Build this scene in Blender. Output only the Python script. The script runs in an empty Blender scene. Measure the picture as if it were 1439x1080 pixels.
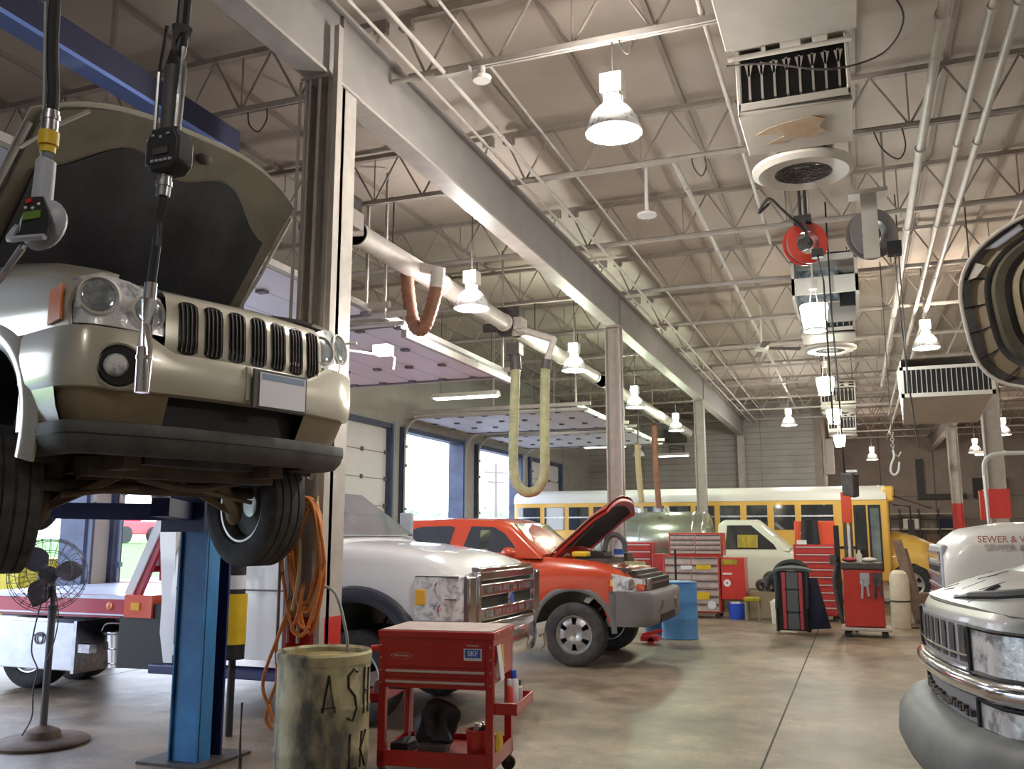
import bpy, bmesh, math, random
from mathutils import Vector, Matrix, Euler
random.seed(7)
SC = bpy.context.scene
COL = SC.collection
PI = math.pi
def R(a): return math.radians(a)

# ---------------------------------------------------------------- materials
MATS = {}
def mat(name, col, rough=.6, metal=0., col2=None, ns=4., amt=1., bump=0., emit=0., coat=0., alpha=1., spec=.5, contrast=(.35,.65), stretch=None):
    m = bpy.data.materials.new(name); m.use_nodes = True
    nt = m.node_tree; b = nt.nodes['Principled BSDF']
    b.inputs['Base Color'].default_value = (*col, 1)
    b.inputs['Roughness'].default_value = rough
    b.inputs['Metallic'].default_value = metal
    b.inputs['Specular IOR Level'].default_value = spec
    if coat: b.inputs['Coat Weight'].default_value = coat; b.inputs['Coat Roughness'].default_value = .05
    if alpha < 1: b.inputs['Alpha'].default_value = alpha
    if emit:
        b.inputs['Emission Color'].default_value = (*col, 1); b.inputs['Emission Strength'].default_value = emit
    if col2 is not None or bump:
        tc = nt.nodes.new('ShaderNodeTexCoord')
        src = tc.outputs['Object']
        if stretch:
            mp = nt.nodes.new('ShaderNodeMapping'); mp.inputs['Scale'].default_value = stretch
            nt.links.new(src, mp.inputs[0]); src = mp.outputs[0]
        n = nt.nodes.new('ShaderNodeTexNoise'); n.inputs['Scale'].default_value = ns; n.inputs['Detail'].default_value = 6; n.inputs['Roughness'].default_value = .6
        nt.links.new(src, n.inputs['Vector'])
        if col2 is not None:
            r = nt.nodes.new('ShaderNodeValToRGB')
            r.color_ramp.elements[0].position = contrast[0]; r.color_ramp.elements[1].position = contrast[1]
            r.color_ramp.elements[0].color = (*col, 1)
            r.color_ramp.elements[1].color = (*[col[i]*(1-amt)+col2[i]*amt for i in range(3)], 1)
            nt.links.new(n.outputs['Fac'], r.inputs['Fac']); nt.links.new(r.outputs['Color'], b.inputs['Base Color'])
        if bump:
            bp = nt.nodes.new('ShaderNodeBump'); bp.inputs['Strength'].default_value = bump; bp.inputs['Distance'].default_value = .02
            nt.links.new(n.outputs['Fac'], bp.inputs['Height']); nt.links.new(bp.outputs[0], b.inputs['Normal'])
    MATS[name] = m
    return m
def emat(name, col, s):
    m = bpy.data.materials.new(name); m.use_nodes = True
    nt = m.node_tree; nt.nodes.clear()
    e = nt.nodes.new('ShaderNodeEmission'); e.inputs[0].default_value = (*col, 1); e.inputs[1].default_value = s
    o = nt.nodes.new('ShaderNodeOutputMaterial'); nt.links.new(e.outputs[0], o.inputs[0]); MATS[name] = m

mat('cream_steel', (.50,.46,.42), .5, col2=(.36,.32,.29), ns=6, amt=.6)
mat('drawer_pale', (.50,.40,.37), .4, .2, col2=(.62,.55,.5), ns=9)
mat('girder_paint', (.34,.32,.31), .5, col2=(.27,.25,.24), ns=2.5, amt=.6)
mat('joist_paint', (.42,.37,.33), .55, col2=(.27,.23,.2), ns=5, amt=.7)
mat('deck', (.60,.53,.46), .6, col2=(.47,.41,.35), ns=.7, amt=.8, spec=.3)
mat('deck_rib', (.36,.31,.27), .6)
mat('pipe_white', (.62,.58,.53), .45, col2=(.45,.4,.36), ns=8, amt=.5)
mat('duct_metal', (.52,.49,.45), .42, .15, col2=(.4,.37,.33), ns=3, amt=.6)
mat('heater_white', (.66,.62,.56), .5, col2=(.56,.51,.44), ns=2.2, amt=.7)
mat('rust_stain', (.52,.34,.20), .7, col2=(.62,.5,.36), ns=7)
mat('black', (.012,.012,.014), .5)
mat('black_gloss', (.01,.01,.012), .12, coat=.5)
mat('dark_metal', (.06,.06,.065), .5, .3, col2=(.12,.1,.09), ns=12)
mat('rubber', (.022,.023,.026), .75, col2=(.05,.05,.052), ns=18, bump=.1)
mat('rubber_dusty', (.042,.04,.04), .8, col2=(.085,.08,.078), ns=10, bump=.1)
mat('wall_block', (.40,.38,.36), .8, col2=(.33,.31,.29), ns=1.5, amt=.8)
mat('wall_tan', (.34,.29,.26), .8, col2=(.25,.21,.19), ns=1.3, amt=.8)
mat('wall_dark', (.17,.15,.14), .8, col2=(.1,.09,.085), ns=1, amt=.8)
mat('door_panel', (.74,.72,.75), .5, col2=(.66,.64,.67), ns=1.2, amt=.7)
mat('door_seam', (.16,.15,.15), .6)
mat('jamb_blue', (.07,.09,.16), .45, col2=(.04,.05,.1), ns=3)
mat('jamb_light', (.25,.32,.45), .5)
mat('jeep_paint', (.63,.60,.50), .28, .25, col2=(.56,.53,.44), ns=1.5, amt=.5, coat=.6)
mat('jeep_under', (.30,.235,.14), .6, col2=(.2,.15,.095), ns=5, amt=.8)
mat('hood_frame', (.155,.14,.10), .5, .1, col2=(.10,.085,.06), ns=3, coat=.2)
mat('hood_pad', (.007,.007,.009), .7, col2=(.022,.022,.026), ns=3, bump=.4)
mat('black_plastic', (.055,.056,.06), .6, col2=(.12,.118,.115), ns=5, amt=.8, bump=.1)
mat('chrome', (.78,.78,.8), .12, 1.)
mat('chrome_rough', (.62,.62,.64), .28, 1., col2=(.4,.4,.42), ns=20)
mat('lamp_lens', (.34,.37,.42), .12, .15, col2=(.95,.96,.98), ns=13, coat=1., contrast=(.36,.52), bump=.3)
mat('lamp_dark', (.14,.20,.25), .1, .6, col2=(.65,.70,.74), ns=14, coat=1.)
mat('amber', (.85,.22,.04), .2, coat=1.)
mat('amber_yellow', (.95,.5,.06), .2, coat=1.)
mat('glass_dark', (.03,.035,.04), .05, coat=1., spec=.8)
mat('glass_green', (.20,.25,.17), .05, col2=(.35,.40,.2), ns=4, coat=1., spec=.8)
mat('glass_grey', (.22,.26,.27), .05, col2=(.12,.15,.16), ns=3, coat=1., spec=.8)
mat('ford_white', (.88,.88,.89), .25, coat=.8, col2=(.83,.83,.85), ns=1, amt=.6)
mat('flare_black', (.035,.04,.06), .3, coat=.3)
mat('red_truck', (.62,.075,.025), .25, coat=.9, col2=(.52,.055,.02), ns=1.2, amt=.6)
mat('cladding', (.17,.16,.165), .6, col2=(.22,.21,.2), ns=4, amt=.6)
mat('alloy', (.66,.66,.66), .3, .75, col2=(.5,.5,.5), ns=10)
mat('bed_deck', (.50,.53,.66), .4, .3, col2=(.62,.65,.75), ns=3)
mat('red_rail', (.48,.03,.06), .35, coat=.4)
mat('red_orange', (.75,.09,.03), .35, coat=.4)
mat('toolbox_steel', (.55,.57,.63), .3, .6, col2=(.68,.7,.75), ns=6)
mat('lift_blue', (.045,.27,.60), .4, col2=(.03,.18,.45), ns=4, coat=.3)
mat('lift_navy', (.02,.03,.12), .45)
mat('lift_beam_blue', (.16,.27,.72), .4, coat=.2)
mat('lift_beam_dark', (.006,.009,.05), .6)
mat('yellow', (.80,.55,.02), .45, col2=(.6,.4,.02), ns=8, amt=.6)
mat('white', (.78,.77,.75), .5)
mat('white_paint', (.72,.70,.66), .5, col2=(.6,.57,.5), ns=4, amt=.6)
mat('drum', (.50,.45,.27), .6, .1, col2=(.10,.10,.09), ns=4, bump=.15, contrast=(.44,.60), stretch=(1,1,.45))
mat('drum_blue', (.10,.14,.22), .6, .1, col2=(.26,.26,.24), ns=7)
mat('drum_inside', (.36,.28,.08), .7, col2=(.2,.15,.06), ns=6)
mat('marker', (.02,.018,.015), .7)
mat('cart_red', (.46,.022,.018), .35, coat=.35, col2=(.36,.015,.015), ns=3, amt=.6)
mat('cart_top', (.36,.27,.24), .6, col2=(.45,.36,.32), ns=9)
mat('silver_trim', (.62,.55,.54), .35, .4)
mat('sticker_blue', (.05,.13,.55), .4)
mat('sticker_white', (.75,.75,.8), .5)
mat('red_plain', (.60,.04,.03), .4, coat=.3)
mat('chest_red', (.55,.05,.04), .4, coat=.3, col2=(.42,.03,.03), ns=3)
mat('orange_hose', (.70,.24,.05), .5, col2=(.5,.15,.03), ns=8)
mat('tan_hose', (.45,.36,.2), .6)
mat('grey_cable', (.3,.32,.33), .6)
mat('blue_plastic', (.10,.30,.62), .45, col2=(.07,.22,.5), ns=4)
mat('blue_dark', (.02,.07,.16), .5)
mat('blue_bucket', (.03,.10,.65), .4)
mat('under_dark', (.085,.07,.055), .6, .2, col2=(.16,.12,.08), ns=6)
mat('bus_yellow', (.88,.52,.10), .35, coat=.4, col2=(.8,.46,.08), ns=1)
mat('bus_white', (.82,.80,.76), .4)
mat('tank_steel', (.62,.68,.58), .22, .85, col2=(.48,.52,.46), ns=1.2)
mat('pickup_white', (.74,.78,.66), .3, coat=.5)
mat('silver_truck', (.50,.50,.47), .35, .35, col2=(.42,.42,.40), ns=2, coat=.4)
mat('silver_grille', (.42,.43,.47), .4, .3)
mat('cab_red', (.60,.045,.03), .38, coat=.4, col2=(.5,.03,.02), ns=3)
mat('grey_rubber', (.20,.21,.21), .55, col2=(.13,.14,.14), ns=2.5, amt=.8)
mat('big_white', (.80,.79,.76), .35, coat=.4, col2=(.72,.71,.68), ns=1.5, amt=.6)
mat('letter_red', (.50,.22,.2), .6)
mat('cylinder_white', (.75,.68,.55), .5, col2=(.62,.55,.42), ns=4)
mat('rusty_brown', (.20,.13,.09), .7, col2=(.12,.08,.06), ns=8)
mat('brown_hose', (.30,.13,.07), .6, col2=(.2,.08,.045), ns=10)
mat('green_hose', (.42,.42,.22), .55, col2=(.30,.30,.16), ns=10)
mat('fan_grey', (.12,.12,.13), .5, .3)
mat('fan_blade', (.16,.15,.20), .5, .1)
mat('bag_black', (.02,.021,.025), .6)
mat('grey_pad', (.10,.115,.12), .7)
mat('pad_red', (.45,.05,.07), .6)
mat('seat_tan', (.3,.25,.17), .7)
mat('reel_red', (.55,.05,.03), .35, coat=.4)
mat('reel_grey', (.26,.24,.24), .45, .3)
mat('meter_grey', (.42,.44,.50), .45)
mat('lcd_green', (.14,.26,.04), .4)
mat('navy_cloth', (.02,.025,.06), .8)
mat('grass', (.12,.30,.06), .9, col2=(.20,.42,.10), ns=3)
mat('leaf', (.26,.38,.22), .9, col2=(.36,.46,.34), ns=2)  # paled: outdoor haze and overexposure put into the leaf colour
mat('asphalt', (.35,.35,.38), .9, col2=(.28,.28,.3), ns=2)
mat('pale_building', (.62,.68,.8), .8)
mat('far_red', (.75,.10,.12), .6)
mat('wood_pole', (.2,.16,.14), .8)
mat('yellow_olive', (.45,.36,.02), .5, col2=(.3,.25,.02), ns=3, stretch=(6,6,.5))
emat('tube_glow', (1.,.96,.85), 6)
emat('disc_white', (1.,.97,.88), 30)
emat('disc_green', (.85,1.,.75), 12)
emat('disc_warm', (1.,.85,.68), 14)
emat('cage_glow', (.93,1.,.96), 12)
emat('cage_glow_yellow', (1.,1.,.75), 8)

def concrete():
    m = bpy.data.materials.new('concrete_floor'); m.use_nodes = True
    nt = m.node_tree; b = nt.nodes['Principled BSDF']; N = nt.nodes.new; Lk = nt.links.new
    tc = N('ShaderNodeTexCoord')
    n1 = N('ShaderNodeTexNoise'); n1.inputs['Scale'].default_value = .55; n1.inputs['Detail'].default_value = 7; n1.inputs['Roughness'].default_value = .62
    n2 = N('ShaderNodeTexNoise'); n2.inputs['Scale'].default_value = 3.2; n2.inputs['Detail'].default_value = 8; n2.inputs['Roughness'].default_value = .7
    n3 = N('ShaderNodeTexNoise'); n3.inputs['Scale'].default_value = 30; n3.inputs['Detail'].default_value = 4
    for n in (n1,n2,n3): Lk(tc.outputs['Object'], n.inputs['Vector'])
    r1 = N('ShaderNodeValToRGB'); e = r1.color_ramp.elements
    e[0].position=.32; e[0].color=(.10,.08,.06,1); e[1].position=.64; e[1].color=(.40,.32,.235,1)
    e2 = r1.color_ramp.elements.new(.46); e2.color=(.25,.195,.135,1)
    Lk(n1.outputs['Fac'], r1.inputs['Fac'])
    r2 = N('ShaderNodeValToRGB'); e = r2.color_ramp.elements
    e[0].position=.34; e[0].color=(.34,.32,.30,1); e[1].position=.62; e[1].color=(1.1,1.08,1.05,1)
    Lk(n2.outputs['Fac'], r2.inputs['Fac'])
    mx = N('ShaderNodeMixRGB'); mx.blend_type='MULTIPLY'; mx.inputs[0].default_value=.75
    Lk(r1.outputs['Color'], mx.inputs[1]); Lk(r2.outputs['Color'], mx.inputs[2])
    r3 = N('ShaderNodeValToRGB'); e = r3.color_ramp.elements
    e[0].position=.35; e[0].color=(.75,.75,.75,1); e[1].position=.6; e[1].color=(1.05,1.05,1.05,1)
    Lk(n3.outputs['Fac'], r3.inputs['Fac'])
    m2 = N('ShaderNodeMixRGB'); m2.blend_type='MULTIPLY'; m2.inputs[0].default_value=.6
    Lk(mx.outputs[0], m2.inputs[1]); Lk(r3.outputs['Color'], m2.inputs[2])
    Lk(m2.outputs[0], b.inputs['Base Color'])
    rr = N('ShaderNodeMapRange'); rr.inputs['To Min'].default_value=.30; rr.inputs['To Max'].default_value=.62
    Lk(n2.outputs['Fac'], rr.inputs['Value']); Lk(rr.outputs[0], b.inputs['Roughness'])
    bp = N('ShaderNodeBump'); bp.inputs['Strength'].default_value=.12; bp.inputs['Distance'].default_value=.01
    Lk(n2.outputs['Fac'], bp.inputs['Height']); Lk(bp.outputs[0], b.inputs['Normal'])
    MATS['concrete'] = m
concrete()

# ---------------------------------------------------------------- mesh collector
OFF = {}
def frame(d):
    d = Vector(d).normalized()
    u = Vector((0,0,1)) if abs(d.z) < .95 else Vector((1,0,0))
    s = d.cross(u).normalized(); t = s.cross(d).normalized()
    return d, s, t
class M:
    def __init__(s): s.v=[]; s.f=[]; s.mi=[]; s.cur=0
    def m(s, i): s.cur = i; return s
    def add(s, vs, fs):
        o = len(s.v); s.v += [tuple(p) for p in vs]
        for f in fs: s.f.append([o+i for i in f]); s.mi.append(s.cur)
        return s
    def box(s, x0,x1,y0,y1,z0,z1):
        if x0>x1: x0,x1=x1,x0
        if y0>y1: y0,y1=y1,y0
        if z0>z1: z0,z1=z1,z0
        return s.add([(x0,y0,z0),(x1,y0,z0),(x1,y1,z0),(x0,y1,z0),(x0,y0,z1),(x1,y0,z1),(x1,y1,z1),(x0,y1,z1)],
              [(0,3,2,1),(4,5,6,7),(0,1,5,4),(1,2,6,5),(2,3,7,6),(3,0,4,7)])
    def beam(s, p0, p1, w, h, up=None):
        p0=Vector(p0); p1=Vector(p1); d,a,t = frame(p1-p0)
        if up is not None:
            up=Vector(up); a=d.cross(up).normalized(); t=a.cross(d).normalized()
        vs=[]
        for p in (p0,p1):
            for i,j in ((-1,-1),(1,-1),(1,1),(-1,1)): vs.append(p+a*(i*w/2)+t*(j*h/2))
        return s.add(vs,[(3,2,1,0),(4,5,6,7),(0,1,5,4),(1,2,6,5),(2,3,7,6),(3,0,4,7)])
    def cyl(s, p0, p1, r0, r1=None, n=14, caps=True):
        if r1 is None: r1=r0
        p0=Vector(p0); p1=Vector(p1); d,a,t=frame(p1-p0)
        vs=[]
        for p,r in ((p0,r0),(p1,r1)):
            for k in range(n):
                q=2*PI*k/n; vs.append(p+a*(r*math.cos(q))+t*(r*math.sin(q)))
        fs=[(k,(k+1)%n,n+(k+1)%n,n+k) for k in range(n)]
        if caps: fs += [tuple(reversed(range(n))), tuple(range(n,2*n))]
        return s.add(vs,fs)
    def tube(s, pts, r, n=8, caps=True, ridge=None):
        pts=[Vector(p) for p in pts]; N=len(pts); vs=[]; prev=None
        for i,p in enumerate(pts):
            d=(pts[min(i+1,N-1)]-pts[max(i-1,0)]).normalized()
            if prev is None: _,a,t=frame(d)
            else:
                a=(prev-d*prev.dot(d)); a = a.normalized() if a.length>1e-6 else frame(d)[1]
                t=a.cross(d).normalized()*-1; t=d.cross(a).normalized()
            prev=a
            rr = r[i] if isinstance(r,(list,tuple)) else r
            if ridge: rr*= (1+ridge*(i%2))
            for k in range(n):
                q=2*PI*k/n; vs.append(p+a*(rr*math.cos(q))+t*(rr*math.sin(q)))
        fs=[]
        for i in range(N-1):
            for k in range(n): fs.append((i*n+k,i*n+(k+1)%n,(i+1)*n+(k+1)%n,(i+1)*n+k))
        if caps: fs += [tuple(reversed(range(n))), tuple(range((N-1)*n,N*n))]
        return s.add(vs,fs)
    def lathe(s, prof, org=(0,0,0), ax=(0,0,1), n=32, close=False, caps=True):
        org=Vector(org); d,a,t=frame(ax); vs=[]
        for r,h in prof:
            for k in range(n):
                q=2*PI*k/n; vs.append(org+d*h+a*(r*math.cos(q))+t*(r*math.sin(q)))
        fs=[]; P=len(prof)
        for i in range(P if close else P-1):
            j=(i+1)%P
            for k in range(n): fs.append((i*n+k,i*n+(k+1)%n,j*n+(k+1)%n,j*n+k))
        if not close and caps:
            if prof[0][0]>1e-5: fs.append(tuple(reversed(range(n))))
            if prof[-1][0]>1e-5: fs.append(tuple(range((P-1)*n,P*n)))
        return s.add(vs,fs)
    def prism(s, poly, axis, d0, d1):
        # poly in the two other axes: axis 'y' -> (x,z); 'x' -> (y,z); 'z' -> (x,y)
        def pt(p,d):
            return (p[0],d,p[1]) if axis=='y' else (d,p[0],p[1]) if axis=='x' else (p[0],p[1],d)
        n=len(poly)
        vs=[pt(p,d0) for p in poly]+[pt(p,d1) for p in poly]
        return s.add(vs,[tuple(reversed(range(n))),tuple(range(n,2*n))]+[(k,(k+1)%n,n+(k+1)%n,n+k) for k in range(n)])
    def slab(s, pts, thick):
        # planar polygon in 3D extruded along its normal
        pts=[Vector(p) for p in pts]; n=len(pts)
        nn=Vector((0,0,0))
        for i in range(n): nn+=(pts[i]-pts[0]).cross(pts[(i+1)%n]-pts[0])
        nn.normalize()
        vs=pts+[p+nn*thick for p in pts]
        return s.add(vs,[tuple(reversed(range(n))),tuple(range(n,2*n))]+[(k,(k+1)%n,n+(k+1)%n,n+k) for k in range(n)])
    def grid(s, fn, nu, nv, thick=0, skip=None, loopu=False):
        P=[[Vector(fn(i/nu,j/nv)) for j in range(nv+1)] for i in range(nu+1)]
        vs=[p for row in P for p in row]; W=nv+1; fs=[]
        for i in range(nu):
            for j in range(nv):
                if skip and skip((i+.5)/nu,(j+.5)/nv): continue
                fs.append((i*W+j,(i+1)*W+j,(i+1)*W+j+1,i*W+j+1))
        if thick:
            o=len(vs); nr=[]
            for i in range(nu+1):
                for j in range(nv+1):
                    du=P[min(i+1,nu)][j]-P[max(i-1,0)][j]; dv=P[i][min(j+1,nv)]-P[i][max(j-1,0)]
                    q=du.cross(dv); q = q.normalized() if q.length>1e-9 else Vector((0,0,1)); nr.append(q)
            vs=vs+[vs[k]-nr[k]*thick for k in range(o)]
            top=list(fs); fs=list(top)+[tuple(reversed([a+o for a in f])) for f in top]
            ed={}
            for f in top:
                for a,b in zip(f,f[1:]+f[:1]): ed[(a,b)]=1
            for a,b in list(ed):
                if (b,a) not in ed: fs.append((b,a,a+o,b+o))
        return s.add(vs,fs)
    def ell(s, c, rx, ry, rz, n=16, m_=10):
        c=Vector(c); vs=[]; fs=[]
        for i in range(m_+1):
            a=PI*i/m_
            for k in range(n):
                q=2*PI*k/n; vs.append(c+Vector((rx*math.sin(a)*math.cos(q),ry*math.sin(a)*math.sin(q),rz*math.cos(a))))
        for i in range(m_):
            for k in range(n): fs.append((i*n+k,(i+1)*n+k,(i+1)*n+(k+1)%n,i*n+(k+1)%n))
        return s.add(vs,fs)
    def build(s, name, mats, parent=None, bevel=0, ang=35, kind=None, label=None):
        if isinstance(mats,str): mats=[mats]
        o_=OFF.get(parent.name,(0,0,0)) if parent else (0,0,0)
        vs=[(v[0]-o_[0],v[1]-o_[1],v[2]-o_[2]) for v in s.v] if parent else s.v
        me=bpy.data.meshes.new(name); me.from_pydata(vs,[],s.f)
        for q in mats: me.materials.append(MATS[q])
        me.polygons.foreach_set('material_index', s.mi)
        bm=bmesh.new(); bm.from_mesh(me); bmesh.ops.remove_doubles(bm,verts=bm.verts,dist=1e-5)
        bmesh.ops.recalc_face_normals(bm,faces=bm.faces); bm.to_mesh(me); bm.free()
        me.polygons.foreach_set('use_smooth',[True]*len(me.polygons))
        me.set_sharp_from_angle(angle=R(ang))
        o=bpy.data.objects.new(name,me); COL.objects.link(o)
        if parent: o.parent=parent; OFF[o.name]=o_
        if bevel:
            b=o.modifiers.new('bevel','BEVEL'); b.width=bevel; b.segments=2; b.limit_method='ANGLE'; b.angle_limit=R(40); b.harden_normals=False
        if kind: o['kind']=kind
        if label: o['label']=label
        return o

def tag(o, label, cat, group=None, kind=None):
    o['label']=label; o['category']=cat
    if group: o['group']=group
    if kind: o['kind']=kind
    return o
def thing(name, label, cat, loc=(0,0,0), rz=0, group=None, local=None):
    """Empty at the thing's base.  local=None: parts are written in world coordinates (no rotation);
    local=(x,y,z): parts are written in the thing's own frame whose point `local` is the base."""
    o=bpy.data.objects.new(name,None); COL.objects.link(o); o.empty_display_size=.1
    o.location=loc; o.rotation_euler=(0,0,rz); tag(o,label,cat,group)
    OFF[o.name]= tuple(loc) if local is None else tuple(local)
    return o
def struct(name, m, mats, parent=None, **k):
    o=m.build(name,mats,parent,**k)
    if not parent: o['kind']='structure'
    return o
def kids(o): return [c for c in COL.objects if c.parent==o]
def dup(o, loc=None, label=None, rz=None, parent=None):
    c=o.copy(); COL.objects.link(c)
    if parent: c.parent=parent
    if loc is not None: c.location=loc
    if rz is not None: c.rotation_euler=(0,0,rz)
    if label: c['label']=label
    for ch in kids(o): dup(ch,parent=c)
    return c
def text_part(name, s, size, matname, parent, loc, rot, ext=.002, bold=0.):
    cu=bpy.data.curves.new(name,'FONT'); cu.body=s; cu.size=size; cu.extrude=ext; cu.offset=bold
    cu.align_x='CENTER'; cu.align_y='CENTER'
    t=bpy.data.objects.new(name,cu); COL.objects.link(t)
    dg=bpy.context.evaluated_depsgraph_get(); me=bpy.data.meshes.new_from_object(t.evaluated_get(dg))
    bpy.data.objects.remove(t); me.name=name
    me.materials.clear(); me.materials.append(MATS[matname])
    o=bpy.data.objects.new(name,me); COL.objects.link(o)
    of=OFF.get(parent.name,(0,0,0)) if parent else (0,0,0)
    o.parent=parent; o.location=(loc[0]-of[0],loc[1]-of[1],loc[2]-of[2]); o.rotation_euler=rot
    return o

def interp(xs, ys, x):
    if x<=xs[0]: return ys[0]
    for i in range(len(xs)-1):
        if x<=xs[i+1]:
            t=(x-xs[i])/(xs[i+1]-xs[i]); return ys[i]*(1-t)+ys[i+1]*t
    return ys[-1]
def sm(xs, ys, x):
    if x<=xs[0]: return ys[0]
    for i in range(len(xs)-1):
        if x<=xs[i+1]:
            t=(x-xs[i])/(xs[i+1]-xs[i]); t=t*t*(3-2*t); return ys[i]*(1-t)+ys[i+1]*t
    return ys[-1]
def spline(pts, n=6):
    pts=[Vector(p) for p in pts]; P=[pts[0]*2-pts[1]]+pts+[pts[-1]*2-pts[-2]]; out=[]
    for i in range(1,len(P)-2):
        a,b,c,d=P[i-1:i+3]
        for k in range(n):
            t=k/n
            out.append(.5*((2*b)+(c-a)*t+(2*a-5*b+4*c-d)*t*t+(3*b-a-3*c+d)*t**3))
    out.append(pts[-1]); return out

def shell(m, xs, zb, zt, w, cy=0, ns=7, crown=.03, rnd=.06, band=None, split=None):
    """Vehicle body: closed sections across y at each x. zb/zt/w functions. band(x,z)->material index of side faces"""
    secs=[]
    for x in xs:
        b=zb(x); t=zt(x); half=[]
        half.append((0,b)); half.append((w(x,b)*.8,b))
        for k in range(ns+1):
            if split and b<split: z=b+(split-b)*k/(ns/2) if k<=ns/2 else split+(t-rnd-split)*(k-ns/2)/(ns/2)
            else: z=b+(t-rnd-b)*k/ns
            half.append((w(x,z),z))
        W=w(x,t)
        half.append((W-rnd*.3,t-rnd*.3)); half.append((W-rnd,t)); half.append((W*.55,t+crown*.75)); half.append((0,t+crown))
        secs.append([(x,cy-y,z) for y,z in half]+[(x,cy+y,z) for y,z in reversed(half[1:-1])])
    n=len(secs[0]); o=len(m.v)
    for s_ in secs: m.v+=s_
    H=ns+7-1
    for i in range(len(xs)-1):
        for k in range(n):
            kk=(k+1)%n
            f=[o+i*n+k,o+i*n+kk,o+(i+1)*n+kk,o+(i+1)*n+k]
            z=sum(m.v[a][2] for a in f)/4; x=sum(m.v[a][0] for a in f)/4
            k2=k if k<=H else n-1-k
            under = k2<=1
            m.f.append(f); m.mi.append(1 if under else (band(x,z) if band else 0))
    m.f.append([o+k for k in range(n)]); m.mi.append(band(xs[0],9) if band else 0)
    m.f.append([o+(len(xs)-1)*n+k for k in range(n)]); m.mi.append(band(xs[-1],9) if band else 0)

def arcz(cx,cz,r,base):
    def f(x):
        d=abs(x-cx)
        return max(base, cz+math.sqrt(max(0,r*r-d*d))) if d<r else base
    return f

def make_wheel(name, r, w, parent, loc, side=-1, style='alloy', tire='rubber', steer=0):
    """wheel with axis along y; side=-1: outer face towards -y"""
    rr=r*.60
    t=M(); h=w/2
    prof=[(rr,-h*.80),(rr+.015,-h*.93),(r*.80,-h*1.02),(r*.93,-h*.97),(r*.985,-h*.84)]
    g=.012
    for a,b in ((-.80,-.50),(-.42,-.06),(.06,.42),(.50,.80)):
        prof += [(r,h*a),(r,h*b),(r-g,h*(b+.02)),(r-g,h*(b+.06))]
    prof=prof[:-2]
    prof += [(r*.985,h*.84),(r*.93,h*.97),(r*.80,h*1.02),(rr+.015,h*.93),(rr,h*.80)]
    t.lathe(prof,(0,0,0),(0,1,0),n=48,close=True)
    wob=t.build(name,[tire],None); OFF[wob.name]=(0,0,0)
    wob.parent=parent; of=OFF.get(parent.name,(0,0,0))
    wob.location=(loc[0]-of[0],loc[1]-of[1],loc[2]-of[2]); wob.rotation_euler=(0,0,steer)
    m=M(); s=side
    m.lathe([(rr+.01,s*h*.82),(rr-.012,s*h*.80),(rr-.03,s*h*.5),(rr-.035,0),(rr-.03,-s*h*.55),(rr-.012,-s*h*.80),(rr+.01,-s*h*.82)],(0,0,0),(0,1,0),n=48,caps=False)
    nsp=5 if style=='five' else 6
    def disc(u,v):
        a=2*PI*u; q=.06*r+v*(rr-.02-.06*r)
        dep = s*h*(.42+.22*math.sin(PI*v)) if style!='steel' else s*h*(.1+.3*v)
        return (q*math.cos(a),dep,q*math.sin(a))
    def skip(u,v):
        f=(u*nsp)%1
        wd=.20 if style=='alloy' else .27
        return abs(f-.5)<wd*(.55+.45*v) and .50<v<.88
    m.grid(disc,72,10,thick=.02,skip=skip)
    m.lathe([(0,s*h*.62),(.055*r/.38,s*h*.60),(.07*r/.38,s*h*.42),(.07*r/.38,-s*h*.3)],(0,0,0),(0,1,0),n=24)
    rim=m.build('rim',['alloy' if style!='dark' else 'dark_metal'],None); rim.parent=wob
    d=M(); d.m(2).lathe([(.05,-s*h*.22),(rr*.88,-s*h*.22),(rr*.88,-s*h*.28),(.05,-s*h*.28)],(0,0,0),(0,1,0),n=32,close=True); d.m(0).lathe([(0,-s*h*.05),(rr*.62,-s*h*.05),(rr*.62,-s*h*.12),(0,-s*h*.12)],(0,0,0),(0,1,0),n=32)  # black dust shield added to darken the wheel's inner side
    for k in range(nsp):
        a=2*PI*k/nsp; p=(.115*r/.38*math.cos(a),0,.115*r/.38*math.sin(a))
        d.m(1).cyl((p[0],s*h*.40,p[2]),(p[0],s*h*.66,p[2]),.011,n=8)
    db=d.build('brake_disc',['dark_metal','chrome_rough','black'],None); db.parent=wob
    return wob
# ================================================================ THE BUILDING
XL, XR, YB, YF = -8.9, 9.0, -3.5, 31.4
m=M(); m.box(-9.2,9.3,-3.8,40.5,-.15,0)
fl=struct('floor',m,'concrete')
m=M()
for x in (-.72,-8.2,4.9): m.box(x-.008,x+.008,-3.4,31,.0005,.0015)
struct('trim_1',m,'marker').name='trim_1'
# ceiling deck with its bulb tees
m=M(); m.box(-9.2,9.3,-3.8,40.5,5.97,6.1); m.m(1)
x=-8.7
while x<9: m.box(x-.022,x+.022,-3.6,40.3,5.925,5.97); x+=.81
struct('ceiling',m,['deck','deck_rib'])
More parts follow.
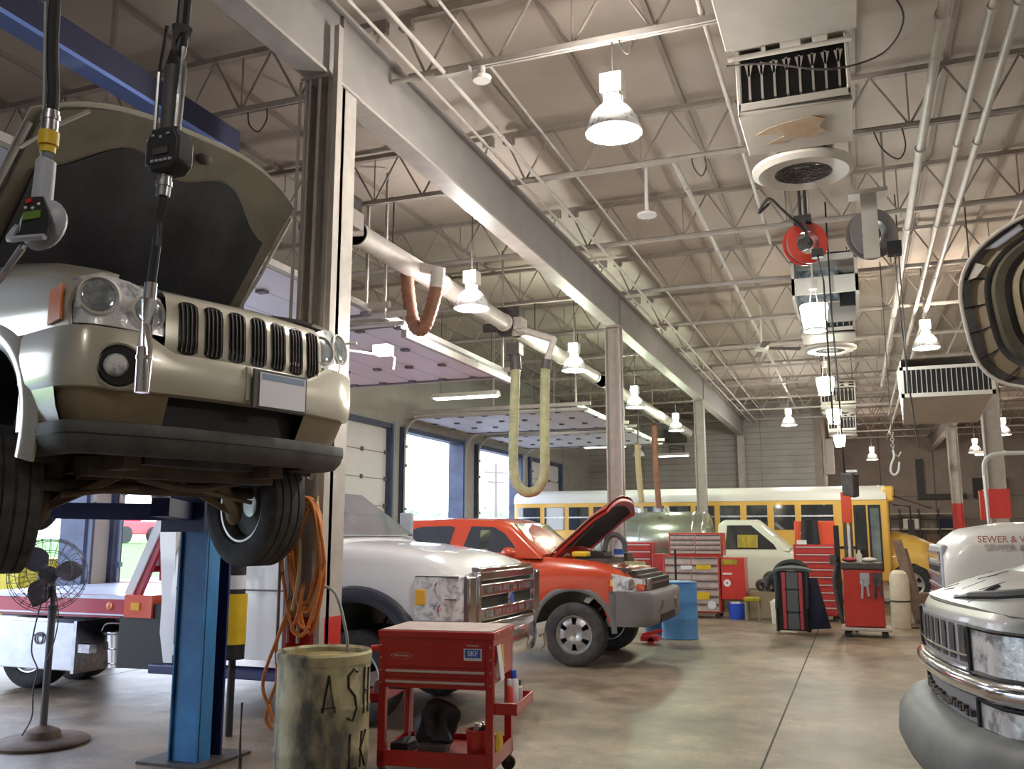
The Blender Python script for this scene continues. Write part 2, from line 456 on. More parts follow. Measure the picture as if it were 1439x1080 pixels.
# left wall with its door openings
OPEN=[(-3.0,.2),(.8,4.3),(4.9,8.65),(9.2,12.9),(13.4,16.45),(17.0,20.1),(21.0,24.2),(25.0,28.0)]
m=M(); m.box(XL-.3,XL,-3.8,31.7,3.8,6.0)
ys=[-3.8]+[v for o in OPEN for v in o]+[31.7]
for i in range(0,len(ys),2): m.box(XL-.3,XL,ys[i],ys[i+1],0,3.8)
struct('wall_left',m,'wall_block')
n=2
for i,(a,b) in enumerate(OPEN):
    m=M(); m.box(XL-.32,XL+.07,a-.12,a+.04,0,3.84).box(XL-.32,XL+.07,b-.04,b+.12,0,3.84).box(XL-.2,XL+.05,a,b,3.76,3.86)
    m.m(1).box(XL+.07,XL+.10,a-.05,a-.01,0,3.9).box(XL+.07,XL+.10,b+.01,b+.05,0,3.9)
    for z in (1.2,2.1,3.0,3.4): m.m(1).box(XL+.06,XL+.14,a-.06,a,z,z+.06)
    struct('trim_%d'%n,m,['jamb_blue','jamb_light']); n+=1
m=M(); m.box(XL-.3,-1.2,YF,YF+.3,0,6.0)
for k in range(29): m.m(1).box(-8.9,-1.2,YF-.004,YF,.2*k,.2*k+.012)
for x in (-6.9,-4.9,-2.9): m.m(1).box(x,x+.012,YF-.005,YF,2.6,5.9)
struct('wall_back',m,['wall_block','wall_dark'])
m=M(); m.box(-1.2,-.95,YF,40.3,0,6.0); struct('wall_return',m,'wall_tan')
m=M(); m.box(-1.2,9.3,40,40.3,0,6.0)
m.m(1)
for x in (1.0,3.0,5.0,7.0): m.box(x-.02,x+.02,39.98,40,0,5.9)
for z in (1.3,2.2,3.1): m.box(-.9,9,39.985,40,z,z+.02)
struct('wall_far',m,['wall_tan','wall_dark'])
m=M(); m.box(XR,XR+.3,-3.8,40.3,0,6.0); struct('wall_right',m,'wall_tan')
m=M(); m.box(XL-.3,XR+.3,-3.8,-3.5,0,6.0); struct('wall_near',m,'wall_block')

def closed_door(num,a,b):
    m=M()
    for k in range(7): m.box(XL-.12,XL-.06,a,b,.02+k*.54,.02+k*.54+.525)
    p=struct('door_%d'%num,m,'door_panel')
    h=M()
    for k in range(7): h.box(XL-.062,XL-.055,a,b,.545+k*.54,.56+k*.54)
    for k in range(6):
        for f in (.02,.33,.66,.97):
            y=a+(b-a)*f; h.box(XL-.06,XL-.02,y-.03,y+.03,.52+k*.54,.60+k*.54)
    h.build('hinges',['door_seam'],p)
def raised_door(num,a,b,x1=-4.95,z=4.03):
    x0=XL+.25; k=7; w=(x1-x0)/k; m=M()
    for i in range(k): m.box(x0+i*w+.006,x0+(i+1)*w-.006,a,b,z,z+.05)
    p=struct('door_%d'%num,m,'door_panel')
    h=M()
    for i in range(k+1):
        xx=x0+i*w; h.box(xx-.008,xx+.008,a,b,z+.002,z+.04)
        for f in (.03,.35,.66,.97):
            y=a+(b-a)*f; h.box(xx-.05,xx+.05,y-.045,y+.045,z-.03,z+.0)
    h.build('hinges',['door_seam'],p)
    t=M()
    for y in (a-.06,b+.06):
        pts=[(XL+.1,y,2.0),(XL+.1,y,3.6)]+[(XL+.1+.4*(1-math.cos(q)),y,3.62+.41*math.sin(q)) for q in [PI/2*j/6 for j in range(1,7)]]+[(x1+.15,y,4.03)]
        t.tube(pts,.028,6)
        t.beam((x0,y,4.14),(x1+.2,y,4.14),.05,.07)
    t.beam((x1-.10,a-.1,4.13),(x1-.10,b+.1,4.13),.06,.08)
    for y in (a-.06,b+.06):
        q=(y-6.27)/2.43; zt=5.325 if abs(q-round(q))*2.43<.07 else 5.9
        for xx in (x1-.1,(x0+x1)/2): t.beam((xx,y,4.1),(xx,y,zt),.03,.03)
    t.build('door_track',['cream_steel'],p)
    s=M()
    for y in (a+.02,b-.02): s.box(x0,x1,y-.02,y+.02,z-.02,z)
    s.build('door_strut',['door_seam'],p)
closed_door(1,*OPEN[4])
for i,k in enumerate((2,3,5,6)): raised_door(2+i,*OPEN[k])
closed_door(6,*OPEN[7])
raised_door(7,*OPEN[1])
closed_door(8,*OPEN[0])

# columns
def column(x,y,label,red=0,zt=4.9,w=.26,d=.28,sub=True):
    t=thing('steel_column',label,'column',(x,y,0),group=None)
    m=M()
    def seg(z0,z1,mi):
        m.m(mi); m.box(x-w/2,x-w/2+.022,y-d/2,y+d/2,z0,z1).box(x+w/2-.022,x+w/2,y-d/2,y+d/2,z0,z1).box(x-w/2,x+w/2,y-.02,y+.02,z0,z1)
    if red: seg(0.02,red,1); seg(red,zt,0)
    else: seg(.02,zt,0)
    m.m(0).box(x-w/2-.04,x+w/2+.04,y-d/2-.04,y+d/2+.04,0,.02).box(x-w/2-.02,x+w/2+.02,y-d/2-.03,y+d/2+.03,zt-.02,zt)
    m.box(x-.012,x+.012,y-.13,y+.13,zt,5.5)
    m.build('column_shaft',['cream_steel','red_plain'],t)
    return t
c1=column(-3.5,5.44,'cream steel H column with conduits, orange hoses on it, beside the lifted car',red=1.05,w=.22,d=.36)
m=M()
for dx,r in ((-.13,.012),(-.05,.009),(.03,.012)): m.tube([(-3.5+dx,5.22,.9),(-3.5+dx,5.22,2.8),(-3.5+dx+.01,5.22,4.86)],r,8)
m.box(-3.37,-3.33,5.25,5.31,.5,5.28)
m.tube([(-3.33,5.3,2.9),(-3.15,5.32,2.9)],.012,6)
m.build('conduit',['cream_steel'],c1)
column(-3.5,13.9,'white steel column in the middle behind the red pickup hood',w=.24,d=.22)
column(-3.5,22.4,'thin cream column rising behind the silver tank',w=.24,d=.22)
column(-3.5,31.15,'farthest cream column against the grey back wall',w=.24,d=.22)
column(2.92,22.5,'grey steel column with a red panel beside the white pipe bend',w=.36,d=.3)
column(2.92,31.1,'white column with red painted foot in front of the tan back wall',red=2.55,w=.3,d=.3)
column(2.92,13.9,'cream column on the right side of the aisle, under the right girder',red=1.05)
# girders
def girder(x,label,y0=-3.5,y1=39.9):
    t=thing('roof_girder',label,'girder',(x,y0,4.9))
    m=M(); m.box(x-.1,x+.1,y0,y1,4.9,4.925); m.build('bottom_flange',['cream_steel'],t)
    m=M(); m.box(x+.055,x+.075,y0,y1,4.925,5.46)
    y=5.44
    while y<y1:
        m.box(x+.02,x+.1,y-.02,y+.02,4.925,5.46); y+=8.6
    m.build('web',['girder_paint'],t)
    m=M(); m.box(x-.1,x+.12,y0,y1,5.46,5.49); m.build('top_flange',['girder_paint'],t)
girder(-3.5,'long steel girder running back over the columns left of the aisle',y1=31.38)
girder(2.92,'long steel girder running back over the columns right of the aisle')
# bar joists
def joist(x0,x1,y,label,group):
    t=thing('bar_joist',label,'joist',(x0,y,5.35),group=group,local=(x0,0,5.35))
    m=M(); m.box(x0+.1,x1-.1,-.03,-.008,5.33,5.38).box(x0+.1,x1-.1,.008,.03,5.33,5.38).box(x0+.1,x1-.1,-.03,.03,5.365,5.38)
    m.build('bottom_chord',['cream_steel'],t)  # lit look of the chord put into its lighter cream
    m=M(); m.box(x0,x1,-.035,.035,5.875,5.925).box(x0,x0+.12,-.03,.03,5.80,5.89).box(x1-.12,x1,-.03,.03,5.80,5.89)
    m.build('top_chord',['joist_paint'],t)
    m=M(); n=max(2,round((x1-x0-.5)/.62)); s=(x1-x0-.5)/n
    for i in range(n):
        a=x0+.25+i*s
        m.cyl((a,0,5.36),(a+s/2,0,5.89),.012,n=6).cyl((a+s/2,0,5.89),(a+s,0,5.36),.012,n=6)
        if i%2: m.cyl((a+s,0,5.37),(a+s,0,5.9),.009,n=6)
    m.cyl((x0+.03,0,5.86),(x0+.25,0,5.36),.012,n=6).cyl((x1-.05,0,5.86),(x1-.25,0,5.36),.012,n=6)
    m.build('web_rods',['joist_paint'],t)
    return t
spans=[(XL,-3.5,'tan open-web bar joist over the garage doors, left of the long girder','bar joists over the door bay'),
       (-3.38,2.82,'tan open-web bar joist spanning the aisle between the two girders','bar joists over the aisle'),
       (3.04,XR,'tan open-web bar joist over the right-hand bay','bar joists over the right bay')]
for a,b,l,g in spans:
    base=joist(a,b,6.27-2.43*3,l,g)
    for k in range(-2,14):
        if a<-3 and a>-5 and 6.27+2.43*k>31.2: continue
        if a<-5 and 6.27+2.43*k>31.2: continue
        dup(base,loc=(a,6.27+2.43*k,5.35))
far=joist(-.9,2.82,33.0,'tan open-web bar joist over the deep end of the aisle','bar joists at the deep end')
for y in (35.43,37.86): dup(far,loc=(-.9,y,5.35))
# bridging pipes and conduits
def pipe(x,z,r,y0,y1,label,name='ceiling_pipe',matn='pipe_white',cat='pipe',group=None):
    m=M(); m.cyl((x,y0,z),(x,y1,z),r,n=12)
    for k in range(int((y1-y0)/2.43)): 
        y=y0+1+k*2.43; m.cyl((x,y,z),(x,y+.06,z),r*1.3,n=12)
    tag(m.build(name,matn),label,cat,group)
pipe(.78,5.27,.042,3.2,24,'thick white pipe running back under the joists right of the heaters')
pipe(1.10,5.26,.03,3.2,30,'thinner white pipe, left one of the pair beside the thick pipe')
pipe(1.27,5.26,.034,3.2,38,'thinner white pipe, right one of the pair beside the thick pipe')
pipe(-3.12,5.29,.014,4,31,'slim conduit closest to the long girder',name='conduit')
pipe(-2.92,5.29,.018,4,31,'slim conduit, second out from the long girder',name='conduit')
pipe(-2.62,5.42,.012,4,31,'slimmest conduit above the first two by the long girder',name='conduit')
pipe(-1.62,5.56,.03,9,31,'white pipe crossing the joists above the ceiling fan')
pipe(-.86,5.42,.02,5.2,12,'slim pipe running along the left side of the heaters')
pipe(2.05,5.5,.02,8,30,'slim conduit between the pipe pair and the right girder',name='conduit')
m=M(); m.cyl((-3.4,6.2,5.31),(-2.9,6.2,5.31),.022,n=10).box(-3.0,-2.7,6.17,6.23,5.27,5.32)
tag(m.build('junction_conduit',['cream_steel']),'short conduit and box fixed under the nearest joist by the column','conduit')
m=M(); m.lathe([(0,0),(.07,0),(.08,.03),(.03,.06),(.03,.12),(0,.12)],(-2.62,6.25,5.20),(0,0,1),20)
tag(m.build('ceiling_sensor',['white_paint']),'small round white sensor under the nearest joist','sensor')
m=M(); m.lathe([(0,0),(.10,.005),(.10,.03),(.05,.05),(.02,.07),(.015,.55),(0,.55)],(-1.86,8.9,4.86),(0,0,1),24)
tag(m.build('ceiling_disc',['white']),'small unlit white disc hanging on a rod behind the big bright lamp','sensor')

# big air ducts and heaters hanging in a row
def heater(y, label, fan=True, openp=False):
    x0,x1=-.64,.14
    t=thing('unit_heater',label,'heater',(-.25,y,4.55),local=(-.25,0,4.55))
    m=M(); m.box(x0,x1,0,.74,4.60,4.64).box(x0,x0+.03,0,.74,4.64,5.2).box(x1-.03,x1,0,.74,4.64,5.2).box(x0,x1,.70,.74,4.64,5.2).box(x0,x1,0,.74,5.16,5.2)
    m.box(x0,x1,0,.03,4.60,4.70)
    m.build('casing',['heater_white'],t,bevel=.008)
    m=M(); m.box(x0+.03,x1-.03,.06,.1,4.68,5.1)
    m.build('burner_cavity',['black'],t)
    m=M()
    for k in range(8):
        xx=x0+.09+k*.088; m.box(xx-.008,xx+.008,.0,.06,4.72,5.0).add([(xx-.03,.0,4.99),(xx+.03,.0,4.99),(xx+.008,.0,4.9),(xx-.008,.0,4.9)],[(0,1,2,3)])
    m.build('louver',['duct_metal'],t)
    m=M()
    m.cyl((x0-.05,-.05,5.03),(x1+.02,-.05,5.03),.02).cyl((x0-.02,-.05,5.10),(x1-.08,-.05,5.10),.015)
    m.cyl((-.32,-.06,5.08),(-.18,-.06,5.08),.045).cyl((-.1,-.06,5.09),(-.0,-.06,5.09),.05).ell((-.25,-.07,5.13),.05,.04,.04).cyl((-.45,-.06,5.06),(-.42,-.06,5.06),.03)
    m.tube([(x1-.08,-.05,5.10),(x1-.02,-.05,5.10),(x1,-.05,5.06),(x1-.02,-.05,5.02)],.018)
    m.build('gas_pipe',['heater_white'],t)
    if fan:
        cx,cy=-.25,1.16
        m=M(); m.lathe([(.23,-.02),(.36,-.03),(.41,.0),(.41,.03),(.3,.07),(.24,.12),(.23,.12)],(cx,cy,4.58),(0,0,1),40,close=True)
        m.build('fan_ring',['heater_white'],t)
        m=M()
        for r in (.06,.11,.16,.21): m.lathe([(r,-.005),(r+.006,-.005),(r+.006,.003),(r,.003)],(cx,cy,4.565),(0,0,1),32,close=True)
        for k in range(6):
            a=PI*k/6; m.beam((cx-.23*math.cos(a),cy-.23*math.sin(a),4.565),(cx+.23*math.cos(a),cy+.23*math.sin(a),4.565),.006,.006)
        m.lathe([(0,.11),(.235,.11),(.235,.13),(0,.13)],(cx,cy,4.6),(0,0,1),32)
        m.build('fan_guard',['dark_metal'],t)
        m=M()
        for k in range(4):
            a=PI/2*k+.3; m.slab([(cx+.04*math.cos(a),cy+.04*math.sin(a),4.62),(cx+.21*math.cos(a-.35),cy+.21*math.sin(a-.35),4.60),(cx+.21*math.cos(a+.35),cy+.21*math.sin(a+.35),4.65)],.006)
        m.build('fan_blade',['rusty_brown'],t)
        m=M(); m.box(-.5,.0,.74,1.6,4.72,5.2); m.build('fan_housing',['duct_metal'],t)
    m=M()
    for xx in (x0+.05,x1-.05):
        for yy in (.1,.65): m.cyl((xx,yy,5.2),(xx,yy,5.96),.008,n=6)
    m.build('hanger_rod',['dark_metal'],t)
    return t
def stain(t, dy):
    m=M(); rnd=random.Random(3); pts=[]
    base=[(-.30,.0),(-.2,.10),(-.05,.16),(.12,.2),(.2,.12),(.16,.0),(.2,-.1),(.1,-.17),(-.05,-.14),(-.12,-.2),(-.25,-.2),(-.1,-.08),(-.2,-.02)]
    pts=[(-.25+a,.36-b*1.0,4.596) for a,b in base]
    m.slab(pts,.002); o=m.build('rust_stain',['rust_stain'],t)
h=heater(6.36,'white ceiling heater nearest the camera, rust stained, with a round fan ring')
# stain sits under the casing
stain(h,0)
def duct(y0,y1,z0,label):
    t=thing('air_duct',label,'duct',(-.25,y0,z0),local=(-.25,y0,z0)); t.location=(-.25,y0,z0)
    m=M(); m.box(-.70,.20,y0,y1,z0,z0+.25)
    yy=y0+.6
    while yy<y1: m.box(-.72,.22,yy,yy+.03,z0-.015,z0+.25); yy+=1.22
    m.build('duct_body',['duct_metal'],t,bevel=.01)
    return t
duct(2.4,6.25,5.06,'wide grey sheet metal duct coming from overhead to the nearest heater')
heater(14.2,'second white ceiling heater, behind the brightest square lamp')
heater(22.4,'third ceiling heater, further back above the aisle')
heater(28.2,'fourth ceiling heater, small and far back above the aisle')
t=thing('filter_box','grey heater cabinet with an open dark panel in front of the second heater','heater',(-.25,12.9,4.7),local=(-.25,12.9,4.7))
m=M(); m.box(-.64,.2,12.3,12.34,4.75,4.98).box(-.64,-.6,12.3,13.9,4.7,5.3).box(.16,.2,12.3,13.9,4.7,5.3).box(-.64,.2,12.3,12.34,5.2,5.3).box(-.64,.2,13.86,13.9,4.7,5.3).box(-.64,.2,12.3,13.9,5.28,5.31)
m.build('cabinet',['duct_metal'],t)
m=M(); m.box(-.6,-.05,13.0,13.04,4.8,5.28); m.build('inner_panel',['lamp_dark'],t)
m=M(); m.box(-.05,.16,13.3,13.34,4.8,5.28); m.build('dark_gap',['black'],t)
m=M(); m.box(-.3,-.15,12.98,13.0,5.1,5.16).box(-.28,-.16,12.97,13.0,4.95,5.03); m.build('control_tag',['white'],t)
# right-hand heater with vertical louvers
t=thing('unit_heater','white box heater with upright dark louvers, right of the aisle below a warm lamp','heater',(1.15,12.0,3.3),local=(1.15,12.0,3.3))
m=M(); m.add([(.62,12.0,3.29),(1.62,12.0,3.29),(1.62,12.0,3.74),(.62,12.0,3.74),(.66,13.2,3.06),(1.56,13.2,3.06),(1.62,13.2,3.78),(.62,13.2,3.78)],[(4,5,6,7),(0,4,7,3),(1,2,6,5),(3,7,6,2),(0,1,5,4)])
m.box(.60,1.64,11.98,12.02,3.26,3.31).box(.60,1.64,11.98,12.02,3.60,3.64).box(.60,.64,11.98,12.02,3.26,3.64).box(1.6,1.64,11.98,12.02,3.26,3.64)
m.build('casing',['heater_white'],t)
m=M(); m.box(.64,1.6,11.992,11.998,3.31,3.60); m.build('coil',['black'],t)
m=M()
for k in range(17): m.box(.668+k*.056,.676+k*.056,11.975,11.992,3.31,3.60)
m.build('louver',['duct_metal'],t)
m=M(); m.cyl((.7,12.2,3.7),(.7,12.2,5.95),.01,n=6).cyl((1.5,12.2,3.75),(1.5,12.2,5.95),.01,n=6)
m.build('hanger_rod',['dark_metal'],t)
# ================================================================ LAMPS
def point(name,loc,power,col,r=.1,parent=None):
    l=bpy.data.lights.new(name,'POINT'); l.energy=power; l.color=col; l.shadow_soft_size=r
    o=bpy.data.objects.new(name,l); COL.objects.link(o)
    if parent:
        of=OFF[parent.name]; o.parent=parent; o.location=(loc[0]-of[0],loc[1]-of[1],loc[2]-of[2])
    else: o.location=loc
    return o
def high_bay(x,y,z,label,glow='disc_white',col=(1,.93,.82),p=60,up=22,s=1.,bell='lamp_lens'):
    t=thing('high_bay_lamp',label,'lamp',(x,y,z))
    m=M(); m.lathe([(.205*s,0),(.20*s,.05*s),(.175*s,.12*s),(.13*s,.18*s),(.08*s,.22*s),(.0,.22*s)],(x,y,z),(0,0,1),32)
    m.lathe([(.213*s,-.012),(.213*s,.012),(.2*s,.012),(.2*s,-.012)],(x,y,z),(0,0,1),32,close=True)
    m.build('reflector',[bell],t)
    m=M(); m.lathe([(0,-.03*s),(.13*s,-.022*s),(.19*s,-.005),(.197*s,.004),(0,.004)],(x,y,z),(0,0,1),32)
    m.build('lens',[glow],t)
    m=M(); m.lathe([(.05*s,.21*s),(.075*s,.23*s),(.075*s,.28*s),(.05*s,.29*s)],(x,y,z),(0,0,1),20)
    for k in range(8):
        a=PI/4*k; m.box(x+.07*s*math.cos(a)-.008,x+.07*s*math.cos(a)+.008,y+.07*s*math.sin(a)-.008,y+.07*s*math.sin(a)+.008,z+.22*s,z+.3*s)
    m.build('heat_sink',['white_paint'],t)
    m=M(); m.box(x-.085*s,x+.085*s,y-.085*s,y+.085*s,z+.29*s,z+.45*s)
    m.build('ballast_box',['white_paint'],t,bevel=.01)
    q=(y-6.27)/2.43; zt=5.33 if abs(q-round(q))*2.43<.06 else 5.93
    m=M(); m.cyl((x,y,z+.45*s),(x,y,zt),.009,n=6); m.build('hanger',['dark_metal'],t)
    if p: point('downlight',(x,y,z-.10),p,col,.12,t)
    if up: point('uplight',(x,y-.16,z+.36*s),up,col,.08,t)
    return t
W_=(1,.94,.86); G_=(.86,1,.74); Wm=(1,.86,.72)
high_bay(-1.55,6.28,4.6,'brightest high bay lamp, nearest, hanging over the middle aisle',p=190,up=45,col=W_)
high_bay(-4.20,9.75,4.3,'high bay lamp over the left bays, first in its row beside the white duct tube',p=120,up=60,col=(1,.93,.88))
high_bay(-4.25,14.2,4.3,'greenish high bay lamp, second in the left row, beside the hanging U-shaped hose',glow='disc_green',p=110,up=60,col=(.93,1,.80))
high_bay(-4.31,18.9,4.3,'yellow-green high bay lamp just right of the middle column',glow='disc_green',p=100,up=60,col=G_)
high_bay(-4.3,23.6,4.3,'small high bay lamp in the left row above the bus roof',glow='disc_green',p=80,up=30,col=G_)
high_bay(1.22,15.84,4.6,'warm white high bay lamp on the right above the louvered heater',glow='disc_warm',p=150,up=70,col=Wm)
high_bay(-1.61,26.0,4.6,'high bay lamp far back over the aisle, left of the row of square lamps',p=120,up=40,col=W_)
high_bay(.65,35.3,4.3,'small lamp far back on the tan wall side, right of the square lamps',glow='disc_warm',p=110,up=40,col=Wm)
high_bay(3.8,33.4,4.3,'small far lamp just right of the red-footed column',glow='disc_warm',p=110,up=40,col=Wm)
high_bay(3.87,27.7,4.3,'far lamp at the right edge beside the grey column',glow='disc_warm',p=110,up=40,col=Wm)
high_bay(-6.2,27.5,4.0,'small unlit lamp hanging by the back wall beyond the U-shaped hose',glow='white_paint',p=0,up=0,s=.9)
high_bay(-1.5,-.3,4.6,'high bay lamp over the aisle, nearest the front wall',p=50,up=1,col=W_)
high_bay(3.9,3.4,4.6,'lamp over the right bay above the silver truck',p=130,up=12,col=W_)
high_bay(-6.6,1.6,4.4,'lamp over the near left bay',p=10,up=0,col=W_)
high_bay(5.6,12.0,4.6,'lamp over the right bay behind the white truck',glow='disc_warm',p=120,up=60,col=Wm)

def square_lamp(x,y,z,s,label,glow,p,col,cable=True):
    t=thing('refractor_lamp',label,'lamp',(x,y,z))
    m=M()
    for k in range(4):
        a=PI/4+PI/2*k
        m.cyl((x+.07*s*math.cos(a),y+.07*s*math.sin(a),z+.30*s),(x+.03*s*math.cos(a),y+.03*s*math.sin(a),z+.52*s),.006,n=6)
    m.cyl((x,y,z+.5*s),(x,y,z+.62*s),.05*s).cyl((x,y,z+.6*s),(x,y,5.95),.012,n=8)
    m.build('hanger',['white_paint'],t)
    m=M(); n=16; vs=[]; 
    m.lathe([(0,0),(.125*s,0),(.15*s,.14*s),(.165*s,.28*s),(.16*s,.30*s),(.0,.30*s)],(x,y,z),(0,0,1),24)
    m.build('refractor',[glow],t)
    m=M()
    for k in range(12):
        a=PI/6*k; m.cyl((x+.128*s*math.cos(a),y+.128*s*math.sin(a),z-.02*s),(x+.128*s*math.cos(a),y+.128*s*math.sin(a),z+.03*s),.007*s,n=6)
    m.lathe([(.12*s,-.02*s),(.135*s,-.02*s),(.135*s,.0),(.12*s,.0)],(x,y,z),(0,0,1),24,close=True)
    m.build('rim',['duct_metal'],t)
    point('bulb',(x,y,z-.12),p,col,.12,t)
    return t
square_lamp(-.34,11.3,4.05,1.0,'brightest square white lamp hanging below the red reel, first of four in line','cage_glow',110,(.93,1,.97))
square_lamp(-.39,17.0,4.1,.95,'second of the four square lamps in line over the aisle','cage_glow_yellow',90,(1,1,.85))
square_lamp(-.35,21.6,4.1,1.0,'third of the four square lamps in line over the aisle','cage_glow_yellow',80,(1,1,.85))
square_lamp(-.33,27.4,4.1,1.0,'farthest of the four square lamps in line over the aisle','cage_glow',70,(.95,1,.95))

def tube_light(x0,x1,y,z,label,drop=True):
    t=thing('fluorescent_fixture',label,'lamp',((x0+x1)/2,y,z))
    m=M(); m.add([(x0,y-.13,z),(x1,y-.13,z),(x1,y+.13,z),(x0,y+.13,z),(x0,y-.06,z+.09),(x1,y-.06,z+.09),(x1,y+.06,z+.09),(x0,y+.06,z+.09)],[(4,5,6,7),(0,1,5,4),(1,2,6,5),(2,3,7,6),(3,0,4,7)])
    m.build('housing',['white_paint'],t)
    for dy in (-.06,.06):
        m=M(); m.cyl((x0+.03,y+dy,z-.01),(x1-.03,y+dy,z-.01),.019,n=10); m.build('tube',['tube_glow'],t)
    m=M()
    for xx in (x0+.15,x1-.15): m.cyl((xx,y,z+.09),(xx,y,5.95),.006,n=6)
    m.build('hanger',['dark_metal'],t)
tube_light(-7.55,-6.2,15.7,4.2,'twin fluorescent fixture in front of the closed door section, nearest of the left bay')
tube_light(-7.3,-6.1,20.5,4.18,'twin fluorescent fixture seen through the U-shaped hose')
tube_light(-7.6,-6.3,26.3,4.2,'fluorescent fixture left of the middle column by the back wall')
tube_light(-5.9,-4.9,29.0,4.1,'fluorescent fixture right of the middle column by the back wall')
tube_light(-5.0,-4.4,6.9,3.05,'short fluorescent work light beside the near column') if False else None
t=thing('work_light','small glaring work light on an arm beside the near column','lamp',(-3.25,5.75,2.93))
m=M(); m.box(-3.24,-3.12,5.70,5.80,2.90,2.97); m.build('lamp_head',['tube_glow'],t)
m=M(); m.cyl((-3.46,5.3,2.90),(-3.2,5.72,2.90),.009,n=6).tube([(-3.12,5.72,2.9),(-3.07,5.73,2.87),(-3.08,5.73,2.78)],.008,6); m.build('arm',['cream_steel'],t)
point('glow',(-3.12,5.66,2.86),12,(1,.97,.9),.06,t)

# ================================================================ HUNG THINGS
# white exhaust rail tube
t=thing('exhaust_rail','long white exhaust extraction tube running back over the left bays','duct',(-4.72,8.2,4.7))
m=M(); m.cyl((-4.72,7.9,4.7),(-4.72,12.2,4.7),.12,n=20).cyl((-4.72,12.7,4.7),(-4.72,17.2,4.7),.12,n=20).cyl((-4.72,17.7,4.7),(-4.72,28,4.7),.12,n=20)
for y in (7.9,10,12.14,12.7,15,17.1,17.7,20,24,27.9): m.cyl((-4.72,y,4.7),(-4.72,y+.05,4.7),.132,n=20)
m.build('tube',['pipe_white'],t)
m=M()
for y in (8.7,11.13,13.56,15.99,18.42,20.85,25.71): m.cyl((-4.72,y,4.8),(-4.72,y,5.33),.01,n=6)
m.build('hanger',['dark_metal'],t)
def blower(y,label):
    t=thing('exhaust_fan',label,'fan',(-4.72,y,4.7),local=(-4.72,0,4.7))
    m=M(); m.lathe([(0,-.12),(.15,-.12),(.17,-.08),(.17,.08),(.15,.12),(0,.12)],(-4.78,0,4.72),(1,0,0),24).box(-4.9,-4.55,-.1,.16,4.8,4.98).cyl((-4.95,0,4.7),(-5.15,0,4.7),.07)
    m.build('housing',['dark_metal'],t)
    m=M(); m.box(-4.62,-4.5,-.16,.12,4.62,4.8).cyl((-4.65,-.1,4.55),(-4.5,.1,4.6),.03).cyl((-4.85,0,4.98),(-4.85,0,5.9),.02)
    m.build('bracket',['cream_steel'],t)
blower(7.55,'dark exhaust fan at the near end of the white tube, beside the near column')
blower(12.45,'dark exhaust fan in the middle of the white tube above the U-shaped hose')
# brown V hose
t=thing('exhaust_hose','rust brown ribbed exhaust hose sagging in a V under the white tube','hose',(-4.72,9.2,4.5))
pts=spline([(-4.80,9.2,4.72),(-4.78,9.2,4.45),(-4.72,9.2,4.1),(-4.65,9.2,3.96),(-4.56,9.2,3.97),(-4.49,9.2,4.13),(-4.42,9.2,4.38),(-4.40,9.2,4.6)],7)
m=M(); m.tube(pts,.075,14,ridge=.12); m.build('hose_body',['brown_hose'],t)
m=M(); m.cyl((-4.41,9.2,4.42),(-4.39,9.2,4.66),.085); m.cyl((-4.39,9.2,4.62),(-4.7,9.2,4.72),.06); m.build('cuff',['pipe_white'],t)
# green U hose
t=thing('exhaust_hose','yellow-green ribbed exhaust hose hanging in a long U left of the middle column','hose',(-4.36,12.3,4.05))
pts=spline([(-4.58,12.3,4.1),(-4.60,12.3,3.6),(-4.62,12.3,3.0),(-4.62,12.3,2.55),(-4.57,12.3,2.33),(-4.47,12.3,2.22),(-4.37,12.3,2.2),(-4.26,12.3,2.24),(-4.17,12.3,2.38),(-4.14,12.3,2.6),(-4.14,12.3,3.2),(-4.13,12.3,3.8),(-4.12,12.3,4.0)],9)
m=M(); m.tube(pts,.068,14,ridge=.09); m.build('hose_body',['green_hose'],t)
m=M(); m.cyl((-4.58,12.3,4.0),(-4.6,12.3,4.3),.085); m.box(-4.7,-4.5,12.2,12.4,4.22,4.4); m.cyl((-4.12,12.3,3.98),(-4.1,12.3,4.12),.08); m.build('cuff',['dark_metal'],t)
m=M(); m.cyl((-4.1,12.3,4.1),(-4.0,12.35,4.45),.05).cyl((-4.0,12.35,4.42),(-4.6,12.4,4.65),.055); m.build('drop_pipe',['pipe_white'],t)
# far brown hoses
for x,y,z0,z1,mt,l in ((-4.33,21,2.2,4.2,'brown_hose','reddish brown exhaust hose hanging straight down behind the middle column'),(-4.74,21,2.35,3.75,'tan_hose','olive brown hose hanging just left of the reddish one behind the middle column')):
    m=M(); m.tube(spline([(x-.02,y,z1),(x,y,(z0+z1)/2),(x+.05,y,z0)],14),.065,10,ridge=.08); tag(m.build('exhaust_hose',mt),l,'hose')
m=M(); m.beam((-4.72,21,4.6),(-4.33,21,4.2),.04,.04).cyl((-4.74,21,3.75),(-4.72,21,4.62),.02); tag(m.build('hose_bracket','dark_metal'),'dark bracket holding the two brown hoses to the white tube','bracket')
# long crossing pole/track brace
m=M(); m.beam((-4.90,12.95,3.95),(-4.90,9.35,3.95),.07,.09); tag(m.build('door_rail','cream_steel'),'grey rail along the inner end of the nearest fully seen raised door','rail')
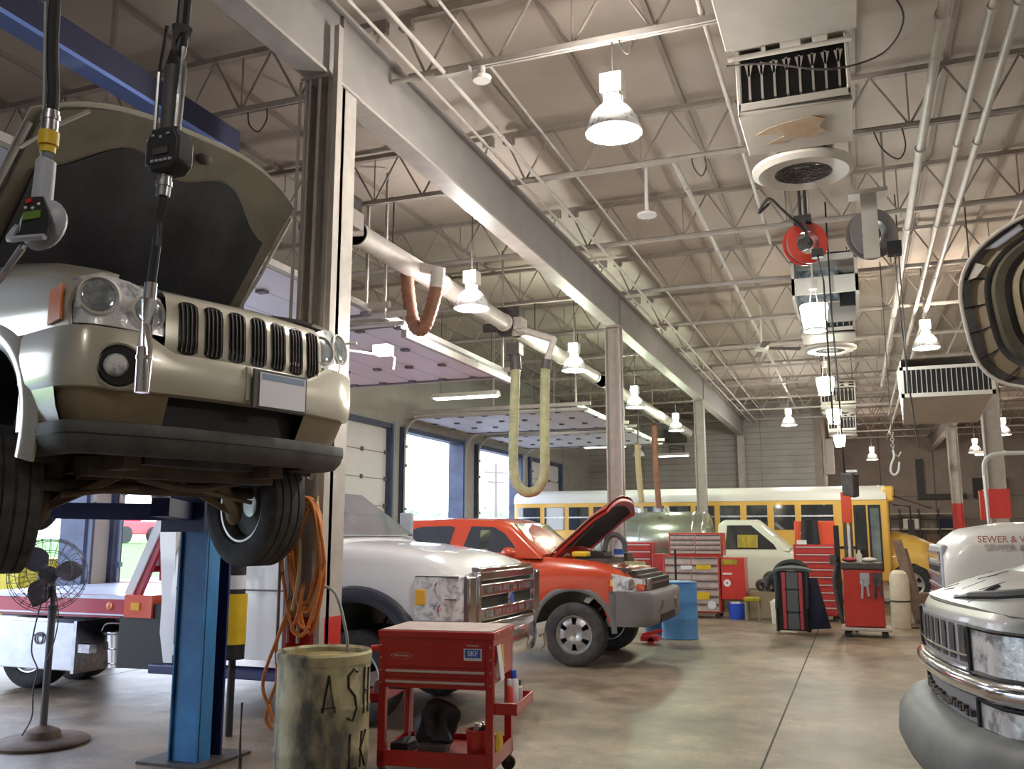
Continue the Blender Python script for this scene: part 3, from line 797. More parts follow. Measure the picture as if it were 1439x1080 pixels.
# ceiling fan
t=thing('ceiling_fan','dark bladed ceiling fan far up over the aisle, left of the square lamps','fan',(-1.47,17.0,4.95))
m=M(); m.lathe([(0,0),(.12,.02),(.14,.08),(.08,.14),(.02,.16),(.02,.9),(0,.9)],(-1.47,17,4.95),(0,0,1),20); m.build('motor',['white_paint'],t)
for k in range(4):
    a=R(12+90*k); c,s=math.cos(a),math.sin(a)
    m=M(); m.slab([(-1.47+c*.12-s*.04,17+s*.12+c*.04,5.0),(-1.47+c*.7-s*.07,17+s*.7+c*.07,4.97),(-1.47+c*.7+s*.07,17+s*.7-c*.07,5.0),(-1.47+c*.12+s*.04,17+s*.12-c*.04,5.02)],.01); m.build('blade',['dark_metal'],t)
# reels
def reel(x,y,z,r,mt,label,face=0):
    t=thing('hose_reel',label,'reel',(x,y,z))
    m=M(); ax=(.45,-.9,-.1)
    m.lathe([(r*.55,-.06),(r,-.06),(r,-.045),(r*.62,-.03),(r*.62,.03),(r,.045),(r,.06),(r*.55,.06)],(x,y,z),ax,36,close=True)
    m.build('drum',[mt],t)
    m=M(); m.lathe([(r*.62,-.03),(r*.9,-.03),(r*.9,.03),(r*.62,.03)],(x,y,z),ax,30,close=True); m.lathe([(0,-.05),(r*.3,-.05),(r*.3,.05),(0,.05)],(x,y,z),ax,24)
    m.build('wound_hose',['black_plastic'],t)
    return t
rd=reel(-.31,8.72,4.33,.20,'reel_red','red hose reel hung below the joists in front of the square lamp')
m=M(); m.box(-.40,-.24,8.60,8.80,4.5,4.58).cyl((-.34,8.7,4.5),(-.34,8.7,5.325),.015).cyl((-.29,8.7,4.5),(-.29,8.7,5.325),.015).beam((-.31,8.58,4.52),(-.27,8.62,4.3),.08,.03).box(-.25,-.15,8.55,8.62,4.14,4.22)
m.build('bracket',['black'],rd)
m=M(); m.tube(spline([(-.6,8.7,4.78),(-.72,8.7,4.68),(-.62,8.66,4.8),(-.5,8.6,4.66),(-.3,8.56,4.4)],6),.014,6); m.build('feed_hose',['black'],rd)
gy=reel(.28,8.75,4.36,.23,'reel_grey','grey hose reel on a plate bracket, right of the red reel')
m=M(); m.box(.20,.34,8.62,8.66,4.1,4.75).box(.1,.44,8.6,8.8,4.72,4.76).cyl((.14,8.7,4.76),(.14,8.7,5.325),.012).cyl((.42,8.7,4.76),(.42,8.7,5.325),.012)
m.build('bracket',['duct_metal'],gy)
m=M(); m.box(.40,.52,8.55,8.66,4.10,4.22); m.build('outlet_box',['black'],gy)
m=M(); m.tube([(.46,8.6,4.1),(.47,8.6,3.5),(.50,8.62,2.9)]+spline([(.50,8.62,2.9),(.52,8.62,2.6),(.54,8.62,2.35)],5),.008,6); m.build('cord',['dark_metal'],gy)
# drop cable with black box in front of bus
t=thing('drop_cord_box','dark connection box hanging on a cable in front of the bus','box',(-.08,13.5,2.13))
m=M(); m.add([(-.16,13.4,2.14),(-.02,13.36,2.10),(.04,13.5,2.12),(-.1,13.55,2.15),(-.17,13.4,2.42),(-.03,13.36,2.40),(.05,13.5,2.40),(-.1,13.55,2.42)],[(0,3,2,1),(4,5,6,7),(0,1,5,4),(1,2,6,5),(2,3,7,6),(3,0,4,7)])
m.build('box_body',['dark_metal'],t,bevel=.01)
m=M(); m.box(-.10,.03,13.38,13.46,2.42,2.45); m.build('top_flap',['white_paint'],t)
m=M(); m.tube([(-.23,8.62,4.2),(-.19,8.7,3.9),(-.17,9.5,3.3),(-.15,11.5,2.8),(-.12,13.45,2.42)],.012,6) if False else m.tube([(-.12,13.45,2.4),(-.13,13.45,3.4),(-.16,13.45,4.5),(-.16,13.45,6.0)],.012,6)
m.build('cable',['black'],t)
t.location=(-.072,12.22,2.08)
m=M(); m.tube([(-.20,8.55,4.16),(-.16,8.55,3.9),(-.155,8.56,3.2),(-.15,8.58,2.55)],.009,6); tag(m.build('air_hose','black'),'thin black hose hanging from the red reel','hose')
# chain hoist hook
t=thing('hook_line','pale lifting hook and chain hanging in front of the tan wall','hook',(.52,13.0,2.35))
m=M(); m.tube([(.50,13,5.3),(.50,13,3.4),(.50,13,2.95)],.008,6); m.build('line',['dark_metal'],t)
m=M()
for k in range(6): m.lathe([(.018,-.004),(.024,-.004),(.024,.004),(.018,.004)],(.50+.006*(k%2),13,2.93-k*.04),(1,0,0) if k%2 else (0,1,0),10,close=True)
m.tube(spline([(.50,13,2.72),(.51,13,2.62),(.47,13,2.52),(.46,13,2.42),(.50,13,2.38),(.55,13,2.43),(.57,13,2.55)],6),.014,8).tube([(.51,13,2.66),(.56,13,2.62),(.6,13,2.68)],.01,6)
m.build('hook',['white_paint'],t)
# AC unit on back wall
t=thing('window_unit','dark wall vent unit high on the grey back wall','vent',(-5.7,31.2,4.4))
m=M(); m.box(-6.1,-5.35,31.15,31.38,4.75,5.2); m.build('upper_box',['dark_metal'],t)
m=M(); m.box(-5.95,-5.45,31.2,31.38,4.25,4.65)
m.build('lower_box',['black'],t)
m=M()
for k in range(6): m.box(-5.93,-5.47,31.18,31.2,4.28+k*.06,4.30+k*.06)
m.build('grille',['duct_metal'],t)
# right side wall fixtures
m=M(); m.box(2.35,2.6,39.8,39.98,3.0,4.6).box(2.6,4.1,39.8,39.98,3.0,3.2); tag(m.build('black_duct','black'),'black L-shaped duct on the tan back wall','duct')
m=M(); m.box(4.35,5.5,39.7,39.98,3.0,3.8); tag(m.build('dark_cabinet','black'),'dark box high on the tan wall right of the red-footed column','box')
m=M(); m.box(-.9,-.6,32.2,32.6,3.6,4.8); tag(m.build('wall_heater','heater_white'),'white upright box at the corner of the grey wall','box')
m=M(); m.box(1.66,1.97,14.0,14.2,1.82,2.22).box(1.6,1.65,14.0,14.1,1.8,2.2); tag(m.build('warning_sign','red_plain'),'red panel in front of the grey column above the white truck','sign')
t=thing('bent_pipe','white pipe bent over at the top, standing behind the white truck','pipe',(1.22,10.4,0))
m=M(); m.tube([(1.26,10.4,0),(1.25,10.4,2.2)]+spline([(1.25,10.4,2.2),(1.26,10.4,2.33),(1.32,10.4,2.40),(1.42,10.4,2.42)],5)+[(2.4,10.4,2.42)],.022,10); m.build('pipe_run',['white_paint'],t)
m=M(); m.cyl((2.4,10.4,2.42),(2.4,10.4,0),.022,n=8); m.build('pipe_leg',['white_paint'],t)
tube_light(3.3,4.1,29.3,3.9,'far fluorescent strip at the right edge behind the bent pipe')
# shelving at the tan wall
t=thing('parts_rack','tall wire parts rack against the tan back wall','shelf',(2.2,39.3,0))
m=M()
for x in (.2,.9,1.6,2.3,3.0,3.7): m.cyl((x,39.2,0),(x,39.2,2.6),.03).cyl((x,39.7,0),(x,39.7,2.6),.03)
m.build('post',['dark_metal'],t)
for z in (.6,1.2,1.8,2.4):
    m=M(); m.box(.2,3.7,39.2,39.7,z,z+.04); m.build('shelf',['duct_metal'],t)
for i,(x,z,w,mt) in enumerate([(.3,1.24,.5,'blue_dark'),(1.0,1.24,.4,'dark_metal'),(1.7,1.84,.6,'white_paint'),(2.5,1.24,.5,'rusty_brown'),(.4,1.84,.4,'dark_metal'),(3.0,1.84,.5,'navy_cloth')]):
    m=M(); m.box(x,x+w,39.25,39.6,z,z+.38); tag(m.build('storage_box',mt,bevel=.01),['dark blue box on the rack, lower left','black box on the rack beside the dark blue box','pale box on the upper rack shelf','brown box on the lower rack shelf','black box on the upper rack shelf, far left','navy box on the upper rack shelf, right'][i],'box')

for pts,l in (([(.35,8.68,5.36),(.42,8.66,5.15),(.55,8.64,5.02),(.62,8.66,5.14),(.6,8.68,5.36)],'loose black wire looping from the joist right of the nearest heater'),
    ([(-1.35,8.68,5.36),(-1.32,8.66,5.22),(-1.25,8.65,5.12),(-1.2,8.66,5.22),(-1.22,8.68,5.36)],'small wire loop hanging from the second joist left of the heater'),
    ([(-4.9,6.27,5.35),(-4.86,6.25,5.2),(-4.76,6.25,5.12),(-4.68,6.25,5.22),(-4.7,6.27,5.36)],'small wire loop under the first joist left of the near column'),
    ([(-.7,6.3,4.98),(-.4,6.26,4.92),(.0,6.26,4.80),(.35,6.28,4.86),(.5,6.3,5.1),(.42,6.3,5.36)],'thin wire sagging in front of the nearest heater louvers'),
    ([(-1.5,6.27,5.36),(-1.47,6.26,5.26),(-1.42,6.26,5.2),(-1.38,6.26,5.3)],'short dangling wire above the brightest lamp')):
    m=M(); m.tube(spline(pts,6),.007,6); tag(m.build('hanging_wire','dark_metal'),l,'wire')
# ================================================================ LIFTED CAR (local frame: nose x=0, heading +x, near side y<0)
JA=R(-14)
J=thing('lifted_car','champagne car raised on a blue lift with its hood open, seen from low in front','car',(-3.04,4.02,1.40),JA,local=(0,0,1.40))
def xf(y):   # plan outline of the nose
    a=abs(y); return -.02-.09*(a/.7)**2 - (max(0,a-.72)/.18)**2*.10
path=[(-.60,-.885),(-.42,-.895),(-.27,-.90),(-.19,-.885),(-.14,-.84)]+[(xf(y),y) for y in (-.72,-.6,-.45,-.3,-.15,0,.15,.3,.45,.6,.72)]+[(-.14,.84),(-.19,.885),(-.27,.90),(-.42,.895),(-.60,.885)]
def along(p,off):   # offset path outwards
    out=[]
    for i,(x,y) in enumerate(p):
        a=p[max(i-1,0)]; b=p[min(i+1,len(p)-1)]; dx,dy=b[0]-a[0],b[1]-a[1]; L=math.hypot(dx,dy) or 1
        out.append((x+dy/L*off,y-dx/L*off))
    return out
def strip(m, rows, sel=None, p=path, cond=None):
    """rows: list of (z, outward offset) or function of y"""
    P=[]
    for z,off in rows:
        q=along(p,off); P.append([(x,y,z(y) if callable(z) else z) for x,y in q])
    vs=[v for r in P for v in r]; W=len(p); fs=[]
    for i in range(len(rows)-1):
        for k in range(W-1):
            if sel and not sel((p[k][1]+p[k+1][1])/2,(p[k][0]+p[k+1][0])/2): continue
            fs.append((i*W+k,i*W+k+1,(i+1)*W+k+1,(i+1)*W+k))
    m.add(vs,fs)
# upper bumper fascia
gz=lambda z0:(lambda y: z0-(.085 if abs(y)<.52 else 0))
m=M(); strip(m,[(gz(2.575),-.06),(gz(2.592),0.0),(gz(2.585),.035),(gz(2.555),.045),(2.42,.05),(2.33,.045),(2.295,.03),(2.285,-.02)])
m.m(1); strip(m,[(2.29,.0),(2.24,-.02),(2.17,-.05),(2.09,-.09)],sel=lambda y,x: abs(y)>.44)  # tucked-under corners browned: their shade is put into the bumper's colour
m.m(0); strip(m,[(2.30,.03),(2.2,.01),(2.1,-.03)],sel=lambda y,x: x<-.3)
bf=m.build('bumper',['jeep_paint','jeep_under'],J,ang=50)
m=M(); strip(m,[(2.30,-.10),(2.08,-.11)],sel=lambda y,x: abs(y)<.54)
m.build('lower_intake',['black'],J)
# seams on the fascia near grille / tow hook covers
m=M(); m.box(-.005,.035,-.045,-.02,2.31,2.49).box(-.01,.035,-.66,-.655,2.3,2.5); m.build('fascia_trim',['jeep_paint'],J)
# black lower lip
def lipz(z0,dz=0): return lambda y: z0+dz*abs(y)**2
m=M(); strip(m,[(2.12,-.08),(2.135,.0),(2.13,.012),(2.09,.016),(2.03,-.002),(1.995,-.035),(1.982,-.08),(2.0,-.16)])

m.build('bumper_lip',['black_plastic'],J,ang=50)
m=M(); strip(m,[(2.076,.0145),(2.07,.0135)]); m.build('lip_groove',['black'],J)
# grille panel
gp=[(xf(y)+.0,y) for y in (-.50,-.4,-.3,-.2,-.1,0,.1,.2,.3,.4,.5,.56)]
m=M(); strip(m,[(2.49,-.03),(2.50,.02),(2.56,.03),(2.72,.02),(2.79,.0),(2.825,-.04),(2.84,-.12)],p=gp)
m.build('grille_panel',['jeep_paint'],J,ang=60)
for i in range(7):
    yc=-.385+i*.1445
    def gpt(y,z,off):
        lean=interp([2.49,2.56,2.72,2.79],[.022,.03,.02,.0],z); return (xf(y)+lean+off,y,z)
    z0=2.505;z1=2.785
    m=M()
    def fn(u,v):
        w=.053; y=yc-w+2*w*u; z=z0+(z1-z0)*v
        if v<.12: z+= .018*(abs(u-.5)*2)**3
        if v>.88: z-= .018*(abs(u-.5)*2)**3
        return gpt(y,z,.004)
    m.grid(fn,6,10)
    s=m.build('grille_slot',['black_gloss'],J)
    b=M()
    for k in range(4):
        y=yc-.037+k*.0247
        b.tube([gpt(y,z0+.012+(z1-z0-.024)*q/6,.010) for q in range(7)],.0042,6)
    b.build('slot_bar',['dark_metal' if k%2 else 'chrome_rough'],s)
# headlights
def headlight(sg):
    def fn(u,v):
        # u from inner to outer and round the corner
        q=u*1.0
        if q<.72:
            y=.50+(.86-.50)*(q/.72); x=xf(y)+.012
        else:
            t=(q-.72)/.28; y=.86+.03*math.sin(t*PI/2); x=xf(.86)+.012-.20*t
        zt=interp([0,.3,.6,1.],[2.785,2.845,2.865,2.80],u)-.0; zb=interp([0,.5,1],[2.585,2.60,2.62],u)
        z=zb+(zt-zb)*v
        x-= .05*v*v
        return (x,sg*y,z)
    m=M(); m.grid(fn,16,6,thick=.02 if sg>0 else -.02)
    h=m.build('headlight',['lamp_lens'],J,ang=60)
    m=M()
    for (uu,vv,r) in ((.60,.54,.090),(.17,.45,.085)):
        c=Vector(fn(uu,vv)); m.lathe([(r*.95,.0),(r*1.12,.020),(r*1.0,.026),(r*.95,.004)],c+Vector((-.002,0,0)),(1,sg*.35 if uu>.5 else 0,0.15),28,close=True)
    m.build('lamp_ring',['white_paint' ,],h)
    m=M()
    for (uu,vv,r) in ((.60,.54,.080),(.17,.45,.074)):
        c=Vector(fn(uu,vv)); m.lathe([(0,-.01),(r*.4,.0),(r,.018),(r*.9,.022),(r*.3,.02),(0,.019)],c+Vector((-.004,0,0)),(1,sg*.35 if uu>.5 else 0,.15),24)
    m.build('reflector',['lamp_dark'],h)
    m=M()
    def fa(u,v):
        x=-.27-.11*u; return (x,sg*(.925),2.625+.175*v-.02*u)
    m.grid(fa,4,4,thick=.012*sg); m.build('side_marker',['amber'],h)
headlight(-1); headlight(1)
# fog lamps
for sg in (-1,):
    yc=sg*.73; x0=xf(.73)+.058
    m=M(); m.lathe([(.085,0),(.098,.012),(.105,0),(.1,-.02),(.085,-.06),(0,-.06)],(x0,yc,2.40),(1,sg*.42,0),28)
    m.lathe([(0,.006),(.094,.006),(.094,.0),(0,.0)],(x0+.006,yc,2.40),(1,sg*.42,0),28)
    f=m.build('fog_lamp_bezel',['black' ],J)
    m=M(); m.lathe([(.0,.02),(.045,.012),(.056,-.005),(.056,-.02),(0,-.02)],(x0+.020,yc+sg*.025,2.40),(1,sg*.42,0),24); m.build('fog_lamp',['lamp_lens'],f)
    m=M(); m.lathe([(.098,.0),(.112,.012),(.120,0),(.115,-.02)],(x0,yc,2.40),(1,sg*.42,0),30,close=True); m.build('ring',['jeep_paint'],f)
# number plate
m=M(); m.box(.045,.06,-.02,.36,2.27,2.485); pl=m.build('number_plate',['black_plastic'],J,bevel=.004)
m=M(); m.box(.0605,.064,.02,.345,2.285,2.47); m.build('plate_face',['sticker_white'],pl)
m=M(); m.box(.0642,.0648,.03,.335,2.43,2.465); m.build('plate_band',['jamb_light'],pl)
# fenders
def fender(sg):
    xs=[-.18,-.3,-.45,-.6,-.8,-1.0,-1.25,-1.5,-1.62]
    def fn(u,v):
        x=-.24-1.40*u
        top=interp([-1.65,-1.0,-.6,-.3,-.18],[3.10,3.05,2.985,2.905,2.855],x)
        w=interp([-1.65,-.6,-.3,-.18],[.90,.895,.885,.865],x)
        prof=[(w,2.59),(w+.012,2.70),(w-.005,top-.12),(w-.05,top-.045),(w-.13,top-.008),(w-.22,top)]
        t=v*5; i=min(int(t),4); f=t-i
        y=prof[i][0]*(1-f)+prof[i+1][0]*f; z=prof[i][1]*(1-f)+prof[i+1][1]*f
        return (x,sg*y,z)
    m=M(); m.grid(fn,14,15,thick=.02*(-sg))
    # lower side panel with the arch cut out
    cx,cz,ri=-1.06,2.12,.50
    def fl(u,v):
        a=-.25+ (PI+.5)*u; c,s=math.cos(a),math.sin(a)
        r0=ri; 
        # outer border: box
        bx=[.5,-.62]; 
        rx=(.50 if c>0 else .58)/max(abs(c),1e-6); rz=(.47 if s>0 else .15)/max(abs(s),1e-6); r1=max(ri+.01,min(rx,rz,.78))
        r=r0+(r1-r0)*v
        return (cx+r*c,sg*(.893),cz+r*s)
    m.grid(fl,36,2,thick=.02*sg)
    m.box(-.64,-.55,sg*.86,sg*.90,2.1,2.6)
    m.box(-1.64,-1.55,sg*.86,sg*.90,1.98,2.65)
    f=m.build('fender',['jeep_paint'],J,ang=45)
    m=M()
    def fr(u,v):
        a=-.28+(PI+.5)*u; r=.47+.16*v; y=.905+.035*math.sin(PI*min(1,v*1.05)); 
        return (cx+r*math.cos(a),sg*y,cz+r*math.sin(a))
    m.grid(fr,36,5,thick=.02*sg); m.build('wheel_arch_flare',['jeep_paint'],f)
    m=M()
    def fi(u,v):
        a=-.35+(PI+.6)*u; return (cx+.47*math.cos(a),sg*(.90-.42*v),cz+.47*math.sin(a))
    m.grid(fi,24,2); m.build('wheel_well',['black'],f)
fender(-1); fender(1)
# engine bay
m=M(); m.box(-1.3,-.18,-.64,.64,2.62,2.66).box(-1.36,-1.28,-.68,.68,2.6,2.98).box(-.16,-.12,-.62,.62,2.66,2.80)
for x,y,w,d,h in ((-.8,-.3,.3,.3,.2),(-.7,.25,.35,.25,.16),(-1.1,.0,.2,.5,.24),(-.45,-.45,.2,.2,.18)): m.box(x-w/2,x+w/2,y-d/2,y+d/2,2.66,2.66+h)
m.build('engine_bay',['black'],J)
m=M(); m.tube(spline([(-.2,-.58,2.84),(-.3,-.5,2.87),(-.25,-.2,2.86),(-.22,.2,2.86),(-.3,.5,2.87)],6),.02,8); m.build('hood_seal',['black_plastic'],J)
# open hood
HX,HZ,HA=-1.25,2.97,R(53)
def hoodp(u,v,n=0,sc=1.):
    y=(u-.5)*2*(.96 if u<.5 else .83)*sc-.05*(1-v)
    e=abs(u-.5)*2
    L=1.22-.20*e**3.2
    s=L*v; crown=.09*(1-e*e)*(.5+.5*v)-.05*max(0,v-.75)**1.5*8*.25
    x=HX+s*math.cos(HA)-(crown+n)*math.sin(HA); z=HZ+s*math.sin(HA)+(crown+n)*math.cos(HA)
    return (x,y,z)
m=M(); m.grid(lambda u,v:hoodp(u,v,.035),20,14,thick=.012); hd=m.build('hood',['jeep_paint'],J)
m=M(); m.grid(lambda u,v:hoodp(.02+.96*u,.02+.965*v,.0),24,16,thick=-.03); m.build('inner_frame',['hood_frame'],hd)
def padp(u,v):
    e=abs(u-.5)*2; vm=.80-.14*math.cos(e*7.0)*.35-.10*e**2
    return hoodp(.5+(u-.5)*.86,.07+(vm-.07)*v,-.022-.012*math.sin(v*PI)*math.cos(u*9)**2)
m=M(); m.grid(padp,28,16,thick=-.02); m.build('insulation_pad',['hood_pad'],hd)
m=M()
for u0 in (.74,.80): 
    a,b,c,d=[hoodp(u0+du,.86+dv-.10*(abs(u0-.5)*2)**2*.3,-.012) for du,dv in ((0,0),(.05,-.005),(.05,.06),(0,.065))]
    m.slab([a,b,c,d],.003)
m.build('hood_label',['white_paint'],hd)
m=M()
for u0,v0 in ((.2,.9),(.35,.93),(.5,.93),(.9,.72),(.86,.6),(.07,.7),(.66,.9)):
    m.ell(hoodp(u0,v0,-.01),.014,.014,.014,8,6)
m.build('mounting_hole',['black'],hd)
m=M(); m.tube([hoodp(.01,.02),hoodp(0,.5,-.01),hoodp(.005,.93,-.01)],.014,6).tube([hoodp(.99,.02),hoodp(1,.5,-.01),hoodp(.995,.93,-.01)],.014,6)
m.tube([hoodp(.0,.8,-.05),hoodp(.06,.93,-.09),hoodp(.12,1.0,-.10)],.012,6)
m.build('gas_strut',['cream_steel'],hd)
m=M(); m.ell(hoodp(.55,.90,-.03),.05,.06,.03,10,6); m.build('hood_latch',['dark_metal'],hd)
# cabin and rear body
def jzt(x): return interp([-4.6,-4.5,-1.62],[2.7,2.78,2.80],x)
m=M(); shell(m,[-1.6,-2.0,-2.6,-3.1,-3.2,-3.3,-3.5,-3.7,-3.9,-4.0,-4.1,-4.4,-4.6],lambda x:arcz(-3.65,2.12,.5,1.98)(x),jzt,lambda x,z:.90-.02*abs(z-2.4))
m.build('body',['jeep_paint','black'],J)
m=M(); shell(m,[-1.75,-2.1,-2.45,-3.2,-4.0,-4.35,-4.6],lambda x:2.76,lambda x:interp([-4.6,-4.35,-4.0,-2.45,-1.75],[2.82,3.25,3.36,3.38,2.86],x),lambda x,z:.87-.16*max(0,(z-2.76)/.6),rnd=.05)
m.build('cabin',['jeep_paint','black'],J)
for sg in (-1,1):
    for a,b,c_,d_ in ((-2.75,-1.98,-2.72,-2.42),(-3.65,-2.85,-3.6,-2.85)):
        m=M(); m.slab([(a,sg*.885,2.84),(b,sg*.885,2.84),(d_,sg*.765,3.26),(c_,sg*.765,3.26)],.006*sg); m.build('side_window',['glass_dark'],J)
m=M(); m.slab([(-1.72,-.78,2.87),(-1.72,.78,2.87),(-2.36,.68,3.36),(-2.36,-.68,3.36)],.01); m.build('windshield',['glass_dark'],J)
# underbody
m=M(); m.box(-4.2,-.25,-.42,.42,2.02,2.16).box(-4.3,-.3,-.52,-.42,1.93,2.05).box(-4.3,-.3,.42,.52,1.93,2.05)
m.box(-.62,-.48,-.6,.6,1.90,2.0).box(-1.15,-1.02,-.55,.55,1.84,1.98).box(-1.9,-1.6,-.5,.5,1.92,2.0)
m.cyl((-.8,-.7,1.86),(-.8,.7,1.86),.035).ell((-1.3,.1,2.0),.35,.2,.14)
m.box(-.50,-.30,-.45,.5,2.0,2.04)
m.tube(spline([(-.6,-.3,1.92),(-.58,.1,1.86),(-.62,.5,1.93)],6),.025,8)
m.build('underbody',['under_dark'],J)
m=M(); m.box(-.9,-.3,-.40,.30,1.96,2.02).cyl((-1.6,.25,1.93),(-4.2,.25,1.93),.035).box(-2.7,-2.2,.02,.32,1.87,1.98).cyl((-1.4,-.1,1.95),(-3.6,-.05,2.0),.04)
m.build('skid_plate',['dark_metal'],J)
for sg in (-1,1):
    m=M(); m.beam((-1.05,sg*.35,1.92),(-.86,sg*.64,1.72),.07,.035).beam((-.62,sg*.32,1.92),(-.86,sg*.64,1.72),.06,.035).ell((-.86,sg*.62,1.75),.06,.05,.09).cyl((-.86,sg*.5,2.35),(-.86,sg*.58,1.85),.045).beam((-.95,sg*.45,2.25),(-.86,sg*.62,2.2),.05,.05).cyl((-.66,sg*.2,1.86),(-.70,sg*.62,1.80),.014)
    m.build('control_arm',['rusty_brown' if sg<0 else 'jeep_under'],J)
for sg in (-1,1):
    make_wheel('front_wheel',.385,.26,J,(-.98 if sg<0 else -.84,sg*.77,1.785),side=sg,style='five',tire='rubber_dusty',steer=R(-17 if sg<0 else -5))
    make_wheel('rear_wheel',.385,.25,J,(-3.65,sg*.76,2.02),side=sg,style='five',tire='rubber_dusty')

# ================================================================ LIFT
t=thing('vehicle_lift','blue two-post lift with overhead beam under the raised car, beside the yellow tube','lift',(-4.52,5.62,0))
def post(px,py,s):
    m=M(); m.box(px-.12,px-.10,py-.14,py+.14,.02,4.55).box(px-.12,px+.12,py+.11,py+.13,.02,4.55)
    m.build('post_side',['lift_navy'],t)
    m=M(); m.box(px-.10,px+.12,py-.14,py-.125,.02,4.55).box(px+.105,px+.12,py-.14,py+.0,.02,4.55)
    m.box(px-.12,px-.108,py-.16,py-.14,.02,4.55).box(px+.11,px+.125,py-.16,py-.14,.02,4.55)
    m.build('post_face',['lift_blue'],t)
    m=M(); m.box(px-.32,px+.25,py-.25,py+.3,0,.02); m.build('base_plate',['dark_metal'],t)
post(-4.555,5.62,1)
m=M(); m.box(-4.72,-4.34,5.30,5.48,1.62,1.95); m.build('carriage',['lift_navy'],t)
m=M(); m.beam((-4.62,5.38,1.76),(-5.74,5.16,1.78),.13,.12,up=(0,0,1)).beam((-4.52,5.36,1.76),(-4.28,4.79,1.78),.12,.12,up=(0,0,1))
m.build('lift_arm',['lift_navy'],t)
m=M(); m.cyl((-5.74,5.16,1.84),(-5.74,5.16,1.925),.06).cyl((-4.28,4.79,1.84),(-4.28,4.79,1.925),.06)
m.build('lift_pad',['pale_building'],t)
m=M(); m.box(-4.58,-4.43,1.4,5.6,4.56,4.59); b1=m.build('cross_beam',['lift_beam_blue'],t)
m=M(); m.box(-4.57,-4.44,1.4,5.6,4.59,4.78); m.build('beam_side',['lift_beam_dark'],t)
t2=t
m=M(); m.box(-4.67,-4.37,1.47,1.72,.02,4.6); m.build('post_face',['lift_blue'],t2)
m=M(); m.box(-4.94,-4.1,1.3,1.9,0,.02); m.build('base_plate',['dark_metal'],t2)
m=M(); m.box(-4.9,-4.34,1.74,1.92,1.62,1.95).beam((-4.82,1.86,1.76),(-5.97,4.25,1.78),.12,.12,up=(0,0,1)).beam((-4.76,1.86,1.76),(-4.81,3.97,1.78),.12,.12,up=(0,0,1)).cyl((-4.81,3.97,1.84),(-4.81,3.97,1.925),.06).cyl((-5.97,4.25,1.84),(-5.97,4.25,1.925),.06); m.build('lift_arm',['lift_navy'],t2)
# safety tube (yellow with black ends)
t=thing('yellow_tube','yellow tube with black ends and a pale label, upright behind the blue lift post','tube',(-5.05,6.35,0))
x,y=-4.84,6.35
m=M(); m.cyl((x,y,.0),(x,y,.62),.03,n=12).cyl((x,y,.60),(x,y,.72),.095,n=24); m.build('lower_part',['bag_black'],t)
m=M(); m.cyl((x,y,.72),(x,y,1.12),.10,n=24); m.build('yellow_sleeve',['yellow'],t)
m=M(); m.cyl((x,y,1.12),(x,y,1.46),.08,n=24).cyl((x,y,1.46),(x,y,1.5),.05); m.build('upper_part',['bag_black'],t)
m=M(); m.cyl((x,y,1.16),(x,y,1.27),.0815,n=24,caps=False); m.build('label_band',['sticker_white'],t)

# ================================================================ OIL GUNS
t=thing('oil_gun','grey oil dispensing gun with green display hanging on a hose, left edge','dispenser',(-2.31,2.0,2.45))
# meter
m=M(); m.tube(spline([(-2.30,2.0,5.2),(-2.33,2.0,4.2),(-2.345,2.0,3.35),(-2.315,2.0,3.02),(-2.32,2.0,2.96)],8),.018,10); m.build('hose',['black'],t)
m=M(); m.tube([(-2.348,1.99,4.0),(-2.368,1.985,3.35),(-2.337,1.985,3.02),(-2.335,1.985,2.97)],.006,6); m.build('hose_highlight',['grey_cable'],t)  # thin grey strand standing in for the highlight along the hose
m=M(); m.cyl((-2.32,2,2.90),(-2.32,2,2.97),.026).cyl((-2.32,2,2.94),(-2.32,2,2.955),.03); m.build('swivel',['chrome_rough'],t)
m=M(); m.cyl((-2.32,2,2.855),(-2.32,2,2.90),.031).cyl((-2.32,2,2.83),(-2.32,2,2.855),.024); m.build('yellow_collar',['yellow'],t)
m=M(); m.tube([(-2.32,2,2.83),(-2.322,2,2.80),(-2.325,2,2.66)],[.022,.03,.032],14); m.build('grip',['meter_grey'],t)
m=M()
def mfn(u,v):
    a=2*PI*u; r=[0,.6,.9,1,.9,.6,0][min(6,int(v*6+.5))]
    return (-2.31+.075*r*math.cos(a)*(1-.0*v),2.0+(-.035+.07*v),2.60+.062*r*math.sin(a)*(1.0 if math.sin(a)>0 else 1.12))
m.grid(mfn,24,6); m.build('meter_body',['meter_grey'],t,ang=50)
m=M(); m.slab([(-2.325,1.962,2.655),(-2.27,1.962,2.65),(-2.243,1.962,2.60),(-2.245,1.962,2.55),(-2.335,1.962,2.56)],-.006); fc=m.build('meter_face',['bag_black'],t)
m=M(); m.box(-2.325,-2.268,1.952,1.957,2.595,2.615); m.build('display',['lcd_green'],fc)
m=M(); m.box(-2.318,-2.30,1.951,1.957,2.638,2.648); m.build('red_button',['red_plain'],fc)
m=M(); m.ell((-2.322,1.956,2.628),.005,.003,.004,8,6).ell((-2.298,1.956,2.624),.005,.003,.004,8,6).ell((-2.28,1.956,2.632),.005,.003,.004,8,6); m.build('button',['sticker_white'],fc)
m=M(); m.tube([(-2.36,2.0,2.57),(-2.39,2.0,2.53),(-2.47,2.0,2.44),(-2.6,2.0,2.34)],[.018,.012,.010,.010],8); m.build('spout',['chrome_rough'],t)
m=M(); m.tube(spline([(-2.385,1.99,2.60),(-2.385,1.97,2.56),(-2.33,1.955,2.55),(-2.25,1.955,2.545)],6),.008,6); m.build('trigger_guard',['meter_grey'],t)

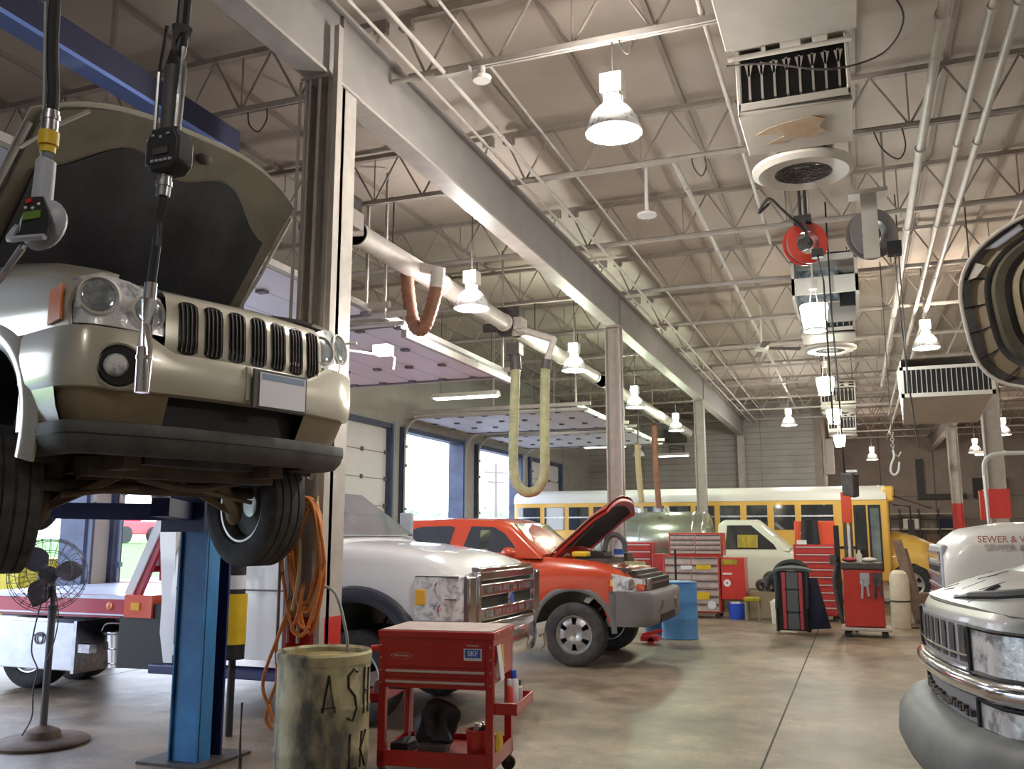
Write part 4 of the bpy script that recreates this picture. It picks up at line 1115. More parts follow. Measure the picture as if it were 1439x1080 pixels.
t=thing('oil_gun','black oil dispensing gun with rigid tube hanging in front of the car headlight','dispenser',(-1.84,2.0,2.70))
m=M(); m.tube(spline([(-1.80,2.0,5.2),(-1.805,2.0,4.2),(-1.815,2.0,3.2),(-1.83,2.0,3.02)],8),.020,10); m.build('hose',['black'],t)
m=M(); m.tube([(-1.818,2.0,3.13),(-1.832,2.0,3.0),(-1.838,2.0,2.80)],[.030,.032,.030],14); m.build('grip',['black_plastic'],t)
m=M(); m.tube([(-1.853,1.975,3.13),(-1.868,1.972,2.98),(-1.872,1.975,2.80)],.006,6).tube([(-1.79,1.98,3.05),(-1.798,1.98,2.9),(-1.80,1.98,2.80)],.007,6); m.build('lever',['chrome_rough'],t)
m=M(); m.add([(-1.875,1.965,2.80),(-1.795,1.965,2.80),(-1.775,1.965,2.76),(-1.775,1.965,2.69),(-1.80,1.965,2.665),(-1.87,1.965,2.665),(-1.895,1.965,2.69),(-1.895,1.965,2.76)]+[(-1.87,2.035,2.80),(-1.80,2.035,2.80),(-1.775,2.035,2.76),(-1.775,2.035,2.69),(-1.80,2.035,2.665),(-1.87,2.035,2.665),(-1.895,2.035,2.69),(-1.895,2.035,2.76)],
 [tuple(range(8)),tuple(reversed(range(8,16)))]+[(k,(k+1)%8,8+(k+1)%8,8+k) for k in range(8)])
mb=m.build('meter_body',['bag_black'],t,bevel=.008)
m=M()
for k in range(5): m.box(-1.868+k*.016,-1.857+k*.016,1.960,1.966,2.692,2.699)
m.ell((-1.866,1.962,2.775),.007,.003,.004,8,6).ell((-1.838,1.962,2.768),.005,.003,.005,8,6).ell((-1.812,1.962,2.775),.007,.003,.004,8,6)
m.box(-1.896,-1.89,1.97,2.02,2.69,2.77)
m.build('button',['meter_grey'],mb)
m=M(); m.box(-1.862,-1.808,1.961,1.966,2.715,2.735); m.build('display',['dark_metal'],mb)
m=M(); m.cyl((-1.845,2,2.665),(-1.85,2,2.60),.020).cyl((-1.848,2,2.63),(-1.848,2,2.645),.024); m.build('swivel',['chrome_rough'],t)
m=M(); m.tube([(-1.85,2,2.60),(-1.862,2,2.45),(-1.872,2,2.33)],.014,10); m.build('tube',['bag_black'],t)
m=M(); m.cyl((-1.872,2,2.34),(-1.874,2,2.285),.018).tube([(-1.874,2,2.29),(-1.878,2,2.15),(-1.879,2,2.02)],[.022,.022,.020],14).cyl((-1.878,2,2.115),(-1.878,2,2.125),.024); m.build('nozzle',['chrome'],t)

# ================================================================ FOREGROUND: drum, cart, hoses, fan
def drum(cx,cy,r,h,tname,label,mats,closed=False,taper=1.):
    t=thing(tname,label,'drum',(cx,cy,0))
    prof=[(r,0),(r+.006,.01),(r-.004,.03)]
    for z in (.33,.36,.62,.65):
        pass
    prof=[(r-.01,.0),(r+.004,.01),(r-.004,.03),(r-.003,h*.34),(r+.002,h*.36),(r-.003,h*.38),(r-.003,h*.64),(r+.002,h*.66),(r-.003,h*.68),(r-.004,h-.02),(r+.006,h-.008),(r-.002,h)]
    m=M(); m.lathe(prof+[(r-.012,h-.01),(r-.014,.03),(0,.02)],(cx,cy,0),(0,0,1),40)
    # rusty inside
    o=m.build('drum_wall',mats,t)
    return t
dr=drum(-3.125,5.0,.285,.89,'steel_drum','dented yellowish steel drum marked ASH in black, used as a trash can',['drum'])
m=M(); m.lathe([(.267,.86),(.266,.2),(0,.2)],(-3.125,5.0,0),(0,0,1),36); m.build('drum_inside',['drum_inside'],dr)
m=M(); m.lathe([(.286,.83),(.292,.885),(.283,.9),(.268,.885),(.268,.83)],(-3.125,5.0,0),(0,0,1),40,close=True); m.build('rim',['drum'],dr)
# handwriting on the drum: strokes follow the surface
def stroke(m,pts,wd=.0075):
    cx,cy,r=-3.125,5.0,.285; P=[]
    for a,z in pts: P.append((cx+r*math.sin(a),cy-r*math.cos(a),z+.045))
    m.tube(P,wd,6)
m=M()
base=math.atan2(3.20,5.07)      # angle facing the camera
def L_(a0,seq): 
    for s_ in seq: stroke(m,[(base-0+a0+dx,z) for dx,z in s_])
# angles grow to the right as seen from the camera
L_(.12,[[(-.13,.53),(-.02,.74)],[(-.02,.74),(.12,.53)],[(-.16,.55),(.14,.56)]])
L_(.62,[[(.14,.745),(.04,.765),(-.10,.73),(-.08,.66),(.08,.61),(.13,.54),(.04,.47),(-.10,.49)]])
L_(1.12,[[(-.12,.77),(-.12,.50)],[(.08,.76),(.06,.50)],[(-.12,.63),(.08,.63)]])
L_(.9,[[(-.3,.40),(-.3,.2)],[(-.3,.2),(-.1,.2)],[(.05,.40),(.0,.2)],[(.0,.30),(.2,.40)],[(.0,.30),(.18,.2)]])
m.build('lettering',['marker'],dr)

# tool cart : near face faces the camera; width along x, depth along y
CX0,CX1,CY0,CY1=-2.98,-2.20,5.42,6.00
ct=thing('tool_cart','red steel tool cart with two drawers and open shelves, in front beside the ASH drum','cart',(-3.02,5.50,0),R(8),local=(-2.98,5.42,0))
m=M()
for x in (CX0,CX1-.05):
    for y in (CY0,CY1-.05):
        m.box(x,x+.05,y,y+.05,.10,.80)
m.build('leg',['cart_red'],ct) if False else None
for x in (CX0,CX1-.05):
    for y in (CY0,CY1-.05):
        m=M(); m.box(x,x+.05,y,y+.05,.11,.9); m.build('corner_post',['cart_red'],ct,bevel=.004)
        m=M(); m.cyl((x+.025,y+.01,.05),(x+.025,y+.04,.05),.048,n=18); m.build('caster',['rubber'],ct)
        m=M(); m.box(x+.01,x+.04,y,y+.05,.06,.12); m.build('caster_fork',['dark_metal'],ct)
m=M(); m.box(CX0,CX1,CY0+.003,CY1,.67,.955); m.build('box_body',['cart_red'],ct,bevel=.004)
m=M(); m.box(CX0-.008,CX1+.008,CY0-.008,CY1+.008,.93,.975); lid=m.build('lid',['cart_red'],ct,bevel=.006)
m=M(); m.box(CX0+.01,CX1-.01,CY0+.01,CY1-.01,.9755,.98); m.build('lid_mat',['cart_top'],lid)
m=M(); m.box(CX0+.055,CX1-.055,CY0-.004,CY0+.02,.745,.915); m.build('front_panel',['cart_red'],ct,bevel=.003)
for z in (.68,.612):
    m=M(); m.box(CX0+.052,CX1-.052,CY0-.004,CY0+.5,z,z+.062); d=m.build('drawer',['cart_red'],ct,bevel=.003)
    m=M(); m.box(CX0+.055,CX1-.055,CY0-.022,CY0-.004,z+.032,z+.048); m.build('drawer_handle',['silver_trim'],d,bevel=.003)
m=M()
for x in (CX0+.015,CX1-.018):
    for z in (.88,.80,.72,.64): m.ell((x,CY0-.002,z),.005,.004,.005,8,6)
for y in (CY0+.12,CY1-.1): m.ell((CX1+.009,y,.955),.004,.007,.007,8,6)
m.build('rivet',['silver_trim'],ct)
# badge and stickers
m=M(); m.lathe([(.070,0),(.072,.001),(.068,.0015)],(0,0,0),(0,0,1),28,close=True)
bd=m.build('maker_badge',['silver_trim'],None); bd.parent=ct; bd.location=(CX0+.16+2.98,CY0-.006-5.42,.815); bd.rotation_euler=(R(90),0,0); bd.scale=(1.,.28,1)
m=M(); m.tube([(CX0+.105+.1*k/30,CY0-.006,.815+.008*math.sin(k*1.35)*(1-.5*(k%5>2))) for k in range(31)],.0022,5); m.build('badge_script',['silver_trim'],ct)
m=M(); m.box(CX1-.195,CX1-.075,CY0-.006,CY0-.0045,.795,.87); st=m.build('sticker',['sticker_white'],ct)
m=M(); m.box(CX1-.188,CX1-.082,CY0-.0065,CY0-.006,.812,.864); m.build('sticker_field',['sticker_blue'],st)
text_part('sticker_text','SKF',.044,'sticker_white',ct,(CX1-.135,CY0-.0075,.838),(R(90),0,0),.0004,.001)
m=M(); m.tube([(CX1-.175+.08*k/24,CY0-.006,.889+.006*math.sin(k*1.5)) for k in range(25)],.0022,5); m.build('sticker_script',['silver_trim'],ct)
# lower shelf
m=M(); m.box(CX0,CX1,CY0,CY1,.175,.185).box(CX0,CX1,CY0,CY0+.012,.12,.22).box(CX0,CX1,CY1-.012,CY1,.12,.22).box(CX0,CX0+.012,CY0,CY1,.12,.22).box(CX1-.012,CX1,CY0,CY1,.12,.22)
m.build('lower_shelf',['cart_red'],ct,bevel=.003)
# side trays
m=M(); m.box(CX1,CX1+.15,CY0+.03,CY1-.02,.46,.47).box(CX1+.14,CX1+.15,CY0+.03,CY1-.02,.46,.53).box(CX1,CX1+.15,CY0+.03,CY0+.04,.46,.53).box(CX1,CX1+.15,CY1-.03,CY1-.02,.46,.53)
m.build('side_tray',['cart_red'],ct,bevel=.003)
m=M(); m.box(CX0-.13,CX0,CY0+.05,CY1-.05,.50,.51).box(CX0-.13,CX0-.12,CY0+.05,CY1-.05,.5,.56).box(CX0-.13,CX0,CY0+.05,CY0+.06,.5,.56); m.build('side_tray',['cart_red'],ct)
def cw(x,y):   # cart local -> world
    a=R(8); dx,dy=x+2.98,y-5.42
    return (-3.02+dx*math.cos(a)-dy*math.sin(a),5.50+dx*math.sin(a)+dy*math.cos(a))
def spray(x,y,z,r,h,bm,cm,label,name='spray_can',cap=.22):
    X,Y=cw(x,y); t=thing(name,label,'can',(X,Y,z))
    m=M(); m.lathe([(0,0),(r,0),(r,h*(1-cap-.08)),(r*.6,h*(1-cap)),(0,h*(1-cap))],(X,Y,z),(0,0,1),20); m.build('can_body',[bm],t)
    m=M(); m.lathe([(r*.62,h*(1-cap)),(r*.62,h*.96),(r*.5,h),(0,h)],(X,Y,z),(0,0,1),20); m.build('cap',[cm],t)
spray(CX1+.075,CY0+.27,.471,.033,.235,'sticker_white','blue_bucket','white spray can with blue top in the cart side tray')
spray(CX1+.065,CY0+.18,.471,.026,.19,'red_plain','white','small red and white bottle in the cart side tray',name='bottle')
spray(CX1+.09,CY0+.36,.471,.028,.16,'white_paint','dark_metal','pale can behind the blue topped can in the cart side tray')
X,Y=cw(CX1+.07,CY0+.10)
m=M(); m.lathe([(.036,0),(.056,0),(.056,.045),(.036,.045)],(X,Y,.471),(0,0,1),28,close=True); tag(m.build('tape_roll','white_paint'),'roll of pale tape lying at the front of the cart side tray','tape')
m=M(); a,b=cw(CX1+.012,CY0+.06),cw(CX1+.012,CY0+.16)
m.slab([(a[0],a[1],.885),(b[0],b[1],.885),(b[0]+.03,b[1],.67),(a[0]+.03,a[1],.66)],.004); tg=m.build('hang_tag','sticker_white'); tag(tg,'printed white tag hanging on the right side of the tool cart','tag')
m=M(); a,b=cw(CX1+.02,CY0+.16),cw(CX1+.02,CY0+.20); m.slab([(a[0],a[1],.88),(b[0],b[1],.88),(b[0]+.01,b[1],.74),(a[0]+.01,a[1],.74)],.006); tag(m.build('yellow_strip','yellow'),'narrow yellow strip hanging behind the white tag on the cart','tag')
# things on the lower shelf
X,Y=cw(CX1-.13,CY0+.12); t=thing('plastic_tub','small red tub full of hardware on the lower shelf of the cart','tub',(X,Y,.186))
m=M(); m.lathe([(0,0),(.068,0),(.078,.15),(.084,.155),(.084,.165),(.07,.165),(.062,.01),(0,.01)],(X,Y,.186),(0,0,1),28); m.build('tub_body',['red_plain'],t)
m=M()
for k in range(16):
    a=random.random()*6.28; r=random.random()*.05; m.cyl((X+r*math.cos(a),Y+r*math.sin(a),.33),(X+r*math.cos(a)+.02,Y+r*math.sin(a),.37+random.random()*.02),.008,n=6)
m.build('hardware',['chrome_rough'],t)
m=M(); m.ell((0,0,0),.012,.07,.07,10,16); X,Y=cw(CX1-.015,CY0+.14)
o=m.build('yellow_reel','yellow'); o.location=(X+.01,Y+.03,.262); tag(o,'round yellow tool at the right end of the lower cart shelf','tool')
X,Y=cw(CX0+.34,CY0+.22)
m=M(); rnd=random.Random(5)
def lump(u,v):
    a=2*PI*u; r=math.sin(PI*v); k=1+.25*math.sin(3*a+2*v*5)+.15*math.sin(7*a)
    return (X+.14*r*k*math.cos(a),Y+.10*r*k*math.sin(a),.19+.12*(1-math.cos(PI*v))*(1+.35*math.sin(a*2+1)))
m.grid(lump,26,12); tag(m.build('black_bag','bag_black'),'crumpled black bag on the lower shelf of the cart','bag')
X,Y=cw(CX0+.17,CY0+.2)
m=M(); m.box(X-.11,X+.02,Y-.10,Y+.12,.187,.24); tag(m.build('black_tray','black',bevel=.006),'flat black tray on the left of the lower cart shelf','tray')
X,Y=cw(CX0+.36,CY0+.10)
m=M(); m.box(X-.10,X+.10,Y-.05,Y+.03,.187,.25); tag(m.build('dark_case','dark_metal',bevel=.006),'low dark case in front of the black bag on the cart','case')
X,Y=cw(CX0+.12,CY0+.3)
m=M(); m.cyl((X,Y,.19),(X+.01,Y,.60),.009,n=8); tag(m.build('thin_rod','silver_trim'),'thin pale rod standing on the lower cart shelf','rod')
# things between drum and cart
X,Y=cw(CX0-.06,CY0+.10)
m=M(); m.cyl((X-.03,Y,.84),(X+.05,Y,.85),.022,n=12).cyl((X+.05,Y,.85),(X+.06,Y,.85),.03,n=12); tag(m.build('hand_tool','red_plain'),'red tool handle sticking out on the left side of the cart','tool')
X,Y=cw(CX0-.06,CY0+.14)
m=M(); m.lathe([(0,0),(.028,0),(.028,.09),(.015,.12),(0,.12)],(X,Y,.511),(0,0,1),16); tag(m.build('small_bottle','grey_cable'),'small grey bottle in the left side tray of the cart','bottle')

# orange hoses coiled on the near column
t=thing('orange_hose','orange air hose coiled in loops on the near column above the drum','hose',(-3.5,5.2,.6))
m=M(); rnd=random.Random(2)
hx=-3.40
for k in range(7):
    dx=rnd.uniform(-.02,.03); w=.105+.012*k*.5; zt=1.86-rnd.random()*.06; zb=.97+rnd.random()*.28; y=5.19-.011*k
    m.tube(spline([(hx+dx-w,y,zb+.35),(hx+dx-w*1.05,y,(zt+zb)/2+.1),(hx+dx-w*.5,y,zt-.06),(hx+dx,y,zt),(hx+dx+w*.55,y,zt-.08),(hx+dx+w,y,(zt+zb)/2),(hx+dx+w*.9,y,zb+.25),(hx+dx+w*.3,y,zb),(hx+dx-w*.45,y,zb+.05),(hx+dx-w,y,zb+.35)],6),.0115,7)
m.tube(spline([(hx-.07,5.14,1.2),(hx-.14,5.12,.98),(hx-.22,5.10,.75),(hx-.23,5.09,.62),(hx-.17,5.09,.5),(hx-.15,5.09,.42)],7),.0115,7)
m.tube(spline([(hx-.08,5.14,1.1),(hx-.16,5.12,.92),(hx-.14,5.11,.7),(hx-.17,5.10,.58),(hx-.20,5.09,.45),(hx-.15,5.09,.38)],7),.0115,7)
m.tube(spline([(hx+.02,5.14,1.3),(hx-.02,5.13,1.08),(hx-.05,5.12,1.0),(hx+.02,5.12,.96),(hx+.08,5.12,1.02)],7),.0115,7)
m.build('coil',['orange_hose'],t)
m=M(); m.tube(spline([(-3.33,5.18,1.85),(-3.31,5.16,1.5),(-3.34,5.16,1.1)],6),.012,7).tube(spline([(-3.42,5.12,1.6),(-3.40,5.1,1.35),(-3.44,5.1,1.12)],6),.012,7); m.build('tan_section',['tan_hose'],t)
m=M(); m.box(-3.54,-3.40,5.10,5.24,1.78,1.83).box(-3.37,-3.30,5.18,5.25,1.55,1.66).cyl((-3.33,5.2,1.35),(-3.33,5.2,1.5),.03); m.build('hose_hook',['cream_steel'],t)
m=M(); m.tube(spline([(-3.30,5.2,1.28),(-3.18,5.2,1.22),(-3.10,5.2,1.0),(-3.09,5.22,.86)],7),.010,6); tag(m.build('grey_cable','grey_cable'),'grey cable drooping from the near column into the drum','cable')
m=M(); m.tube([(-3.72,5.0,.55),(-3.72,5.0,.3),(-3.715,5.0,.12)],.008,6).cyl((-3.715,5.0,.12),(-3.715,5.0,.22),.013,n=8); tag(m.build('air_coupling','dark_metal'),'thin dark air line end hanging left of the drum','cable')

# pedestal fan
t=thing('pedestal_fan','grey pedestal fan with round base standing in front of the flatbed','fan',(-6.05,5.62,0))
x,y=-6.03,5.62
m=M(); m.lathe([(0,.0),(.34,.0),(.35,.02),(.33,.035),(.14,.05),(.12,.10),(.05,.13),(.03,.14),(0,.14)],(x,y,0),(0,0,1),40); m.build('base',['rusty_brown'],t)
m=M(); m.cyl((x,y,.13),(x,y,1.0),.028,n=14).cyl((x,y,1.0),(x-.01,y,1.20),.02,n=12).cyl((x,y,.95),(x,y,1.05),.034,n=12); m.build('pole',['fan_grey'],t)
fa=(.75,-.62,.25)
m=M()
d,a_,t_=frame(fa); c0=Vector((x-.05,y-.02,1.29))
for r,dd in ((.28,.0),(.275,.06),(.24,.10),(.16,.12),(.08,.13),(.29,-.06),(.2,-.11)): m.lathe([(r,dd-.003),(r+.005,dd),(r,dd+.003)],c0,fa,40,close=True)
for k in range(28):
    q=2*PI*k/28; u=a_*math.cos(q)+t_*math.sin(q)
    m.tube([c0+u*.05+d*.13,c0+u*.2+d*.115,c0+u*.30,c0+u*.2-d*.11,c0+u*.05-d*.12],.0022,4)
m.build('cage',['fan_grey'],t)
m=M(); m.cyl(c0-d*.18,c0-d*.02,.07,n=18); m.build('motor',['fan_grey'],t)
for k in range(3):
    q=2*PI*k/3+.9; m=M()
    def bl(u,v):
        rr=.05+.22*u; an=q+(v-.5)*(1.25*math.sin(PI*min(1,.25+.75*u)))
        return c0+(a_*math.cos(an)+t_*math.sin(an))*rr+d*(.03*(v-.5)*2)
    m.grid(bl,8,6,thick=.003); m.build('blade',['fan_blade'],t)
m=M(); m.tube(spline([(x-.03,y-.03,1.25),(x-.10,y-.05,.95),(x-.13,y-.05,.7),(x-.06,y-.04,.55),(x-.1,y-.03,.4),(x-.08,y-.04,.2),(x-.1,y-.1,.07)],6),.006,6).tube(spline([(x+.03,y-.03,1.22),(x+.11,y-.04,.95),(x+.08,y-.05,.72),(x+.02,y-.04,.62)],6),.005,6); m.build('cord',['fan_grey'],t)

for o in COL.objects:
    if o.name.startswith('oil_gun') and o.type=='EMPTY': o.location.z -= .045 if o.location.x<-2 else .022

g=[o for o in COL.objects if o.type=='EMPTY' and o.name.startswith('oil_gun') and o.location.x<-2][0]
c0=Vector((-2.305,2.0,2.61))-Vector(OFF[g.name])
for o in kids(g):
    if o.name.startswith(('meter','trigger')):
        for q in [o]+kids(o):
            for v in q.data.vertices: v.co=c0+(v.co-c0)*1.25
# ================================================================ WHITE PICKUP CAB WITH RED FLATBED
F=thing('flatbed_truck','white truck with chrome grille, black wheel arches and a red flatbed behind the lift','truck',(-3.1,8.0,0))
cy=8.0
def fzt(x): return sm([-6.05,-4.35,-3.9,-3.5,-3.25,-3.1],[1.50,1.50,1.475,1.42,1.35,1.27],x)
arc=arcz(-4.08,.45,.60,.50)
m=M(); shell(m,[-6.05,-5.6,-5.2,-4.9,-4.75,-4.69,-4.67,-4.6,-4.45,-4.3,-4.1,-3.9,-3.7,-3.56,-3.49,-3.47,-3.4,-3.25,-3.14,-3.10],arc,fzt,lambda x,z: (1.02-.03*abs(z-.9))*(1 if x<-3.3 else 1-.06*((x+3.3)/.2)**2)-(.05*max(0,z-1.22)/.25 if x>-4.3 else 0),cy=cy,ns=9,rnd=.07,crown=.05)
m.build('body',['ford_white','black'],F)
def roofz(x): return interp([-6.05,-5.95,-5.6,-5.05,-4.40],[1.60,1.95,2.02,2.0,1.53],x)
m=M(); shell(m,[-6.03,-5.95,-5.6,-5.05,-4.8,-4.40],lambda x:1.49,roofz,lambda x,z:.98-.22*max(0,(z-1.49)/.5),cy=cy,rnd=.05)
m.build('cab',['ford_white','black'],F)
m=M(); m.slab([(-4.42,cy-.84,1.585),(-4.42,cy+.84,1.585),(-4.99,cy+.72,2.005),(-4.99,cy-.72,2.005)],.02); m.build('windshield',['glass_grey'],F)
for sg in (-1,1):
    m=M(); m.slab([(-4.62,cy+sg*.985,1.55),(-5.85,cy+sg*.985,1.55),(-5.8,cy+sg*.81,1.93),(-5.12,cy+sg*.81,1.93)],.008*sg); m.build('side_window',['glass_grey'],F)
    m=M(); m.slab([(-4.42,cy+sg*.93,1.53),(-4.47,cy+sg*.93,1.53),(-5.06,cy+sg*.79,2.0),(-5.0,cy+sg*.79,2.0)],.012*sg); m.build('pillar_trim',['chrome_rough'],F)
    # door lines + mirror
    m=M(); m.box(-5.99,-4.72,cy+sg*1.02,cy+sg*1.026,1.10,1.115).box(-4.80,-4.79,cy+sg*1.01,cy+sg*1.03,.6,1.48).box(-5.98,-5.97,cy+sg*1.01,cy+sg*1.03,.6,1.48); m.build('door_seam',['door_seam'],F)
    m=M(); m.box(-5.88,-5.70,cy+sg*1.02,cy+sg*1.045,1.17,1.20); m.build('door_handle',['ford_white'],F)
    m=M(); m.box(-4.76,-4.62,cy+sg*1.22,cy+sg*1.30,1.52,1.84).beam((-4.68,cy+sg*.98,1.56),(-4.69,cy+sg*1.24,1.62),.03,.03); m.build('mirror',['meter_grey'],F,bevel=.02)
    # flare
    m=M()
    def fl(u,v):
        a=-.02+(PI+.04)*u; r=.58+.15*v; return (-4.08+r*math.cos(a),cy+sg*(1.03+.05*math.sin(PI*min(1,.15+v*.85))-.05*(v>.95)),.45+r*math.sin(a))
    m.grid(fl,32,5,thick=.03*sg); m.build('wheel_arch_flare',['flare_black'],F)
    m=M()
    def fw(u,v):
        a=-.02+(PI+.04)*u; return (-4.08+.585*math.cos(a),cy+sg*(1.03-.4*v),.45+.585*math.sin(a))
    m.grid(fw,24,2); m.build('wheel_well',['black'],F)
    make_wheel('front_wheel',.395,.26,F,(-4.08,cy+sg*.88,.395),side=sg)
    make_wheel('rear_wheel',.395,.30,F,(-8.35,cy+sg*.33,.395),side=sg,style='steel')
    # running board
    m=M(); m.box(-6.2,-4.75,cy+sg*.85,cy+sg*1.10,.34,.42); m.build('running_board',['lift_navy'],F,bevel=.01)
    # headlight cluster
    m=M()
    def hl(u,v):
        x=-3.50+.40*min(1,u*1.25); y=cy+sg*(1.025-.06*max(0,u-.5)*2-.20*max(0,u-.78)/.22); return (x,y,.90+.35*v)
    m.grid(hl,14,6,thick=.015*sg); h=m.build('headlight',['lamp_lens'],F,ang=60)
    m=M(); m.box(-3.50,-3.40,cy+sg*1.02,cy+sg*1.045,1.02,1.15); m.build('turn_lamp',['amber_yellow'],h,bevel=.006)
    m=M(); m.box(-3.50,-3.12,cy+sg*1.015,cy+sg*1.036,1.068,1.078).box(-3.50,-3.11,cy+sg*1.0,cy+sg*1.036,1.245,1.26); m.build('lamp_divider',['chrome_rough'],h)
    for (xx,zz) in ((-3.27,1.16),(-3.24,.98)):
        m=M(); m.lathe([(0,-.01),(.05,.0),(.065,.02),(.06,.03),(0,.012)],(xx,cy+sg*1.005,zz),(.25,sg*1,0),22); m.build('reflector',['chrome'],h)
    m=M(); m.box(-3.10,-3.03,cy+sg*.70,cy+sg*.965,.86,1.26); m.build('grille_side',['chrome'],F,bevel=.02)
# grille
m=M(); m.box(-3.11,-3.05,cy-.78,cy+.78,.84,1.24); g=m.build('grille',['black'],F)
m=M(); m.beam((-3.05,cy-.76,1.25),(-3.05,cy+.76,1.25),.06,.08).beam((-3.06,cy-.74,1.30),(-3.10,cy+.74,1.30),.10,.05).beam((-3.04,cy-.74,.84),(-3.04,cy+.74,.84),.05,.035)
for sg in (-1,1): m.beam((-3.04,cy+sg*.75,.83),(-3.04,cy+sg*.75,1.27),.07,.05)
m.build('grille_frame',['chrome'],g,bevel=.012)
for z in (1.13,.93):
    m=M(); m.box(-3.05,-3.015,cy-.73,cy+.73,z-.055,z+.055); b=m.build('grille_bar',['chrome'],g,bevel=.012)
    m=M()
    for k in range(6): m.box(-3.013,-3.010,cy-.62+k*.215,cy-.46+k*.215,z-.025,z+.025)
    m.build('bar_slot',['dark_metal'],b) if False else m.build('bar_slot',['lamp_dark'],g)
m=M(); m.lathe([(0,.02),(.055,.015),(.06,0),(0,0)],(-3.01,cy,1.03),(1,0,0),28); o=m.build('emblem',['chrome'],g); 
m=M(); m.lathe([(0,.024),(.045,.02),(.047,.0),(0,0)],(-3.01,cy,1.03),(1,0,0),28); m.build('emblem_field',['sticker_blue'],g)
# bumper
m=M()
def bp(u,v):
    y=(u-.5)*2; return (-3.01-.10*abs(y)**3+.03*math.sin(PI*v),cy+1.02*y,.50+.26*v)
m.grid(bp,16,6,thick=.04); m.build('bumper',['chrome'],F)
F.scale=(1,.93,1); F.location.y=7.93
m=M(); m.tube([(-2.99,cy+.8,.62),(-2.94,cy+.8,.65),(-2.92,cy+.8,.54),(-2.97,cy+.8,.48)],.02,8); m.build('tow_hook',['chrome'],F)
m=M(); m.box(-9.6,-3.3,cy-.42,cy-.30,.50,.72).box(-9.6,-3.3,cy+.30,cy+.42,.50,.72).box(-6.7,-6.15,cy-.95,cy+.95,.35,.95); m.build('chassis',['black'],F)
# flatbed
m=M(); m.box(-8.76,-6.35,7.12,9.25,.97,1.01); m.build('bed_deck',['bed_deck'],F)
m=M(); m.box(-8.76,-6.63,7.04,7.12,.83,1.02).box(-8.76,-6.63,9.25,9.33,.83,1.02).box(-8.76,-6.6,7.10,7.2,.80,.84); m.build('bed_rail',['red_rail'],F)
m=M(); m.box(-8.76,-6.63,7.03,7.045,.985,1.02).box(-8.76,-6.63,7.03,7.045,.83,.845); m.build('rail_edge',['bed_deck'],F)
m=M(); m.box(-6.63,-6.30,7.02,7.16,.82,1.03).box(-6.63,-6.30,9.21,9.35,.82,1.03); m.build('bed_corner',['red_orange'],F)
m=M(); m.box(-6.54,-6.44,7.005,7.02,.89,.96); m.build('marker_lamp',['amber_yellow'],F)
m=M(); m.lathe([(0,.02),(.035,.015),(.04,0),(0,0)],(-6.82,7.04,.92),(0,-1,0),18); m.build('marker_lamp',['amber'],F)
m=M()
m.beam((-6.60,7.14,1.02),(-6.17,7.14,1.95),.05,.12).beam((-6.60,9.22,1.02),(-6.17,9.22,1.95),.05,.12).box(-6.22,-6.12,7.1,9.26,1.90,2.02).beam((-6.48,7.14,1.28),(-6.48,9.22,1.28),.04,.08)
m.build('headache_rack',['red_rail'],F)
m=M(); m.beam((-6.66,7.12,1.02),(-6.24,7.12,1.9),.05,.09).box(-6.46,-6.42,7.2,9.16,1.30,1.62).box(-6.30,-6.16,7.2,9.1,1.02,1.12); m.build('rack_panel',['ford_white'],F)
m=M(); m.box(-6.38,-6.34,7.2,9.16,1.16,1.48); m.build('rack_red_panel',['red_rail'],F)
m=M(); m.add([(-6.24,6.99,1.70),(-6.05,6.99,1.70),(-6.0,6.99,.95),(-6.0,6.99,.43),(-6.10,6.99,.43),(-6.16,6.99,.7),(-6.16,6.99,1.0)]+[(-6.24,7.2,1.70),(-6.05,7.2,1.70),(-6.0,7.2,.95),(-6.0,7.2,.43),(-6.10,7.2,.43),(-6.16,7.2,.7),(-6.16,7.2,1.0)],[tuple(range(7)),tuple(reversed(range(7,14)))]+[(k,(k+1)%7,7+(k+1)%7,7+k) for k in range(7)]); m.build('cab_rear_panel',['ford_white'],F)
m=M(); m.box(-9.4,-7.28,7.08,7.42,.28,.74); tb=m.build('underbody_toolbox',['toolbox_steel'],F,bevel=.01)
m=M(); m.box(-7.28,-7.24,7.06,7.6,.26,.76).box(-7.26,-7.08,7.08,7.2,.46,.54); m.build('box_bracket',['chrome_rough'],tb)
for x in (-8.52,-7.72):
    m=M(); m.lathe([(.045,0),(.06,.0),(.06,.012),(.045,.012)],(x,7.07,.58),(0,-1,0),20,close=True).box(x-.06,x+.06,7.05,7.07,.60,.62); m.build('latch',['dark_metal'],tb)
m=M(); m.cyl((-6.88,7.35,.32),(-6.88,7.35,.66),.17,.205,n=28); fb=m.build('chrome_bucket',['chrome'],F)  # chrome bucket under the flatbed, kept as a part of the truck
m=M()
for z in (.36,.50,.64): m.lathe([(.17+.035*(z-.32)/.34+.002,-.008),(.18+.035*(z-.32)/.34+.006,0),(.17+.035*(z-.32)/.34+.002,.008)],(-6.88,7.35,z),(0,0,1),28,close=True)
m.tube(spline([(-7.05,7.2,.66),(-6.95,7.16,.74),(-6.75,7.16,.74),(-6.68,7.2,.68)],6),.008,6)
m.build('hoop_band',['chrome_rough'],fb)

